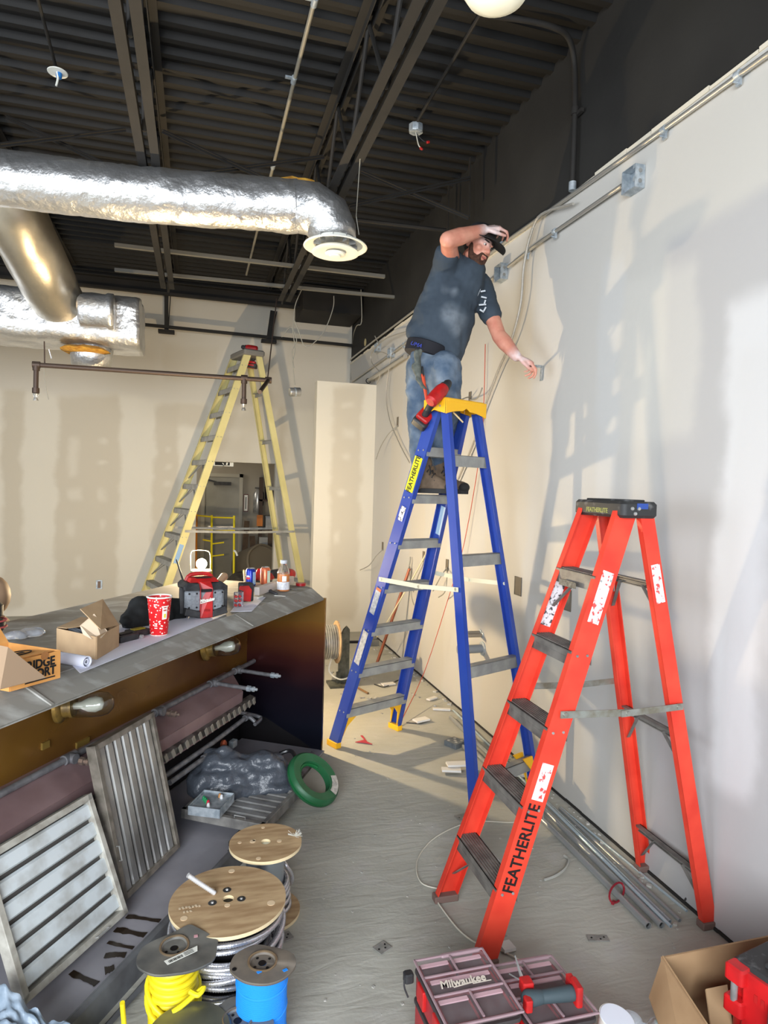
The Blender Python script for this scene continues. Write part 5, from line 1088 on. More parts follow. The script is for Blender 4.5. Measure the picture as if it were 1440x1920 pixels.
m = MB(); m.lathe([(.05, 0), (.05, .004)], (2.105,8.489,3.687), frame_from((-1, 0, 0)), n=14); tag(build(m, 'wall_core_hole', mat('lit_hole', (.72, .67, .5), .8)), 'small pale round hole in the black wall at the far corner', 'hole')

# ================================================================== FAR END: opening, lamp, barrel, scaffold
fl = thing('flood_lamp', 'glowing jobsite flood lamp on a stand behind the hood', 'lamp', (.05, 5.44, 0))
m = MB()
for k in range(3): a = 2*PI*k/3+.4; m.bar((.05, 5.44, .55), (.05+.32*math.cos(a), 5.44+.32*math.sin(a), .01), .02, .02, (0, 0, 1))
m.tube([(.05, 5.44, .45), (.05, 5.44, .96)], .014); build(m, 'stand', TBLACK, fl)
m = MB(); m.rbox((.05, 5.44, 1.02), (.16, .10, .13), .02); build(m, 'lamp_body', mat('lamp_grey', (.5, .47, .38), .5), fl, smooth=True, auto=.5)
m = MB(); m.ell((.05, 5.42, 1.13), (.042, .042, .042)); build(m, 'lit_bulb', mat('glowing_bulb', (1, .95, .8), .4, emit=(1, .93, .72), es=90), fl, smooth=True)
m = MB(); m.tube([(-.03, 5.44, 1.06), (-.035, 5.44, 1.20), (-.01, 5.44, 1.235), (.08, 5.44, 1.235), (.115, 5.44, 1.20), (.12, 5.44, 1.06)], .0025, smooth_n=4); build(m, 'carry_handle', mat('dull_lamp_handle', (.35, .33, .28), .7), fl, smooth=True)
c0 = V3((0.239,6.100,0.816)); m = MB(); c0.z = 0
ba = thing('grey_barrel', 'dull grey bucket shaped barrel just right of the glowing flood lamp', 'barrel', c0)
m = MB(); m.lathe([(.10, 0), (.115, .05), (.130, .82), (.140, .84), (.132, .845), (.12, .80), (.11, .6)], c0, n=28, caps=True); build(m, 'barrel_body', mat('dull_zinc', (.38, .37, .33), .6, .2, col2=(.3, .29, .26), vs=5), ba, smooth=True)
m = MB(); m.tube([c0+V3((-.13, 0, .80)), c0+V3((-.14, -.03, .65)), c0+V3((.02, -.16, .60)), c0+V3((.14, -.03, .66)), c0+V3((.13, 0, .80))], .005, smooth_n=5); build(m, 'bail_handle', STEEL, ba, smooth=True)
YS = mat('scaffold_yellow', (.90, .82, .10), .45); OS = mat('scaffold_orange', (.85, .55, .20), .45)
sc = thing('rolling_scaffold', 'bright yellow tube scaffold beyond the far opening', 'scaffold', (.45, 10.0, 0))
YY = 9.9
def sp(x, y, Y=YY): return None
for a, b, mt in (((0.222,9.900,1.305), (0.242,9.900,-0.137), YS), ((0.541,9.900,1.303), (0.563,9.900,-0.145), YS), ((0.005,10.000,1.312), (0.016,10.000,-0.151), OS)):
    m = MB(); m.tube([a, b], .016 if mt is YS else .02, n=8); build(m, 'post', mt, sc, smooth=True)
for a, b in (((0.222,9.900,1.274), (0.542,9.900,1.271)), ((0.226,9.900,1.071), (0.545,9.900,1.090)), ((0.230,9.900,0.884), (0.404,9.900,0.908)), ((-0.010,10.000,1.296), (0.216,9.950,1.279)), ((0.008,10.000,1.109), (0.219,9.950,1.091)), ((0.101,9.900,0.945), (0.229,9.900,0.923)), ((0.226,9.900,0.704), (0.408,9.900,0.727))):
    m = MB(); m.tube([a, b], .011, n=8); build(m, 'rail', YS, sc, smooth=True)
m = MB(); m.box((0.342,9.470,2.052), (.30, .04, .075)); ex = tag(build(m, 'ceiling_sign', WHITE), 'small lit sign at the head of the far opening', 'sign')
m = MB(); m.box(V3((0.341,9.445,2.051)), (.20, .004, .05)); build(m, 'sign_face', INK, ex)
m = MB(); m.bar((0.392,9.440,2.053), (0.414,9.440,2.046), .035, .002, (0, 0, 1)); m.bar((0.341,9.440,2.058), (0.363,9.440,2.037), .012, .002, (0, 0, 1)); build(m, 'sign_marks', WHITE, ex)
m = MB(); m.tube([(0.161,9.420,2.051), (0.219,9.400,2.001), (0.305,9.400,1.989), (0.363,9.420,2.022)], .006, smooth_n=4); tag(build(m, 'sign_wire', WIREG, smooth=True), 'loose wire drooping under the small sign at the far opening', 'wire')
c = V3((0.869,12.180,1.429)); m = MB(); m.box(c, (.08, .01, .32)); vs_ = tag(build(m, 'vertical_sign', mat('sign_maroon', (.4, .15, .13), .5)), 'narrow upright door sign on the corridor wall', 'sign')
m = MB(); m.box(c+V3((0, -.007, 0)), (.06, .004, .29)); build(m, 'sign_face', WHITE, vs_)
m = MB(); m.box(c+V3((0, -.010, 0)), (.014, .002, .22)); build(m, 'sign_text_column', INK, vs_)
c = V3((1.062,12.000,1.497)); fe = thing('fire_extinguisher', 'silver fire extinguisher hanging in the corridor beside the narrow sign', 'fire extinguisher', c)
m = MB(); m.lathe([(.07, -.24), (.078, -.23), (.078, .10), (.05, .16), (.02, .19)], c, n=20); build(m, 'cylinder', STEEL, fe, smooth=True)
m = MB(); m.box(c+V3((0, 0, .21)), (.10, .03, .02)); m.tube([c+V3((.02, 0, .20)), c+V3((.10, -.03, .12)), c+V3((.09, -.05, -.1))], .01, smooth_n=4); build(m, 'valve_and_hose', TBLACK, fe, smooth=True)
cb = thing('corridor_shelf', 'dark shelf unit with boxes at the right side of the corridor', 'shelf', (1.45, 11.7, 0))
m = MB(); 
for z in (.5, 1.0, 1.5): m.box((1.35, 11.7, z), (.55, .4, .03))
for x in (1.09, 1.61): m.box((x, 11.7, .95), (.03, .4, 1.9))
build(m, 'rack', mat('brown_rack', (.28, .22, .18), .7), cb)
for c, s, mt, lab in (((1.25, 11.6, 1.62), (.18, .25, .2), mat('dark_box', (.15, .12, .12), .7), 'dark box on the corridor shelf, left of the red one'), ((1.46, 11.6, 1.62), (.16, .25, .2), RED, 'dull red box on the top corridor shelf'), ((1.3, 11.6, 1.12), (.28, .25, .2), ALUM, 'grey bin on the middle corridor shelf')):
    m = MB(); m.rbox(c, s, .02); m.box((c[0], c[1], c[2]+s[2]/2), (s[0]*1.04, s[1]*1.04, .02)); tag(build(m, 'storage_box', mt), lab, 'box', 'boxes on the corridor shelf')
m = MB(); m.box((1.053,11.400,1.155), (.10, .01, .19)); m.box(V3((1.051,11.390,1.220)), (.06, .012, .03)); tag(build(m, 'orange_tag', mat('orange_card', (.85, .50, .18), .6)), 'orange card hanging on the corridor shelf', 'tag')
m = MB(); m.rbox((1.124,11.300,0.780), (.17, .1, .2), .01); m.box(V3((1.118,11.240,0.785)), (.08, .01, .1)); tag(build(m, 'grey_panel_box', mat('panel_grey', (.62, .62, .60), .5)), 'small grey panel box low on the corridor shelf', 'box')
# rubbish heap beyond the opening: a big tipped drum, planks, bags
hp_ = thing('tipped_drum', 'dull round drum tipped on its side in the heap beyond the opening', 'drum', (.95, 10.2, .3))
m = MB(); m.lathe([(.28, -.25), (.30, -.24), (.30, .24), (.27, .25), (.27, .2)], (.92, 10.45, .50), frame_from((.5, -1, .35)), n=28); m.wobble(.01, 6); build(m, 'drum_body', mat('dusty_drum', (.45, .41, .34), .7), hp_, smooth=True)
for k in range(3):
    x = .75+.22*k; m = MB(); m.bar((x, 10.95, .02), (x+(.08, -.05, .04)[k], 11.25, (1.15, .9, 1.0)[k]), .09, .02, (1, 0, 0)); m.wobble(.01, 5)
    tag(build(m, 'scrap_board', mat('scrap_wood', (.38, .31, .24), .8, col2=(.28, .23, .19), vs=8)), ('tallest dusty board leaning behind the heap beyond the opening', 'short dusty board in the middle behind the heap beyond the opening', 'dusty board at the right behind the heap beyond the opening')[k], 'board', 'boards in the far heap')
m = MB()
for k in range(7): m.ell((.55+.09*k, 9.72+random.uniform(-.05, .1), .12+random.uniform(0, .22)), (random.uniform(.1, .2), .15, random.uniform(.1, .2)), n=10, m=6)
m.wobble(.04, 6, 3); o = build(m, 'rubbish_heap', mat('dusty_rubbish', (.36, .33, .28), .9, col2=(.2, .18, .16), vs=8)); tag(o, 'heap of dusty rubbish on the floor beyond the far opening', 'rubble', kind='stuff'); remesh(o, .03, 1)
m = MB(); m.tube([(0.528,9.600,0.821), (0.558,9.600,0.798), (0.581,9.600,0.744)], .014, smooth_n=3); tag(build(m, 'curved_pipe_end', WHITE, smooth=True), 'short bright curved pipe end right of the grey barrel', 'handle')

# spool on a stand behind the hood panel
st = thing('wire_spool_stand', 'dark upright stand holding a spool behind the hood end panel', 'stand', (1.294,5.708,0.000))
S0 = V3((1.303,5.707,0.000))
m = MB(); m.prism([S0+V3((-.05, 0, 0)), S0+V3((.05, 0, 0)), S0+V3((.045, 0, .50)), S0+V3((.02, 0, .53)), S0+V3((-.01, 0, .50)), S0+V3((-.045, 0, .42))], (0, .03, 0)); m.box(S0+V3((-.02, .0, .01)), (.24, .20, .02)); m.box(S0+V3((-.05, .0, .06)), (.03, .03, .12), rotz(.2))
build(m, 'upright', mat('greenish_dark_steel', (.28, .29, .26), .6, .3, col2=(.4, .4, .36), vs=20), st)
m = MB(); m.tube([S0+V3((-.34, .05, .38)), S0+V3((.26, .05, .37))], .013); build(m, 'axle', DRK, st, smooth=True)
m = MB(); m.box(S0+V3((.26, .05, .36)), (.14, .06, .06)); m.box(S0+V3((.26, .05, .40)), (.10, .05, .03)); build(m, 'axle_motor', mat('dusty_grey_part', (.36, .36, .34), .7), st, bevel=.01)
s2 = thing('steel_cable_spool', 'spool of shiny cable on the dark stand behind the hood end panel', 'spool', S0+V3((-.12, .05, .38)))
m = MB(); m.lathe([(.19, 0), (.19, .012)], S0+V3((-.055, .05, .38)), frame_from((-1, 0, 0)), n=28); m.lathe([(.19, .2), (.19, .212)], S0+V3((-.055, .05, .38)), frame_from((-1, 0, 0)), n=28); build(m, 'flange', PLY, s2)
m = MB()
for k in range(9): m.tube([S0+V3((-.075-.02*k, .05+.145*math.cos(a), .38+.145*math.sin(a))) for a in [2*PI*i/24 for i in range(24)]], .010, n=6, closed=True)
build(m, 'wound_cable', STEEL, s2, smooth=True)
wire('white cable loop lying against the foot of the spool stand', [S0+V3((-.12, -.02, .25)), S0+V3((-.14, -.04, .14)), S0+V3((-.05, -.06, .07)), S0+V3((.06, -.05, .09)), S0+V3((.14, -.02, .14))], .007, WHITE, None)
for k, (p, lab) in enumerate((((2.261,6.993,0.000), 'galvanized box on the rubble left of the blue ladder'),)):
    p = V3(p); m = MB(); m.box(p+V3((0, 0, .03)), (.12, .12, .004), rotz(.4)); 
    for s in (-1, 1): m.box(p+V3((0, 0, .055))+rotz(.4) @ V3((s*.06, 0, 0)), (.004, .12, .055), rotz(.4)); m.box(p+V3((0, 0, .055))+rotz(.4) @ V3((0, s*.06, 0)), (.12, .004, .055), rotz(.4))
    tag(build(m, 'galvanized_box', GALV), lab, 'junction box')


# ================================================================== ON THE BENCH (hood top, z 1.093)
T = 1.093
def quadbox(m, a, b, c, h, t=.0025):
    """open carton: a, b, c base corners in turn (b shared), height h"""
    a, b, c = V3(a), V3(b), V3(c); d = a+(c-b); P = [a, b, c, d]
    m.prism([p for p in P], (0, 0, t))
    for p, q in zip(P, P[1:]+P[:1]):
        n_ = (q-p).cross(UP).normalized()*t; m.prism([p, q, q+UP*h, p+UP*h], n_)
    return P
def sheet(m, pts, t=.0015): m.prism([V3(p) for p in pts], (0, 0, t))
PAPERM = mat('white_paper', (.84, .85, .90), .7)
m = MB(); sheet(m, ((-0.383,2.498,1.094), (0.161,3.501,1.094), (0.110,4.074,1.094), (-0.335,3.303,1.094), (-0.477,2.735,1.094))); tag(build(m, 'plan_sheet', PAPERM), 'large white drawing sheet lying along the front edge of the bench', 'paper')
m = MB(); sheet(m, ((0.186,3.572,1.094), (0.299,3.573,1.094), (0.416,4.005,1.094), (0.283,4.057,1.094))); tag(build(m, 'small_paper', PAPERM), 'small white sheet under the battery charger', 'paper')
# open brown carton
cbx = thing('open_carton', 'open brown cardboard carton with a raised lid at the middle left of the bench', 'box', (-0.399,2.785,1.093))
A_, B_, C_ = V3((-0.522,2.846,1.096)), V3((-0.354,2.671,1.096)), V3((-0.297,2.873,1.096))
m = MB(); P4 = quadbox(m, A_, B_, C_, .088); build(m, 'carton_body', CARD, cbx)
A_, B_, C_, D_ = P4
m = MB(); e0, e1 = C_+UP*.088, D_+UP*.088; m.prism([B_+UP*.088+(C_-B_)*.15+UP*.02, C_+UP*.088, C_+UP*.16-(C_-B_)*.15-(B_-A_)*.35+UP*.03, B_+UP*.15-(B_-A_)*.42+UP*.03], (.002, -.001, .002)); build(m, 'lid_panel', CARD, cbx)
m = MB(); q = B_+UP*.088; u1 = (A_-B_); v1 = (C_-B_); m.prism([q+v1*.25+UP*.07+u1*.22, q+v1*.45+UP*.0, q+v1*.15-UP*.012-u1*.03, q+u1*.10-UP*.010-v1*.05, q+u1*.30-UP*.0-v1*.05, q+u1*.40+UP*.03-v1*.02], (.002, -.002, .001)); build(m, 'rounded_flap', mat('light_cardboard', (.78, .70, .60), .85), cbx)
m = MB(); m.prism([A_+UP*.090, D_+UP*.090, D_+UP*.098+(C_-D_)*.95, A_+UP*.094+(B_-A_)*.25], (0, 0, .002)); build(m, 'tilted_flap', CARD, cbx)
m = MB()
for k in range(10): m.cap(lerp(A_, C_, random.uniform(.2, .7))+UP*random.uniform(.05, .08)+(D_-A_)*random.uniform(-.1, .2), lerp(A_, C_, random.uniform(.2, .7))+UP*random.uniform(.05, .085), .008, .008, n=6)
tag(build(m, 'wire_connectors', mat('grey_connectors', (.35, .37, .40), .5), smooth=True), 'loose grey connectors filling the open brown carton', 'connectors', kind='stuff')
# orange lettered carton
OC = mat('orange_carton', (.84, .60, .33), .8, col2=(.78, .54, .28), vs=12)
ob = thing('orange_carton', 'orange and brown printed carton with big black lettering at the left end of the bench', 'box', (-0.517,2.412,1.093))
A_, B_ = V3((-0.560,2.313,1.096)), V3((-0.439,2.446,1.096)); C_ = B_-HV*.24+HU*.02
m = MB(); P4 = quadbox(m, A_, B_, C_, .095); build(m, 'carton_body', OC, ob)
xd = (B_-A_).normalized(); nrm = xd.cross(UP).normalized(); nrm = nrm if nrm.dot(HV) > 0 else -nrm; L_ = (B_-A_).length
text('carton_lettering', 'BRIDGE', .041, A_+xd*(L_-.084)+UP*.066+nrm*.0040, xd, UP, INK, ob, bold=.0014, sx=.88)
text('carton_lettering', 'PORT', .041, A_+xd*(L_-.064)+UP*.034+nrm*.0040, xd, UP, INK, ob, bold=.0014, sx=.88)
m = MB(); m.box(A_+xd*(L_-.075)+UP*.012+nrm*.003, (.11, .001, .004), axes(xd, nrm, UP)); build(m, 'small_print', INK, ob)
m = MB(); m.lathe([(.014, 0), (.014, .002)], A_+xd*(L_-.06)+UP*.090+nrm*.003, frame_from(nrm), n=16); build(m, 'thumb_notch', mat('brown_shadow_card', (.60, .40, .22), .8), ob)
m = MB(); q = C_; m.prism([P4[2]+UP*.095, P4[3]+UP*.095, P4[3]+UP*.155-HV*.05, P4[2]+UP*.155-HV*.05], (0, 0, .002)); build(m, 'back_flap', OC, ob)
m = MB(); m.prism([lerp(A_, B_, .02)+UP*.092-HV*.02, lerp(A_, B_, .96)+UP*.092-HV*.02, lerp(A_, B_, .96)+UP*.085-HV*.12, lerp(A_, B_, .02)+UP*.085-HV*.12], (0, 0, .002)); f_ = build(m, 'tucked_flap', OC, ob)
m = MB(); c = lerp(A_, B_, .50)+UP*.0935-HV*.085; m.tube([c+xd*.055*math.cos(a)+HV*.025*math.sin(a) for a in [2*PI*i/20 for i in range(20)]], .002, n=5, closed=True); m.bar(c-xd*.03, c+xd*.03, .014, .001, HV); build(m, 'oval_print', INK, f_)
bf = MB(); q0 = V3((-0.593,2.336,1.096))
fl_ = [V3(p) for p in ((-0.609,2.226,1.117), (-0.567,2.230,1.128), (-0.464,2.348,1.125), (-0.544,2.219,1.260), (-0.605,2.211,1.279))]
m = MB(); m.prism([p for p in fl_], (.002, -.003, .002)); tag(build(m, 'cardboard_flap', mat('plain_cardboard', (.62, .52, .42), .85)), 'plain brown cardboard flap leaning over the orange carton', 'cardboard')
rp_ = thing('rolled_paper', 'white rolled paper lying in front of the open brown carton', 'paper roll', (-0.426,2.654,1.093))
p, q = V3((-0.485,2.657,1.115)), V3((-0.370,2.569,1.115)); m = MB(); m.lathe([(.021, 0), (.021, (q-p).length), (.018, (q-p).length), (.018, .01)], p, frame_from(q-p), n=20, caps=False); m.lathe([(.011, .01), (.011, (q-p).length-.004), (.006, (q-p).length-.004)], p, frame_from(q-p), n=16, caps=False); build(m, 'roll', PAPERM, rp_, smooth=True)
bc_ = thing('black_zip_case', 'black zip case with red piping at the left edge of the frame', 'case', (-0.768,2.931,1.093))
c = V3((-0.780,2.933,1.093))-HV*.10
m = MB(); m.rbox(c+UP*.075, (.20, .20, .055), .05, RHu); m.rbox(c+UP*.14, (.19, .19, .08), .05, RHu); build(m, 'shell', TBLACK, bc_, smooth=True, auto=.6)
for z in (.098, .072):
    m = MB(); R5 = []
    for cx, cy, a0 in ((.055, .055, 0), (-.055, .055, PI/2), (-.055, -.055, PI), (.055, -.055, 1.5*PI)):
        for k in range(5): a = a0+k*PI/8; R5.append(c+UP*z+RHu @ V3((cx+.048*math.cos(a), cy+.048*math.sin(a), 0)))
    m.tube(R5, .004, n=6, closed=True); build(m, 'red_piping', mat('pink_piping', (.75, .35, .35), .6), bc_, smooth=True)
hb = MB(); c = V3((-0.935,3.473,1.213)); hb.ell(c, (.095, .095, .105)); hb.lathe([(.07, -.10), (.09, -.12), (.02, -.13)], c, n=20); tag(build(hb, 'tan_helmet', mat('tan_shell', (.64, .53, .42), .6, col2=(.56, .46, .36), vs=5), smooth=True), 'round tan object at the far left edge above the zip case', 'helmet')
m = MB(); c = V3((-0.679,3.061,1.110))
for k in range(12): m.ell(c+HU*random.uniform(-.04, .13)-HV*random.uniform(0, .06), (.035, .025, .018), n=8, m=5)
m.wobble(.012, 18, 4); o = tag(build(m, 'crumpled_plastic', CPLAS, smooth=True), 'crumpled clear plastic wrap behind the orange carton', 'plastic wrap'); remesh(o, .008, 1)
# dark jacket
JK = mat('black_cloth', (.055, .06, .065), .9, col2=(.09, .10, .10), vs=10, bump=.3, bs=20)
m = MB()
for p, q, a, b in (((-1.431,-0.400,1.113), (-1.123,-0.360,1.079), .040, .045), ((-1.384,-0.400,1.145), (-1.117,-0.380,1.115), .045, .05), ((-1.443,-0.420,1.134), (-1.358,-0.420,1.169), .028, .03), ((-1.387,-0.420,1.194), (-1.226,-0.400,1.181), .028, .03), ((-1.500,-0.400,1.133), (-1.424,-0.420,1.135), .022, .025), ((-1.226,-0.400,1.175), (-1.138,-0.360,1.132), .033, .045), ((-1.176,-0.340,1.077), (-1.143,-0.300,1.072), .033, .02)):
    p, q = W(p), W(q); m.cap(p, q, a*1.2, b*1.2)
o = tag(build(m, 'black_jacket', JK, smooth=True), 'black jacket heaped on the bench behind the red cup', 'jacket'); remesh(o, .010, 3); displace(o, .03, .06)
# cup
cu = thing('red_paper_cup', 'tall red paper cup with white dots on the bench edge', 'cup', (-0.149,3.079,1.093))
c = V3((-0.149,3.068,1.096)); CUP = mat('red_cup_print', (.80, .10, .12), .4)
def dots(mt, colr, sc, th, zr=None):
    nt = mt.node_tree; b = nt.nodes['Principled BSDF']; tc = N(nt, 'ShaderNodeTexCoord'); v = N(nt, 'ShaderNodeTexVoronoi'); v.inputs['Scale'].default_value = sc
    nt.links.new(tc.outputs['Object'], v.inputs['Vector']); r = N(nt, 'ShaderNodeMath', operation='LESS_THAN'); r.inputs[1].default_value = th; nt.links.new(v.outputs['Distance'], r.inputs[0])
    mx = N(nt, 'ShaderNodeMix', data_type='RGBA'); mx.inputs[6].default_value = b.inputs['Base Color'].default_value[:]; mx.inputs[7].default_value = lin(colr); nt.links.new(r.outputs[0], mx.inputs[0]); nt.links.new(mx.outputs[2], b.inputs['Base Color'])
dots(CUP, (.95, .85, .8), 75, .27)
m = MB(); m.lathe([(.036, 0), (.037, .002), (.052, .170), (.050, .170), (.035, .006)], c, n=32, caps=False); m.lathe([(.001, .004), (.036, .004)], c, n=32); build(m, 'cup_body', CUP, cu, smooth=True)
m = MB(); m.tube([c+V3((.0525*math.cos(a), .0525*math.sin(a), .171)) for a in [2*PI*i/32 for i in range(32)]], .0035, n=8, closed=True); m.tube([c+V3((.0365*math.cos(a), .0365*math.sin(a), .003)) for a in [2*PI*i/32 for i in range(32)]], .002, n=6, closed=True); build(m, 'rim', WHITE, cu, smooth=True)
def on_cup(z0, z1, a0, a1, mt, name):
    m = MB()
    def f(u, v):
        z = z0+(z1-z0)*v; r = .0378+(.052-.037)*z/.17; a = a0+(a1-a0)*u; return c+V3((r*math.cos(a), r*math.sin(a), z))
    m.grid(f, 6, 3); build(m, name, mt, cu)
on_cup(.075, .135, -1.25, -.75, WHITE, 'white_panel'); on_cup(.082, .100, -1.1, -.88, mat('yellow_print', (.85, .8, .2), .5), 'yellow_mark'); on_cup(.112, .119, -1.18, -.82, RED, 'red_text'); on_cup(.125, .130, -1.15, -.85, RED, 'red_text')
for z in (.035, .045, .055, .14): on_cup(z, z+.004, -2.0, -1.7, WHITE, 'white_text')
# small black cases
for (p, q, hh, lab, ye_) in (((-0.294,2.929,1.093), (-0.225,3.007,1.093), .030, 'low black knife case lying left of the red cup, nearer of two', False), ((-0.248,3.031,1.093), (-0.177,3.094,1.093), .028, 'low black case with a yellow top just left of the red cup', True)):
    p, q = V3(p), V3(q); x = (q-p).normalized(); Rq = axes(x, UP.cross(x), UP); t_ = thing('black_case', lab, 'case', p, 'low black cases')
    m = MB(); m.rbox(lerp(p, q, .5)+UP*(hh/2)-HV*.03, ((q-p).length, .07, hh), .008, Rq); build(m, 'case_body', TBLACK, t_, smooth=True, auto=.5)
    m = MB(); m.box(lerp(p, q, .5)+UP*(hh+.002)-HV*.03, ((q-p).length*.6, .03, .004), Rq); build(m, 'top_inlay', mat('olive_yellow', (.55, .50, .12), .5) if ye_ else DRK, t_)
    if not ye_: m = MB(); m.lathe([(.008, 0), (.008, .012)], q+UP*.012+HV*.004, frame_from(HV), n=12); build(m, 'steel_rivet', STEEL, t_)
# job radio
ra = thing('jobsite_radio', 'red and black cordless jobsite radio with a long antenna on the bench', 'radio', (0.069,3.436,1.093))
pL, pR = V3((-0.042,3.385,1.096)), V3((0.161,3.439,1.096)); x = (pR-pL); x.z = 0; wR = x.length; x.normalize(); bk = UP.cross(x); Rr = axes(x, bk, UP); o_ = lerp(pL, pR, .5)+bk*.085
q = lambda a, b, z: o_ + Rr @ V3((a, b, z))
GRL = mat('grey_grille', (.52, .54, .56), .6, col2=(.44, .46, .48), vs=90)
m = MB(); m.rbox(q(0, 0, .085), (wR*.96, .15, .12), .03, Rr); build(m, 'speaker_body', GRL, ra, smooth=True, auto=.5)
m = MB()
m.prism([q(-wR*.52, -.085, .018), q(-wR*.14, -.09, .0), q(-wR*.14, -.09, .035), q(-wR*.48, -.085, .055)], bk*.15); m.prism([q(wR*.14, -.09, .0), q(wR*.54, -.085, .018), q(wR*.48, -.085, .055), q(wR*.14, -.09, .035)], bk*.15)
m.prism([q(-wR*.52, -.08, .140), q(-wR*.14, -.088, .140), q(-wR*.14, -.06, .172), q(-wR*.44, -.06, .178), q(-wR*.52, -.06, .160)], bk*.14); m.prism([q(wR*.14, -.088, .140), q(wR*.52, -.08, .140), q(wR*.52, -.06, .160), q(wR*.40, -.06, .178), q(wR*.14, -.06, .172)], bk*.14)
for s in (-1, 1): m.bar(q(s*wR*.53, -.03, .02), q(s*wR*.53, -.03, .155), .03, .02, bk)
build(m, 'bumpers', TBLACK, ra, bevel=.005)
m = MB(); m.prism([q(-wR*.15, -.094, .002), q(wR*.15, -.094, .002), q(wR*.15, -.088, .150), q(wR*.15, -.05, .182), q(-wR*.15, -.05, .182), q(-wR*.15, -.088, .150)], bk*.13); build(m, 'control_panel', RED, ra, bevel=.004)
m = MB(); m.box(q(0, -.086, .140), (.05, .012, .014), Rr); build(m, 'display', DRK, ra)
text('radio_lettering', 'Milwaukee', .020, q(0, -.0965, .094), x+UP*.14, UP, WHITE, ra, shear=.25, bold=.0007, sx=.85)
m = MB(); m.bar(q(-.035, -.0965, .078), q(.035, -.0965, .092), .004, .001, UP); build(m, 'logo_stroke', WHITE, ra)
text('radio_model', 'M18', .018, q(0, -.0965, .040), x, UP, mat('dark_red', (.55, .08, .08), .4), ra)
m = MB(); m.prism([q(-wR*.36, -.05, .176), q(wR*.36, -.05, .176), q(wR*.30, -.02, .195), q(-wR*.30, -.02, .195)], bk*.07); m.tube([q(-wR*.34, .05, .17), q(-wR*.22, .05, .205), q(wR*.22, .05, .205), q(wR*.34, .05, .17)], .011, smooth_n=3); build(m, 'carry_handle', RED, ra, bevel=.004)
m = MB(); m.box(q(0, -.01, .1965), (.075, .045, .003), Rr); build(m, 'dark_screen', DRK, ra)
for s in (-1, 1):
    for zz in (.125, .055):
        m = MB(); m.lathe([(.005, 0), (.004, .003)], q(s*wR*.40, -.0755, zz), frame_from(-bk), n=8); m.lathe([(.005, 0), (.004, .003)], q(s*wR*.22, -.0755, zz), frame_from(-bk), n=8); build(m, 'screw_pair', DRK, ra)
m = MB(); m.tube([q(-wR*.40, .03, .16), (-0.102,3.915,1.333)], [.006, .004]); build(m, 'antenna', TBLACK, ra, smooth=True)
# charger, battery and blister pack
bt_ = thing('battery_pack', 'red and black battery pack standing right of the radio', 'battery', (0.300,3.825,1.093))
pb = V3((0.299,3.811,1.096))+bk*.05; m = MB(); m.rbox(pb+UP*.058, (.075, .07, .105), .01, Rr); build(m, 'battery_shell', TBLACK, bt_, smooth=True, auto=.5)
m = MB(); m.prism([pb+Rr @ V3(v) for v in ((-.05, -.04, .03), (-.03, -.04, .015), (.012, -.04, .008), (.018, -.04, .075), (.0, -.04, .10), (-.05, -.04, .10), (-.055, -.04, .08), (-.028, -.04, .07), (-.028, -.04, .045))], -bk*.012); build(m, 'red_front', RED, bt_)
bp2 = thing('blister_pack', 'small clear blister pack of red parts between the radio and the battery', 'package', (0.243,3.714,1.093))
pb2 = V3((0.241,3.684,1.096))+bk*.02
for r_ in range(3):
    for c_ in range(2):
        m = MB(); m.lathe([(.008, 0), (.009, .004), (.006, .022), (.002, .024)], pb2+Rr @ V3((-.018+.02*c_, .0, .012+.024*r_)), frame_from(-bk), n=10); build(m, 'red_nut', RED, bp2, smooth=True)
m = MB(); m.rbox(pb2+UP*.042, (.05, .03, .08), .006, Rr); build(m, 'clear_shell', mat('thin_clear', (.9, .9, .95), .1, trans=.9, ior=1.1), bp2)
# white board, bottle, cans, tape
wb = MB(); p0, p1 = V3((0.385,4.060,1.096)), V3((0.668,4.547,1.096)); wb.bar(p0+UP*.025-HV*.02, p1+UP*.025-HV*.02, .05, .035, UP); tag(build(wb, 'pale_board', mat('pale_board_paint', (.80, .76, .73), .7), bevel=.003), 'pale board lying on edge across the bench behind the battery', 'board')
bo_ = thing('juice_bottle', 'clear plastic bottle of orange juice at the far end of the bench', 'bottle', (0.552,4.246,1.093))
c = V3((0.550,4.230,1.096))
m = MB(); m.lathe([(.001, .001), (.036, .002), (.039, .012), (.037, .05), (.038, .10), (.036, .112), (.001, .113)], c, n=28); build(m, 'juice', mat('orange_juice', (.90, .52, .12), .2), bo_, smooth=True)
m = MB(); m.lathe([(.0385, .0), (.0405, .008), (.039, .05), (.0395, .11), (.036, .135), (.021, .165), (.019, .172), (.019, .182)], c, n=28, caps=False); build(m, 'bottle_shell', mat('thin_clear2', (.95, .95, .95), .05, trans=.95, ior=1.2), bo_, smooth=True)
m = MB(); m.lathe([(.021, .178), (.022, .181), (.022, .198), (.020, .20)], c, n=24); build(m, 'bottle_cap', mat('grey_cap2', (.75, .76, .78), .4), bo_, smooth=True)
m = MB(); m.lathe([(.0408, .012), (.0402, .062)], c, n=28, caps=False); build(m, 'label', mat('white_label', (.88, .88, .88), .5, col2=(.75, .75, .78), vs=60), bo_, smooth=True)
m = MB(); m.grid(lambda u, v: c+V3((.0405*math.cos(-1.9+.7*u), .0405*math.sin(-1.9+.7*u), .066+.034*v)), 5, 2); build(m, 'front_label', WHITE, bo_, smooth=True)
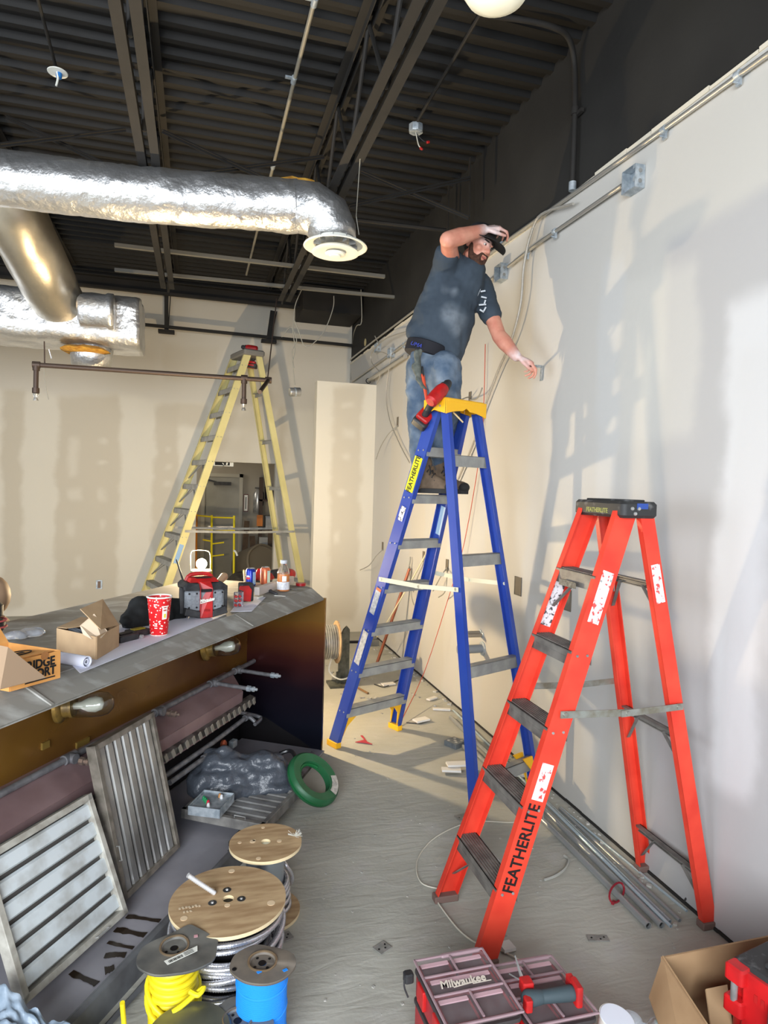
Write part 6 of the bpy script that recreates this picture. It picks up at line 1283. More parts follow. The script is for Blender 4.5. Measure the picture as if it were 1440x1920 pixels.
def can(label, p, colr, lcol, name='drink_can', deco=None):
    c = V3(p); t_ = thing(name, label, 'can', c, 'drink cans on the bench')
    m = MB(); m.lathe([(.024, 0), (.033, .008), (.033, .105), (.026, .118)], c, n=28); build(m, 'can_body', mat('can_'+label[:6], colr, .25, .4), t_, smooth=True)
    m = MB(); m.lathe([(.026, .1175), (.027, .1205), (.024, .121), (.023, .118)], c, n=24); m.box(c+V3((0, -.008, .121)), (.012, .018, .0015)); build(m, 'lid', STEEL, t_, smooth=True)
    m = MB(); m.grid(lambda u, v: c+V3((.0333*math.cos(-1.25+1.0*u), .0333*math.sin(-1.25+1.0*u), .015+.082*v)), 6, 2); build(m, 'side_print', mat('canprint_'+label[:6], lcol, .35), t_, smooth=True)
    if deco:
        for a0, z0, rr_, cc_ in deco:
            m = MB(); m.grid(lambda u, v: c+V3((.0337*math.cos(a0+rr_*(u-.5)*60*v), .0337*math.sin(a0+rr_*(u-.5)*60*v), z0+rr_*1.2*math.sin(PI*(v*1.0))*(.7 if cc_[2] > .5 else -.7))), 8, 3); build(m, 'round_emblem', mat('emb%.2f' % cc_[0], cc_, .35), t_, smooth=True)
can('blue soda can behind the battery pack', (0.361,4.450,1.096), (.06, .16, .58), (.55, .70, .85), deco=((-2.25, .062, .018, (.85, .2, .2)), (-2.25, .064, .014, (.9, .9, .9))))
can('orange and white soda can between the blue can and the bottle', (0.463,4.513,1.096), (.80, .42, .28), (.66, .78, .76))
m = MB(); m.bar((0.322,4.400,1.100), (0.351,4.985,1.130), .014, .01, UP); tag(build(m, 'wood_shim', PLYE), 'short pale wood strip standing against the blue can', 'wood strip')
tp = thing('red_tape_roll', 'roll of red tape lying at the far corner of the bench', 'tape roll', (0.700,4.462,1.093))
c = V3((0.697,4.446,1.096)); m = MB(); m.lathe([(.018, 0), (.034, 0), (.034, .018), (.018, .018), (.018, 0)], c, n=28, caps=False); build(m, 'tape', mat('red_tape', (.62, .10, .12), .35), tp, smooth=True, auto=.5)
m = MB(); m.lathe([(.0165, 0), (.018, 0), (.018, .0185), (.0165, .0185), (.0165, 0)], c, n=28, caps=False); build(m, 'core', CARD, tp, smooth=True, auto=.5)
for (p, q, r, lab, mt) in (((0.458,4.201,1.105), (0.491,4.103,1.100), .014, 'dark grey rag scrap left of the juice bottle', mat('dark_scrap', (.27, .27, .28), .7)), ((0.367,3.958,1.100), (0.397,4.013,1.100), .008, 'small white scrap beside the pale board', WHITE), ((0.609,4.304,1.097), (0.640,4.257,1.097), .006, 'thin dark tool lying right of the juice bottle', ALUM), ((0.475,4.048,1.096), (0.537,4.022,1.096), .003, 'thin clear strip in front of the juice bottle', WHITE)):
    m = MB(); m.cap(p, q, r, r*.8, n=8, flat=.6); m.cap(V3(p)+HU*.01, lerp(p, q, .5), r, r*.6, n=8, flat=.5); tag(build(m, 'bench_scrap', mt, smooth=True), lab, 'scrap', 'small scraps on the bench')
m = MB(); m.cap((0.148,4.402,1.130), (0.187,4.461,1.160), .020, .026, n=14); tag(build(m, 'wooden_handle', mat('pale_wood_handle', (.70, .58, .46), .5), smooth=True), 'rounded pale wooden handle sticking up behind the radio', 'handle')
sw = thing('cordless_saw', 'long red and black cordless saw lying behind the two cans', 'power tool', (0.520,4.677,1.093))
p, q = V3((0.316,-0.660,1.093)), V3((0.710,-0.560,1.080)); p, q = W(p), W(q); xx = (q-p).normalized()
m = MB(); m.cap(p, lerp(p, q, .42), .022, .030, n=14); m.cap(lerp(p, q, .9), q, .046, .040, n=16); m.cap(p, p+UP*.05+xx*.03, .018, .016, n=10); build(m, 'red_body', RED, sw, smooth=True)
m = MB(); m.cap(lerp(p, q, .45)+UP*.012, lerp(p, q, .85)+UP*.012, .036, .040, n=16); build(m, 'black_grip', TBLACK, sw, smooth=True)
m = MB(); m.rbox(p-xx*.02-UP*.05, (.07, .08, .06), .012, axes(xx, UP.cross(xx), UP)); build(m, 'battery', TBLACK, sw, smooth=True, auto=.5)


# ================================================================== ON THE FLOOR
# ---- plywood spool of armoured cable
def ribbed(name, c1, c2):
    m = mat(name, c1, .25, .75); nt = m.node_tree; b = nt.nodes['Principled BSDF']; tc = N(nt, 'ShaderNodeTexCoord')
    w = N(nt, 'ShaderNodeTexNoise'); w.inputs['Scale'].default_value = 140; nt.links.new(tc.outputs['Object'], w.inputs['Vector'])
    bp = N(nt, 'ShaderNodeBump'); bp.inputs['Strength'].default_value = .3; bp.inputs['Distance'].default_value = .004; nt.links.new(w.outputs['Fac'], bp.inputs['Height']); nt.links.new(bp.outputs[0], b.inputs['Normal'])
    return m
MC = ribbed('armored_cable_steel', (.84, .84, .86), (.3, .3, .3))
def ribtube(m, pts, r, pitch=.008, n=7):
    """corrugated armour: radius swells and pinches along the length"""
    pts = [V3(p) for p in pts]; out = [pts[0]]; acc = 0
    L = [0]
    for a, b in zip(pts, pts[1:]): L.append(L[-1]+(b-a).length)
    K = max(4, int(L[-1]/(pitch/2))); P = []; R_ = []; j = 0
    for i in range(K+1):
        s = L[-1]*i/K
        while j < len(L)-2 and L[j+1] < s: j += 1
        f = (s-L[j])/max(1e-9, L[j+1]-L[j]); P.append(lerp(pts[j], pts[j+1], f)); R_.append(r*(1.0 if i % 2 else .80))
    m.tube(P, R_, n=n)
def plyspool(name, label, c, ztop, r, core, holes, coil, mt_core, seed=0, cable_r=.0105, coilr=None, z_from=.02, z_to=None, bulge=0.0):
    c = V3(c); c.z = 0; t = thing(name, label, 'cable spool', c)
    for z, nm in ((0.001, 'bottom_flange'), (ztop-.013, 'top_flange')):
        m = MB(); n = 56; 
        # flange disc with a centre hole
        ro = [m.bm.verts.new(c+V3((r*math.cos(2*PI*i/n), r*math.sin(2*PI*i/n), z))) for i in range(n)]; ri = [m.bm.verts.new(c+V3((.020*math.cos(2*PI*i/n), .020*math.sin(2*PI*i/n), z))) for i in range(n)]
        ro2 = [m.bm.verts.new(v.co+UP*.013) for v in ro]; ri2 = [m.bm.verts.new(v.co+UP*.013) for v in ri]
        for i in range(n):
            k = (i+1) % n; m.mi = 0; m.face([ro[i], ro[k], ri[k], ri[i]]); m.face([ro2[i], ri2[i], ri2[k], ro2[k]]); m.mi = 1; m.face([ro[i], ro2[i], ro2[k], ro[k]]); m.face([ri[i], ri[k], ri2[k], ri2[i]])
        build(m, nm, [PLY, PLYE], t)
    for (dx, dy, rr, lightc) in holes:
        m = MB(); m.lathe([(rr, 0), (rr, .0012)], c+V3((dx, dy, ztop)), n=16); build(m, 'flange_hole' if lightc else 'bolt_washer', mat('pale_hole', (.86, .76, .62), .8) if lightc else mat('dark_washer', (.25, .25, .25), .5, .4), t)
        if not lightc:
            m = MB(); m.lathe([(rr*.4, 0), (rr*.3, .004)], c+V3((dx, dy, ztop+.001)), n=6); build(m, 'bolt', STEEL, t)
    m = MB(); m.lathe([(core, .012), (core, ztop-.012)], c, n=32); build(m, 'core', mt_core, t, smooth=True)
    return t, c
t1, c1 = plyspool('armored_cable_spool', 'big plywood spool wound with ribbed steel armoured cable', (0.136,2.343,0.300), .30, .203, .13,
    [(-.150, -.075, .012, 1), (.145, -.06, .014, 1), (.02, .168, .012, 1), (-.005, -.038, .010, 1), (-.055, .068, .010, 1), (-.055, -.012, .015, 0), (.045, -.012, .015, 0), (-.002, .052, .015, 0)], True, DRK)
random.seed(3)
m = MB()
for k in range(13):
    z = .025+.0205*k; rr = .160+.016*math.sin(k*1.9)+.006*(k % 3); tl = random.uniform(-.02, .02); ph = random.uniform(0, 6.28)
    ribtube(m, [c1+V3((rr*math.cos(a), rr*math.sin(a), min(.274, max(.024, z+tl*math.sin(a+ph))))) for a in [2*PI*i/72 for i in range(73)]], .0105)
for k in range(6):
    z0 = .04+.035*k; rr = .176+.004*k
    ribtube(m, [c1+V3((rr*math.cos(a), rr*math.sin(a), min(.275, max(.022, z0+.03*math.sin(a*1.0+k*1.3))))) for a in [2*PI*i/72 for i in range(73)]], .0105)
build(m, 'wound_cable', MC, t1, smooth=True, auto=.9)
m = MB(); ribtube(m, [(0.091,2.382,0.302), (0.080,2.381,0.312), (0.040,2.381,0.345), (-0.004,2.377,0.385)], .009); build(m, 'free_end', mat('bright_armor', (.86, .86, .86), .35, .4), t1, smooth=True, auto=.9)
m = MB()
for k in range(7): m.box(c1+V3((-.165+.011*k, -.020+.0015*(k % 3), .3012)), (.007, .010+.004*(k % 2), .0008), rotz(.1+.3*(k % 2)))
for k in range(3): m.box(c1+V3((-.150+.011*k, -.042, .3012)), (.006, .010, .0008), rotz(.3*k))
build(m, 'stencil_marks', mat('pale_stencil', (.80, .72, .60), .8), t1)
t2, c2 = plyspool('small_cable_spool', 'smaller plywood spool with a bare tin core behind the big one', (0.303,2.692,0.300), .30, .148, .078,
    [(-.105, .015, .008, 1), (-.04, -.118, .010, 1), (-.045, .02, .007, 1), (.055, -.008, .010, 1), (.0, .115, .008, 1), (-.052, .012, .012, 1)], False, mat('tin_core', (.72, .76, .80), .3, .85))
m = MB()
for k in range(5):
    ribtube(m, [c2+V3(((.092+.003*k)*math.cos(a), (.092+.003*k)*math.sin(a), .135-.024*k+.008*math.sin(a+k))) for a in [2*PI*i/48 for i in range(49)]], .010)
build(m, 'wound_cable', MC, t2, smooth=True, auto=.9)
m = MB(); ribtube(m, catmull([V3(p) for p in ((0.383,2.803,0.160), (0.399,2.759,0.150), (0.426,2.766,0.100), (0.426,2.774,0.060), (0.397,2.795,0.030))], 6), .009); build(m, 'free_end', MC, t2, smooth=True, auto=.9)
m = MB()
for k in range(40): m.tube([(0.425,2.698,0.305), V3((0.422,2.680,0.315))+V3((random.uniform(-.03, .03), random.uniform(-.02, .02), random.uniform(0, .02)))], .0006, n=4)
tag(build(m, 'white_fluff', WHITE), 'tuft of white fluff on the edge of the smaller plywood spool', 'fluff', kind='stuff')

# ---- metal flanged spools
FLG = mat('worn_grey_flange', (.53, .49, .44), .5, .25, col2=(.42, .40, .38), vs=12, contrast=(.4, .7)); FLG2 = mat('dark_steel_flange', (.50, .49, .46), .45, .25, col2=(.37, .37, .36), vs=10)
def metalspool(label, hub, z, outline, core_r, mcore, mfl, hub_r=.043, stripes=True, group=None, extra=None, core_fn=None, sag=None):
    hub = V3(hub); c = V3((hub.x, hub.y, 0)); t = thing('wire_spool', label, 'wire spool', c, group)
    pts = [V3(p) for p in outline]
    m = MB(); cen = V3((hub.x, hub.y, z)); n = len(pts); S = catmull(pts, 4, True); rings = []
    for f, dz in ((.0, 0), ):
        pass
    inner = [m.bm.verts.new(cen+(p-cen).normalized()*hub_r+UP*.0) for p in S]; mid = [m.bm.verts.new(lerp(cen, p, .6)+UP*(.002*noise.noise(p*9))) for p in S]; outer = [m.bm.verts.new(p+UP*(.006*noise.noise(p*12)-.002)) for p in S]; lip = [m.bm.verts.new(v.co-UP*.008) for v in outer]
    hubtop = [m.bm.verts.new(cen+(p-cen).normalized()*(hub_r-.006)-UP*.006) for p in S]; hole = [m.bm.verts.new(cen+(p-cen).normalized()*.013-UP*.006) for p in S]; hl2 = [m.bm.verts.new(v.co-UP*.03) for v in hole]
    m.loft([lip, outer, mid, inner, hubtop, hole, hl2], caps=False); b = build(m, 'top_flange', mfl, t, smooth=True, auto=.5); so = b.modifiers.new('s', 'SOLIDIFY'); so.thickness = .002
    m = MB(); m.tube([cen+(p-cen).normalized()*hub_r+UP*.001 for p in S], .0035, n=6, closed=True); build(m, 'hub_rim', mat('brassy_hub', (.56, .48, .38), .35, .6), t, smooth=True)
    for k in range(4):
        a = k*PI/2+.5; m = MB(); m.lathe([(.0045, 0), (.0045, .001)], cen+V3((math.cos(a)*.027, math.sin(a)*.027, -.006)), n=10); build(m, 'hub_hole', DRK, t)
    m = MB(); m.lathe([(.012, -.0065), (.012, -.0055)], cen, n=16); build(m, 'axle_hole', DRK, t)
    m = MB(); m.lathe([(.095, 0), (.095, .006)], c+UP*.001, n=36); build(m, 'bottom_flange', mfl, t)
    if mcore:
        m = MB()
        if core_fn: core_fn(m, c, z)
        else: m.lathe([(core_r, .008), (core_r, z-.008)], c, n=36)
        build(m, 'wound_wire', mcore, t, smooth=True, auto=.8)
    return t, cen
YEL = mat('yellow_rope_wire', (.92, .85, .15), .45, col2=(.85, .76, .10), vs=14)
def yellow_core(m, c, z):
    for k in range(int((z-.03)/.0165)):
        r = .066+.004*math.sin(k*2.2); zz = .018+.0165*k; m.tube([c+V3((r*math.cos(a), r*math.sin(a), zz+.004*math.sin(a+k))) for a in [2*PI*i/28 for i in range(28)]], .0095, n=8, closed=True)
    m.lathe([(.060, .01), (.060, z-.01)], c, n=24)
    for ph, s in ((0, 1), (2.2, -1)): m.tube([c+V3((.080*math.cos(a), .080*math.sin(a), z*.50+s*.045*math.sin(a+ph))) for a in [2*PI*i/28 for i in range(28)]], .0085, n=8, closed=True)
def dz(l, z): return l
yt, yc = metalspool('metal flanged spool wound with thick yellow wire at bottom left', (-0.041,2.136,0.300), .30,
    ((-0.152,2.109,0.300), (-0.136,2.154,0.302), (-0.093,2.177,0.305), (-0.046,2.202,0.305), (-0.001,2.217,0.310), (0.026,2.202,0.310), (0.088,2.149,0.300), (0.091,2.117,0.295), (0.081,2.060,0.295), (0.042,2.025,0.300), (-0.032,2.013,0.300), (-0.093,2.021,0.300), (-0.139,2.064,0.300)), .066, YEL, FLG2, core_fn=yellow_core)
m = MB(); a, b_, = V3((-0.058,2.051,0.303), ), V3((0.030,2.092,0.303)); x = (b_-a).normalized(); yv = UP.cross(x); m.prism([a, b_, b_+yv*.022+x*.01, a+yv*.022-x*.002], (0, 0, .0008)); lb = build(m, 'paper_label', WHITE, yt)
m = MB()
for k in range(11): m.bar(a+x*(.008+.0042*k)+yv*.003+UP*.0014, a+x*(.008+.0042*k)+yv*.014+UP*.0014, .0022 if k % 3 else .0012, .0004, x)
for k in range(3): m.bar(a+x*.058+yv*(.004+.006*k)+UP*.0014, a+x*.088+yv*(.004+.006*k)+UP*.0014, .002, .0004, yv)
build(m, 'label_print', INK, lb)
m = MB(); m.box((0.025,2.160,0.306), (.012, .012, .001)); build(m, 'pink_sticker', mat('pink_sticker', (.8, .6, .62), .7), yt)
m = MB(); m.tube([yc+V3((.05, -.075, -.10)), yc+V3((.075, -.09, -.105)), yc+V3((.09, -.07, -.10)), yc+V3((.03, -.10, -.12)), yc+V3((.0, -.11, -.13))], .008, smooth_n=5); build(m, 'wire_knot', YEL, yt, smooth=True)
BLW = mat('blue_wire', (.14, .55, .93), .42)
def blue_core(m, c, z):
    n = int((z-.03)/.006)
    for k in range(n):
        r = .075; zz = .014+.006*k; m.tube([c+V3((r*math.cos(a), r*math.sin(a), zz)) for a in [2*PI*i/32 for i in range(32)]], .0034, n=5, closed=True)
    for k, (zz, am) in enumerate(((z*.80, .006), (z*.52, .010), (z*.25, .012), (z*.2, .014))): m.tube([c+V3((.0775*math.cos(a), .0775*math.sin(a), zz+am*math.sin(a+k))) for a in [2*PI*i/32 for i in range(32)]], .0034, n=5, closed=True)
    m.lathe([(.074, .01), (.074, z-.01)], c, n=32)
bt, bc0 = metalspool('metal flanged spool wound with thin bright blue wire at the bottom of the frame', (0.224,2.004,0.300), .30,
    ((0.126,2.016,0.300), (0.143,2.057,0.300), (0.172,2.077,0.300), (0.211,2.086,0.300), (0.256,2.072,0.300), (0.292,2.048,0.300), (0.322,2.014,0.300), (0.325,1.977,0.300), (0.314,1.959,0.295), (0.283,1.932,0.295), (0.249,1.918,0.295), (0.208,1.913,0.300), (0.171,1.928,0.300), (0.145,1.954,0.300), (0.128,1.986,0.300)), .075, BLW, FLG, core_fn=blue_core)
for p in ((0.210,1.958,0.302), (0.288,1.952,0.298)):
    m = MB(); m.box(p, (.014, .010, .001), rotz(.4)); build(m, 'blue_paint_spot', BLW, bt)
m = MB(); m.lathe([(.007, 0), (.007, .001)], (0.138,1.989,0.300), n=12); build(m, 'rim_hole', DRK, bt)
gt, gc = metalspool('empty looking dark steel spool with pointed flange between the yellow and blue spools', (0.149,1.955,0.170), .17,
    ((0.142,2.049,0.170), (0.180,2.013,0.170), (0.221,1.973,0.170), (0.250,1.941,0.170), (0.251,1.906,0.170), (0.238,1.864,0.170), (0.178,1.832,0.170), (0.105,1.850,0.170), (0.054,1.904,0.170), (0.041,1.962,0.170), (0.066,2.000,0.170), (0.104,2.030,0.170)), .05, FLG2, FLG2)
pt = MB(); c = V3((0.008,1.934,0.170)); pt.lathe([(.03, -.02), (.115, -.012), (.122, 0), (.118, .003), (.05, .0), (.03, -.004)], c, n=40); 
tag(build(pt, 'steel_disc', mat('dull_shiny_disc', (.52, .53, .48), .3, .7, col2=(.4, .4, .37), vs=6), smooth=True, auto=.6), 'dull steel disc at the bottom edge in front of the yellow spool', 'disc')
m = MB(); m.tube([(-0.180,2.057,0.020), (-0.182,2.082,0.100), (-0.185,2.071,0.160), (-0.187,2.063,0.200)], .0075, n=10, smooth_n=4); tag(build(m, 'yellow_wire_end', YEL, smooth=True), 'loose yellow wire end standing up left of the yellow spool', 'wire')
# ---- plastic sheet lower left
m = MB()
def sheetfn(u, v):
    p = lerp((-0.627,2.261,0.160), (-0.310,2.103,0.100), u); p = p+(V3((-0.571,2.063,0.100))-V3((-0.627,2.261,0.160)))*v
    return p+UP*(.045*noise.noise(V3((u*4, v*3, 1.3)))+.025*noise.noise(V3((u*11, v*9, 4)))+.05*math.sin(PI*min(1, u*1.3))*(1-v))
m.grid(sheetfn, 44, 30); o = tag(build(m, 'plastic_sheet', mat('grey_plastic_sheet', (.50, .56, .62), .35, col2=(.64, .69, .74), vs=12, contrast=(.45, .7), bump=.3, bs=30), smooth=True, auto=3), 'crumpled grey blue plastic sheet at the bottom left corner', 'plastic sheet')
# ---- dark trash bag and the fish tape reel
BAG = mat('dark_grey_plastic_bag', (.27, .29, .32), .33, col2=(.27, .29, .32), vs=8, bump=.9, bs=9, bdist=.03)
m = MB()
for p, q, a, b in (((0.076,3.647,0.160), (0.466,3.646,0.160), .085, .080), ((0.117,3.674,0.240), (0.465,3.648,0.220), .065, .055), ((0.049,3.637,0.120), (0.229,3.575,0.110), .06, .05), ((0.230,3.594,0.110), (0.504,3.582,0.100), .05, .055), ((0.471,3.695,0.200), (0.524,3.621,0.120), .05, .06), ((0.103,3.710,0.280), (0.174,3.696,0.280), .03, .035)):
    m.cap(p, q, a, b, n=16, flat=.8)
o = tag(build(m, 'trash_bag', BAG, smooth=True), 'crumpled dark grey plastic bag lying in the hood behind the metal tray', 'bag'); remesh(o, .010, 3); displace(o, .05, .15); displace(o, .024, .055, kind='STUCCI')
GRN = mat('green_plastic', (.12, .34, .20), .45, col2=(.17, .38, .25), vs=10); GRN2 = mat('deep_green', (.04, .36, .18), .4)
ft = thing('fish_tape_reel', 'green ring shaped fish tape reel leaning by the foot of the hood end panel', 'cable reel', (0.698,3.611,0.000))
fc = V3((0.661,3.596,0.130)); ax_ = V3((.463, -.455, .77)).normalized(); FS = 1.18; Rf = frame_from(ax_)
m = MB(); P_ = [(.085, -.020), (.125, -.026), (.136, -.016), (.138, 0), (.136, .016), (.125, .026), (.085, .020), (.082, 0)]
rings = [m.ring(fc+Rf @ V3((0, 0, hh*FS)), Rf, r*FS, n=44) for r, hh in P_]; rings.append(rings[0]); m.loft(rings, caps=False); build(m, 'reel_case', GRN, ft, smooth=True, auto=.8)
m = MB(); m.tube([fc+Rf @ V3((.092*math.cos(a), .092*math.sin(a), .004)) for a in [PI*.15+PI*1.0*i/16 for i in range(17)]], .010, n=8); build(m, 'inner_handle', GRN2, ft, smooth=True)
m = MB(); 
def lab_(u, v):
    a = -1.35+.95*u; r = (.093+.034*v)*FS; return fc+Rf @ V3((r*math.cos(a), r*math.sin(a), .0325-.001*v-.002*(1-v)))
m.grid(lab_, 10, 2); build(m, 'white_label', mat('aged_label', (.78, .76, .72), .6, col2=(.6, .58, .55), vs=60), ft)
m = MB(); m.tube([fc+Rf @ V3((.156*math.cos(a), .156*math.sin(a), 0)) for a in [2*PI*i/44 for i in range(44)]], .0085, n=6, closed=True); build(m, 'outer_groove', GRN2, ft, smooth=True)
m = MB(); m.tube([(0.484,3.806,0.200), (0.560,3.796,0.220), (0.577,3.673,0.200), (0.523,3.622,0.150), (0.498,3.711,0.160)], .012, smooth_n=6); tag(build(m, 'rubber_hose', mat('shiny_dark_hose', (.12, .12, .13), .3), smooth=True), 'short dark hose loop between the bag and the green reel', 'hose')

# ---- conduits along the wall
FCON = mat('floor_conduit', (.62, .63, .63), .3, .45); CYC = mat('bright_thin_conduit', (.74, .80, .83), .22, .5)
for k, (p, q, r, mt, lab) in enumerate((
    ((1.819,2.222,0.014), (1.842,4.122,0.014), .0150, FCON, 'fat open ended conduit on the floor, outermost from the wall'),
    ((1.876,2.212,0.014), (1.931,4.693,0.014), .0150, FCON, 'fat open ended conduit on the floor, second from the outside'),
    ((1.929,2.229,0.010), (2.017,4.849,0.010), .0085, CYC, 'thin bright conduit in the floor bundle touching the second fat one'),
    ((1.891,2.178,0.030), (1.948,3.709,0.030), .0075, CYC, 'thin bright conduit riding on top of the fat ones'),
    ((1.978,2.228,0.008), (1.998,3.205,0.008), .0085, FCON, 'thin dull conduit in the floor bundle, next toward the wall'),
    ((2.055,2.277,0.006), (2.010,3.219,0.006), .0060, CYC, 'thinnest bright rod on the floor nearest the wall'))):
    p, q = V3(p), V3(q); m = MB(); R0 = frame_from(q-p); L_ = (q-p).length
    m.lathe([(r, 0), (r, L_), (r*.8, L_), (r*.8, .004), (r*.8, 0), (r, 0)], p, R0, n=14, caps=False)
    LAST = tag(build(m, 'loose_conduit', mt, smooth=True, auto=.6, base=p), lab, 'conduit', 'loose conduits on the floor')
    m = MB(); m.lathe([(r*.8, .012), (r*.8, .013)], p, R0, n=14); build(m, 'bore_shade_disc', RUBBER, SC.objects[-1] if False else LAST)  # dark disc put in as the shade inside the open pipe end
m = MB(); c = V3((1.820,2.423,0.020)); m.tube([c+V3((.060*math.cos(a)-.01, .035*math.cos(a)+.02*math.sin(a), .022*math.sin(a)+.012)) for a in [2*PI*i/20 for i in range(20)]], .0045, n=6, closed=True); m.box((1.772,2.393,0.012), (.03, .012, .006), rotz(.7)); tag(build(m, 'red_tie', mat('dark_red_strap', (.55, .10, .16), .5), smooth=True), 'dark red tie strap looped round the fat conduits', 'strap')
m = MB(); m.tube([(2.075,2.317,0.020), (2.101,2.325,0.030), (2.095,2.286,0.020), (2.103,2.277,0.010), (2.108,2.243,0.010)], .004, smooth_n=4); tag(build(m, 'black_wire_scrap', TBLACK, smooth=True), 'small curled black wire scrap by the foot of the wall', 'wire')
m = MB()
for k in range(60):
    f = random.random(); p = lerp((2.034,2.096,0.000), (2.152,4.093,0.000), f)+V3((random.uniform(-.14, .0), 0, 0)); p.x = min(p.x, 2.06); s = random.uniform(.006, .022)
    m.box(p+UP*s*.25, (s, s*random.uniform(.5, 1.3), s*.5), rotz(random.uniform(0, 3)))
for k in range(110):
    p = V3((1.881,6.212,0.000))+V3((random.uniform(-.7, .45), random.uniform(-1.3, .9), 0)); p.x = min(p.x, 2.05); s = random.uniform(.008, .035)
    m.box(p+UP*s*.2, (s, s*random.uniform(.5, 1.4), s*.4), rotz(random.uniform(0, 3)))
for k in range(150):
    p = V3((random.uniform(.2, 2.0), random.uniform(1.5, 4.6), 0)); s = random.uniform(.003, .010); m.box(p+UP*s*.2, (s, s, s*.4), rotz(random.uniform(0, 3)))
tag(build(m, 'plaster_crumbs', mat('plaster_crumb', (.74, .73, .70), .9, col2=(.6, .59, .56), vs=40)), 'scattered crumbs of plaster and grit over the concrete', 'debris', kind='stuff')
def jbox(label, p, a, s=.105, sub=False, h=.035):
    p = V3(p); t = thing('floor_junction_box', label, 'junction box', p, 'metal boxes on the floor'); Rz = rotz(a)
    m = MB(); m.box(p+UP*(h), (s, s, .002), Rz)
    for u in (-1, 1): m.box(p+UP*h/2+Rz @ V3((u*s/2, 0, 0)), (.002, s, h), Rz); m.box(p+UP*h/2+Rz @ V3((0, u*s/2, 0)), (s, .002, h), Rz)
    build(m, 'box', mat('dusty_zinc_box', (.50, .53, .55), .5, .5, col2=(.42, .44, .46), vs=20), t)
    m = MB()
    for u, v in ((-.3, .3), (.3, -.3), (.28, .25), (-.2, -.25), (0, 0)): m.lathe([(.011, 0), (.010, .002)], p+UP*(h+.001)+Rz @ V3((u*s, v*s, 0)), n=12)
    build(m, 'knockouts', STEEL, t); return t
jbox('galvanized junction box face down on the floor beside the blue ladder leg', (1.764,4.193,0.000), .5)
m = MB(); m.tube([(1.799,4.134,0.020), (1.783,3.966,0.015)], .010); tag(build(m, 'box_connector', STEEL, smooth=True), 'short shiny connector beside the junction box on the floor', 'connector')
for lab, P_ in (('flat rectangular metal plate on the floor just right of the red ladder\'s front foot', ((1105, 1750), (1137, 1756), (1138, 1768), (1103, 1764))), ('small square metal plate on the floor in front of the toolbox', ((704, 1765), (735, 1772), (728, 1790), (698, 1782))), ('small square metal plate on the floor right of the big cable spool', ((520, 1745), (552, 1750), (545, 1770), (515, 1766)))):
    pass
for p, a, sx_, sy_, lab, mt in (((1.579,2.220,0.003), -.25, .085, .035, 'flat metal plate on the floor between the toolbox and the red ladder', 1), ((0.724,2.370,0.003), .5, .06, .05, 'small square metal plate on the floor left of the organizers', 1), ((0.365,2.518,0.003), .3, .06, .05, 'small dark square plate on the floor right of the big cable spool', 1), ((1.427,3.245,0.003), .2, .08, .06, 'square plate pressed in the dust left of the red ladder steps', 0)):
    t = thing('metal_plate', lab, 'plate', p, 'small plates on the floor'); m = MB(); m.box(p, (sx_, sy_, .004), rotz(a)); build(m, 'plate', mat('dusty_plate', (.50, .50, .48), .6, .3, col2=(.6, .59, .57), vs=30), t, bevel=.001)
    m = MB()
    for u, v in ((-.3, 0), (.3, .1), (.1, -.2)): m.lathe([(.004, 0), (.004, .001)], V3(p)+UP*.002+rotz(a) @ V3((u*sx_, v*sy_, 0)), n=8)
    build(m, 'holes', DRK, t)
DW = mat('drywall_scrap_face', (.84, .83, .81), .9); DWB = mat('drywall_scrap_paper', (.62, .57, .50), .9)
for p, a, sx_, sy_, lab in (((1.572,3.781,0.020), -.3, .12, .05, 'white drywall offcut on the floor left of the rear blue leg, in front'), ((1.631,3.822,0.035), -.1, .14, .06, 'brown backed drywall offcut lying on the white one by the blue leg'), ((1.685,4.679,0.015), .3, .12, .07, 'small white drywall offcut right of the front blue foot'),
        ((1.984,3.607,0.030), -.5, .20, .07, 'white drywall offcut leaning on the conduits behind the red ladder'), ((1.470,5.912,0.010), .1, .22, .05, 'long pale offcut on the floor behind the blue ladder, left end'), ((1.932,4.891,0.010), -.3, .14, .03, 'thin white sliver on the floor by the wall'), ((1.694,5.612,0.012), .2, .12, .06, 'pale broken piece on the rubble under the orange string'),
        ((1.192,2.250,0.012), .1, .05, .05, 'small white block on the floor against the near red foot'), ((1.890,3.409,0.010), -.4, .16, .05, 'flat white scrap between the red ladder steps'), ((1.948,5.160,0.010), .5, .1, .04, 'small pale shard near the floor wall joint')):
    m = MB(); m.box(V3(p)+UP*.002, (sx_, sy_, .013), rotz(a)); m.mi = 1; m.box(V3(p)-UP*.005, (sx_*1.02, sy_*1.02, .002), rotz(a)); m.wobble(.003, 20); tag(build(m, 'drywall_offcut', [DW, DWB]), lab, 'drywall scrap', 'drywall offcuts on the floor')
m = MB(); m.prism([(1.095,4.378,0.004), (1.162,4.404,0.004), (1.201,4.317,0.004), (1.142,4.354,0.006)], (0, 0, .004)); m.prism([(1.159,4.485,0.004), (1.174,4.482,0.004), (1.177,4.342,0.004)], (0, 0, .005)); tag(build(m, 'red_scrap', mat('red_plastic_scrap', (.72, .20, .25), .5)), 'crumpled scrap of red plastic on the floor between the hood and blue ladder', 'scrap')
wire('thin pale wire looping on the floor left of the red ladder', [(1.089,2.658,0.005), (1.008,2.730,0.005), (1.044,2.895,0.005), (1.180,3.059,0.005), (1.368,3.162,0.005), (1.512,3.175,0.005), (1.662,3.130,0.005), (1.796,3.141,0.005)], .003, WIREW, 'wires on the floor')
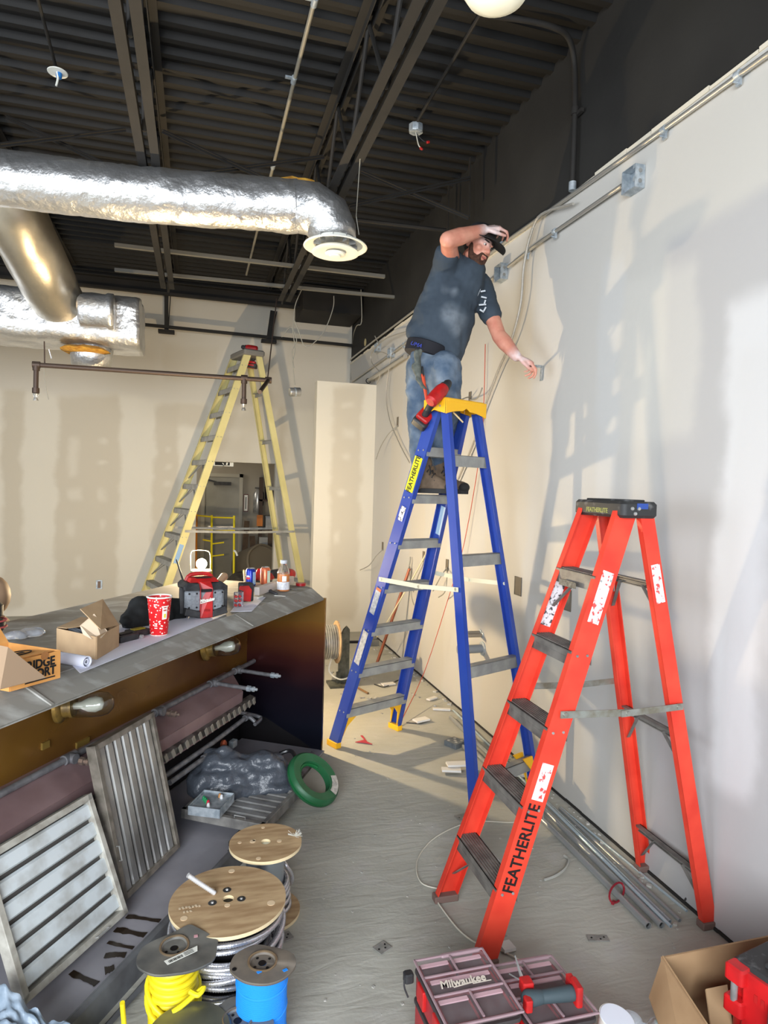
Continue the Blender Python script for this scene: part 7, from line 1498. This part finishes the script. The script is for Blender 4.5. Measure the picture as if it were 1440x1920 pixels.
wire('white wire running from the far red foot across to the organizers', [(1.029,2.612,0.006), (1.036,2.504,0.006), (1.053,2.387,0.006), (1.089,2.305,0.006), (1.152,2.259,0.006), (1.200,2.197,0.006), (1.242,2.129,0.006)], .0032, WIREW, 'wires on the floor')
wire('bent pale strip on the floor under the red ladder', [(1.564,2.619,0.006), (1.630,2.628,0.012), (1.706,2.671,0.012), (1.765,2.738,0.008), (1.766,2.779,0.006)], .006, mat('pale_strip', (.66, .66, .63), .6), 'wires on the floor')
wire('dark wire scrap on the floor right of the front blue foot', [(1.564,4.673,0.005), (1.672,4.640,0.005), (1.768,4.714,0.005)], .004, TBLACK, 'wires on the floor')
wire('twig like dark wire on the rubble behind the blue ladder', [(1.577,5.656,0.005), (1.646,5.547,0.010), (1.816,5.730,0.005), (1.960,5.773,0.005)], .005, TBLACK, 'wires on the floor')
wire('brown stick on the floor behind the blue ladder', [(1.405,5.559,0.010), (1.451,5.399,0.010)], .010, mat('brown_stick', (.5, .38, .25), .8), 'wires on the floor')

# ---- parts organizers
OLID = mat('dusty_clear_lid', (.60, .50, .51), .30, spec=.5, alpha=.20, col2=(.68, .62, .63), vs=20); OBIN = mat('red_bin', (.62, .14, .16), .5, col2=(.50, .16, .18), vs=12); ODK = mat('dark_organizer', (.22, .20, .20), .6); OPK = mat('pale_pink_edge', (.88, .72, .75), .35)
def organizer(label, tl, tr, br, H, logo, layers, n2=2):
    tl, tr, br = V3(tl), V3(tr), V3(br); x = (tr-tl); y = (tl+(br-tr))-tl; w = x.length; d = y.length; x.normalize(); y.normalize(); up = UP
    t = thing('parts_organizer', label, 'tool organizer', ((tl+br)/2).xy.to_3d(), 'parts organizers')
    P = lambda a, b, c: tl+x*(a*w)+y*(b*d)+up*(c)
    Rr = axes(x, -y, UP)
    m = MB(); hh = (H-.012)/layers
    for k in range(layers): m.rbox(P(.5, .5, -.012-hh*(k+.5)), (w*.97, d*.97, hh*.86), .02, Rr)
    build(m, 'body', OBIN, t, smooth=True, auto=.5)
    for k in range(layers):
        m = MB(); m.rbox(P(.5, .5, -.016-hh*k), (w*1.0, d*1.0, .012), .02, Rr); build(m, 'dark_rim', ODK, t, smooth=True, auto=.5)
    for s in (0, 1):
        m = MB(); m.box(P(s*1.0+(-.005 if s == 0 else .005), .30, -.045), (.012, .05, .06), Rr); m.box(P(s*1.0+(-.005 if s == 0 else .005), .75, -.045), (.012, .05, .06), Rr); build(m, 'side_latch', RED, t, bevel=.003)
    cells = [(.06, .47, .05, .26), (.53, .94, .05, .26), (.06, .94, .31, .55), (.06, .47, .60, .92), (.53, .94, .60, .92)]
    m = MB(); m.box(P(.5, .5, -.018), (w*.93, d*.93, .003), Rr); build(m, 'tray', ODK, t)
    for a0, a1, b0, b1 in cells:
        m = MB(); c = P((a0+a1)/2, (b0+b1)/2, -.010); W_2, D_2 = (a1-a0)*w, (b1-b0)*d
        for s in (-1, 1): m.box(c+x*s*W_2/2, (.004, D_2, .014), Rr); m.box(c+y*s*D_2/2, (W_2, .004, .014), Rr)
        build(m, 'bin', OBIN, t)
        m = MB(); m.box(P((a0+a1)/2, b0+.03, -.0005), (W_2*.92, .014, .004), Rr); build(m, 'bin_edge', OPK, t)
        m = MB()
        for k in range(26): q = P(random.uniform(a0+.03, a1-.03), random.uniform(b0+.06, b1-.02), -.013); m.box(q, (.010, .006, .005), rotz(random.uniform(0, 3)))
        o = build(m, 'small_parts', mat('grey_small_parts', (.42, .40, .40), .5, .3), t); o['kind'] = 'stuff'
    m = MB(); m.rbox(P(.5, .5, .004), (w*.99, d*.99, .008), .025, Rr); l_ = build(m, 'clear_lid', OLID, t, smooth=True, auto=.5)
    m = MB()
    for a0, a1, b0, b1 in ((.0, 1, .0, .02), (0, 1, .98, 1.0), (0, .02, 0, 1), (.98, 1, 0, 1), (.49, .51, .03, .28), (.03, .97, .28, .30), (.03, .97, .565, .585), (.49, .51, .59, .95)):
        m.box(P((a0+a1)/2, (b0+b1)/2, .009), (max(.006, (a1-a0)*w), max(.006, (b1-b0)*d), .006), Rr)
    m.cap(P(.42, .0, .006), P(.92, .0, .006), .010, .010, n=8, flat=.6)
    build(m, 'lid_ribs', mat('frosted_rib', (.62, .52, .54), .35, alpha=.85), t, bevel=.002)
    if logo:
        text('lid_lettering', 'Milwaukee', .040, P(.48, .44, .0095), x, -y, mat('cream_print', (.86, .82, .76), .5), t, shear=.2, bold=.0008, sx=.85)
        m = MB(); m.bar(P(.33, .50, .0098), P(.66, .475, .0098), .004, .0006, y); m.box(P(.72, .50, .0098), (.06, .003, .0006), Rr); build(m, 'lid_stroke', MATS['cream_print'], t)
    return t, P, x, y
T1, P1, x1, y1 = organizer('left parts organizer stack with clear dusty lid and script lettering', (0.678,1.884,0.300), (0.913,1.886,0.300), (0.920,1.617,0.300), .29, True, 3)
T2, P2, x2, y2 = organizer('right parts organizer with a red rotary tool lying on its lid', (0.935,1.867,0.250), (1.152,1.864,0.250), (1.165,1.614,0.250), .24, False, 2)
m = MB(); m.rbox(P1(.0, .05, -.03)-x1*.02, (.03, .03, .03), .008); m.tube([P1(.0, .05, -.02)-x1*.03, P1(0, .12, -.04)-x1*.04, P1(0, .16, -.07)-x1*.03], .003, n=6, smooth_n=4); tag(build(m, 'tape_clip', TBLACK, smooth=True, auto=.5), 'small black clip with a wire loop on the far corner of the left organizer', 'clip')
rt = thing('rotary_tool', 'red and grey cordless rotary tool lying on the right organizer', 'power tool', (1.054,1.694,0.280))
a, b = V3((0.968,1.678,0.292)), V3((1.100,1.667,0.292)); dxx = (b-a).normalized(); nn = UP.cross(dxx)
m = MB(); m.cap(a, lerp(a, b, .25), .024, .020, n=16); m.cap(lerp(a, b, .2), b, .018, .022, n=16); build(m, 'grip', mat('grey_rubber_grip', (.22, .27, .29), .6), rt, smooth=True)
m = MB(); m.rbox(b+dxx*.018, (.022, .055, .062), .008, axes(dxx, nn, UP)); m.box(b+dxx*.015+nn*.03+UP*.01, (.018, .03, .03), axes(dxx, nn, UP)); build(m, 'red_battery_end', RED, rt, smooth=True, auto=.5)
m = MB(); m.rbox(a-dxx*.012-nn*.02, (.022, .03, .036), .006, axes(dxx, nn, UP)); m.rbox(a+nn*.038+dxx*.008+UP*.01, (.036, .04, .034), .008, axes(dxx, nn, UP)); build(m, 'red_housing', RED, rt, smooth=True, auto=.5)
m = MB(); m.tube([a+nn*.05+UP*.02, a+nn*.075+UP*.03, a+nn*.11+UP*.05], [.006, .004, .002], n=8); m.tube([a+nn*.05+UP*.02-dxx*.01, a+nn*.08+UP*.018-dxx*.03], .002, n=6); build(m, 'bit', STEEL, rt, smooth=True)

# ---- bottom edge: cup, bags, green lid
wc = thing('white_container', 'white plastic tub cut by the bottom edge right of the organizers', 'tub', (1.280,1.679,0.100))
c = V3((1.250,1.646,0.200)); m = MB(); m.lathe([(.042, -.12), (.052, -.005), (.053, 0), (.050, 0), (.045, -.03)], c, frame_from((.1, -.15, 1)), n=32, caps=False); build(m, 'tub_body', WHITE, wc, smooth=True)
m = MB(); m.lathe([(.001, 0), (.05, 0), (.052, .004), (.050, .006)], c-UP*.004, frame_from((.1, -.15, 1)), n=32); build(m, 'lid', mat('cool_white', (.86, .88, .92), .4), wc, smooth=True)
m = MB()
for k in range(8): m.ell(V3((1.406,1.675,0.120))+V3((random.uniform(-.08, .05), random.uniform(-.04, .03), random.uniform(-.03, .03))), (.04, .03, .03), n=8, m=6)
m.wobble(.014, 14, 2); o = tag(build(m, 'clear_plastic_bag', CPLAS, smooth=True), 'clear crumpled plastic bag at the bottom edge between tub and carton', 'bag'); remesh(o, .008, 1)
m = MB(); m.rbox((1.449,1.640,0.140), (.10, .05, .018), .02, rotz(-.1)); tag(build(m, 'green_lid', mat('pale_green', (.70, .80, .70), .4), smooth=True, auto=.5), 'pale green plastic lid at the bottom edge', 'lid')
# ---- big open carton at right
oc = thing('floor_carton', 'large open brown cardboard carton on the floor at bottom right', 'box', (1.72, 1.55, 0))
CARD2 = mat('floor_cardboard', (.66, .54, .40), .85, col2=(.58, .46, .33), vs=6)
q0, q1, q2 = V3((1.471,1.724,0.300)), V3((1.894,1.724,0.300)), V3((1.414,1.486,0.300))
q1 = q0+(q1-q0).normalized()*.50; q2 = q0+(q2-q0).normalized()*.42
def wall_(a, b, h0, h1, t=.006):
    m = MB(); n_ = (b-a).cross(UP).normalized()*t; lo0, lo1 = V3((a.x, a.y, h0)), V3((b.x, b.y, h0)); m.prism([lo0, lo1, V3((b.x, b.y, h1)), V3((a.x, a.y, h1))], n_); return m
q3 = q1+(q2-q0)
build(wall_(q0, q1, .004, .30), 'back_side', CARD2, oc); build(wall_(q0, q2, .004, .30), 'left_side', CARD2, oc); build(wall_(q1, q3, .004, .30), 'right_side', CARD2, oc); build(wall_(q2, q3, .004, .28), 'front_side', CARD2, oc)
m = MB(); m.prism([V3((p.x, p.y, .004)) for p in (q0, q1, q3, q2)], (0, 0, .004)); build(m, 'bottom', CARD2, oc)
m = MB(); e = q2+(q2-q0).normalized()*.0; m.prism([V3(p) for p in ((1.559,1.635,0.240), (1.640,1.634,0.240), (1.570,1.537,0.200), (1.499,1.544,0.200))], (.003, 0, .003)); build(m, 'inner_flap', mat('light_flap', (.74, .62, .47), .85), oc)
m = MB(); n_ = (q2-q0).cross(UP).normalized(); n_ = -n_ if n_.x > 0 else n_
m.prism([q0, q2, q2+n_*.10-UP*.17, q0+n_*.05-UP*.12+(q2-q0)*.05], UP*.004); build(m, 'outer_flap', CARD2, oc)
m = MB(); m.box(lerp(q0, q2, .55)+n_*.03-UP*.047, (.03, .02, .002), rotz(.4)); m.box(lerp(q0, q2, .75)+n_*.05-UP*.08, (.03, .02, .002), rotz(.9)); build(m, 'blue_print', mat('blue_print2', (.2, .27, .5), .7), oc)
# ---- red and black tool case, bottom right
tc_ = thing('red_tool_case', 'red and black heavy duty tool case at the bottom right corner', 'tool case', (1.72, 1.3, 0))
a, b, c_ = V3((1.551,1.543,0.420)), V3((1.712,1.537,0.420)), V3((1.524,1.377,0.420)); x = (b-a).normalized(); y = V3((x.y, -x.x, 0)); x = V3((.98, .2, 0)).normalized(); y = V3((.2, -.98, 0)).normalized(); Rt_ = axes(x, -y, UP); A0 = a
Q = lambda u, v, z: A0+x*u+y*v+UP*z
m = MB(); m.rbox(Q(.20, .17, -.035), (.40, .34, .07), .03, Rt_); m.box(Q(.2, .10, .004), (.30, .04, .012), Rt_); m.box(Q(.2, .22, .004), (.30, .04, .012), Rt_); build(m, 'lid', CAPB, tc_, smooth=True, auto=.5)
m = MB(); m.rbox(Q(.20, .17, -.245), (.39, .33, .34), .03, Rt_); build(m, 'case_body', mat('case_red', (.78, .10, .11), .42, col2=(.65, .09, .1), vs=10), tc_, smooth=True, auto=.5)
m = MB(); m.rbox(Q(-.005, .035, -.03), (.05, .06, .05), .012, Rt_); m.rbox(Q(-.005, .035, -.125), (.05, .06, .05), .012, Rt_); m.rbox(Q(.0, .12, -.10), (.02, .14, .18), .01, Rt_); build(m, 'corner_brackets', MATS['case_red'], tc_, smooth=True, auto=.5)
m = MB(); m.tube([Q(-.02, .035, -.05), Q(-.02, .035, -.105)], .010, n=12); build(m, 'steel_post', STEEL, tc_, smooth=True)
m = MB(); m.rbox(Q(-.012, .17, -.11), (.03, .07, .12), .01, Rt_); m.box(Q(-.03, .17, -.09), (.012, .05, .06), Rt_); build(m, 'latch', TBLACK, tc_, smooth=True, auto=.5)
for k in range(6):
    m = MB(); m.box(Q(-.008, .095+.02*k, -.065), (.008, .010, .022), Rt_); build(m, 'rib', RED, tc_)
m = MB(); m.tube([Q(-.04, .14, -.18), Q(-.045, .19, -.12)], .005, n=8); build(m, 'green_pin', mat('green_metal', (.4, .65, .55), .35, .5), tc_, smooth=True)
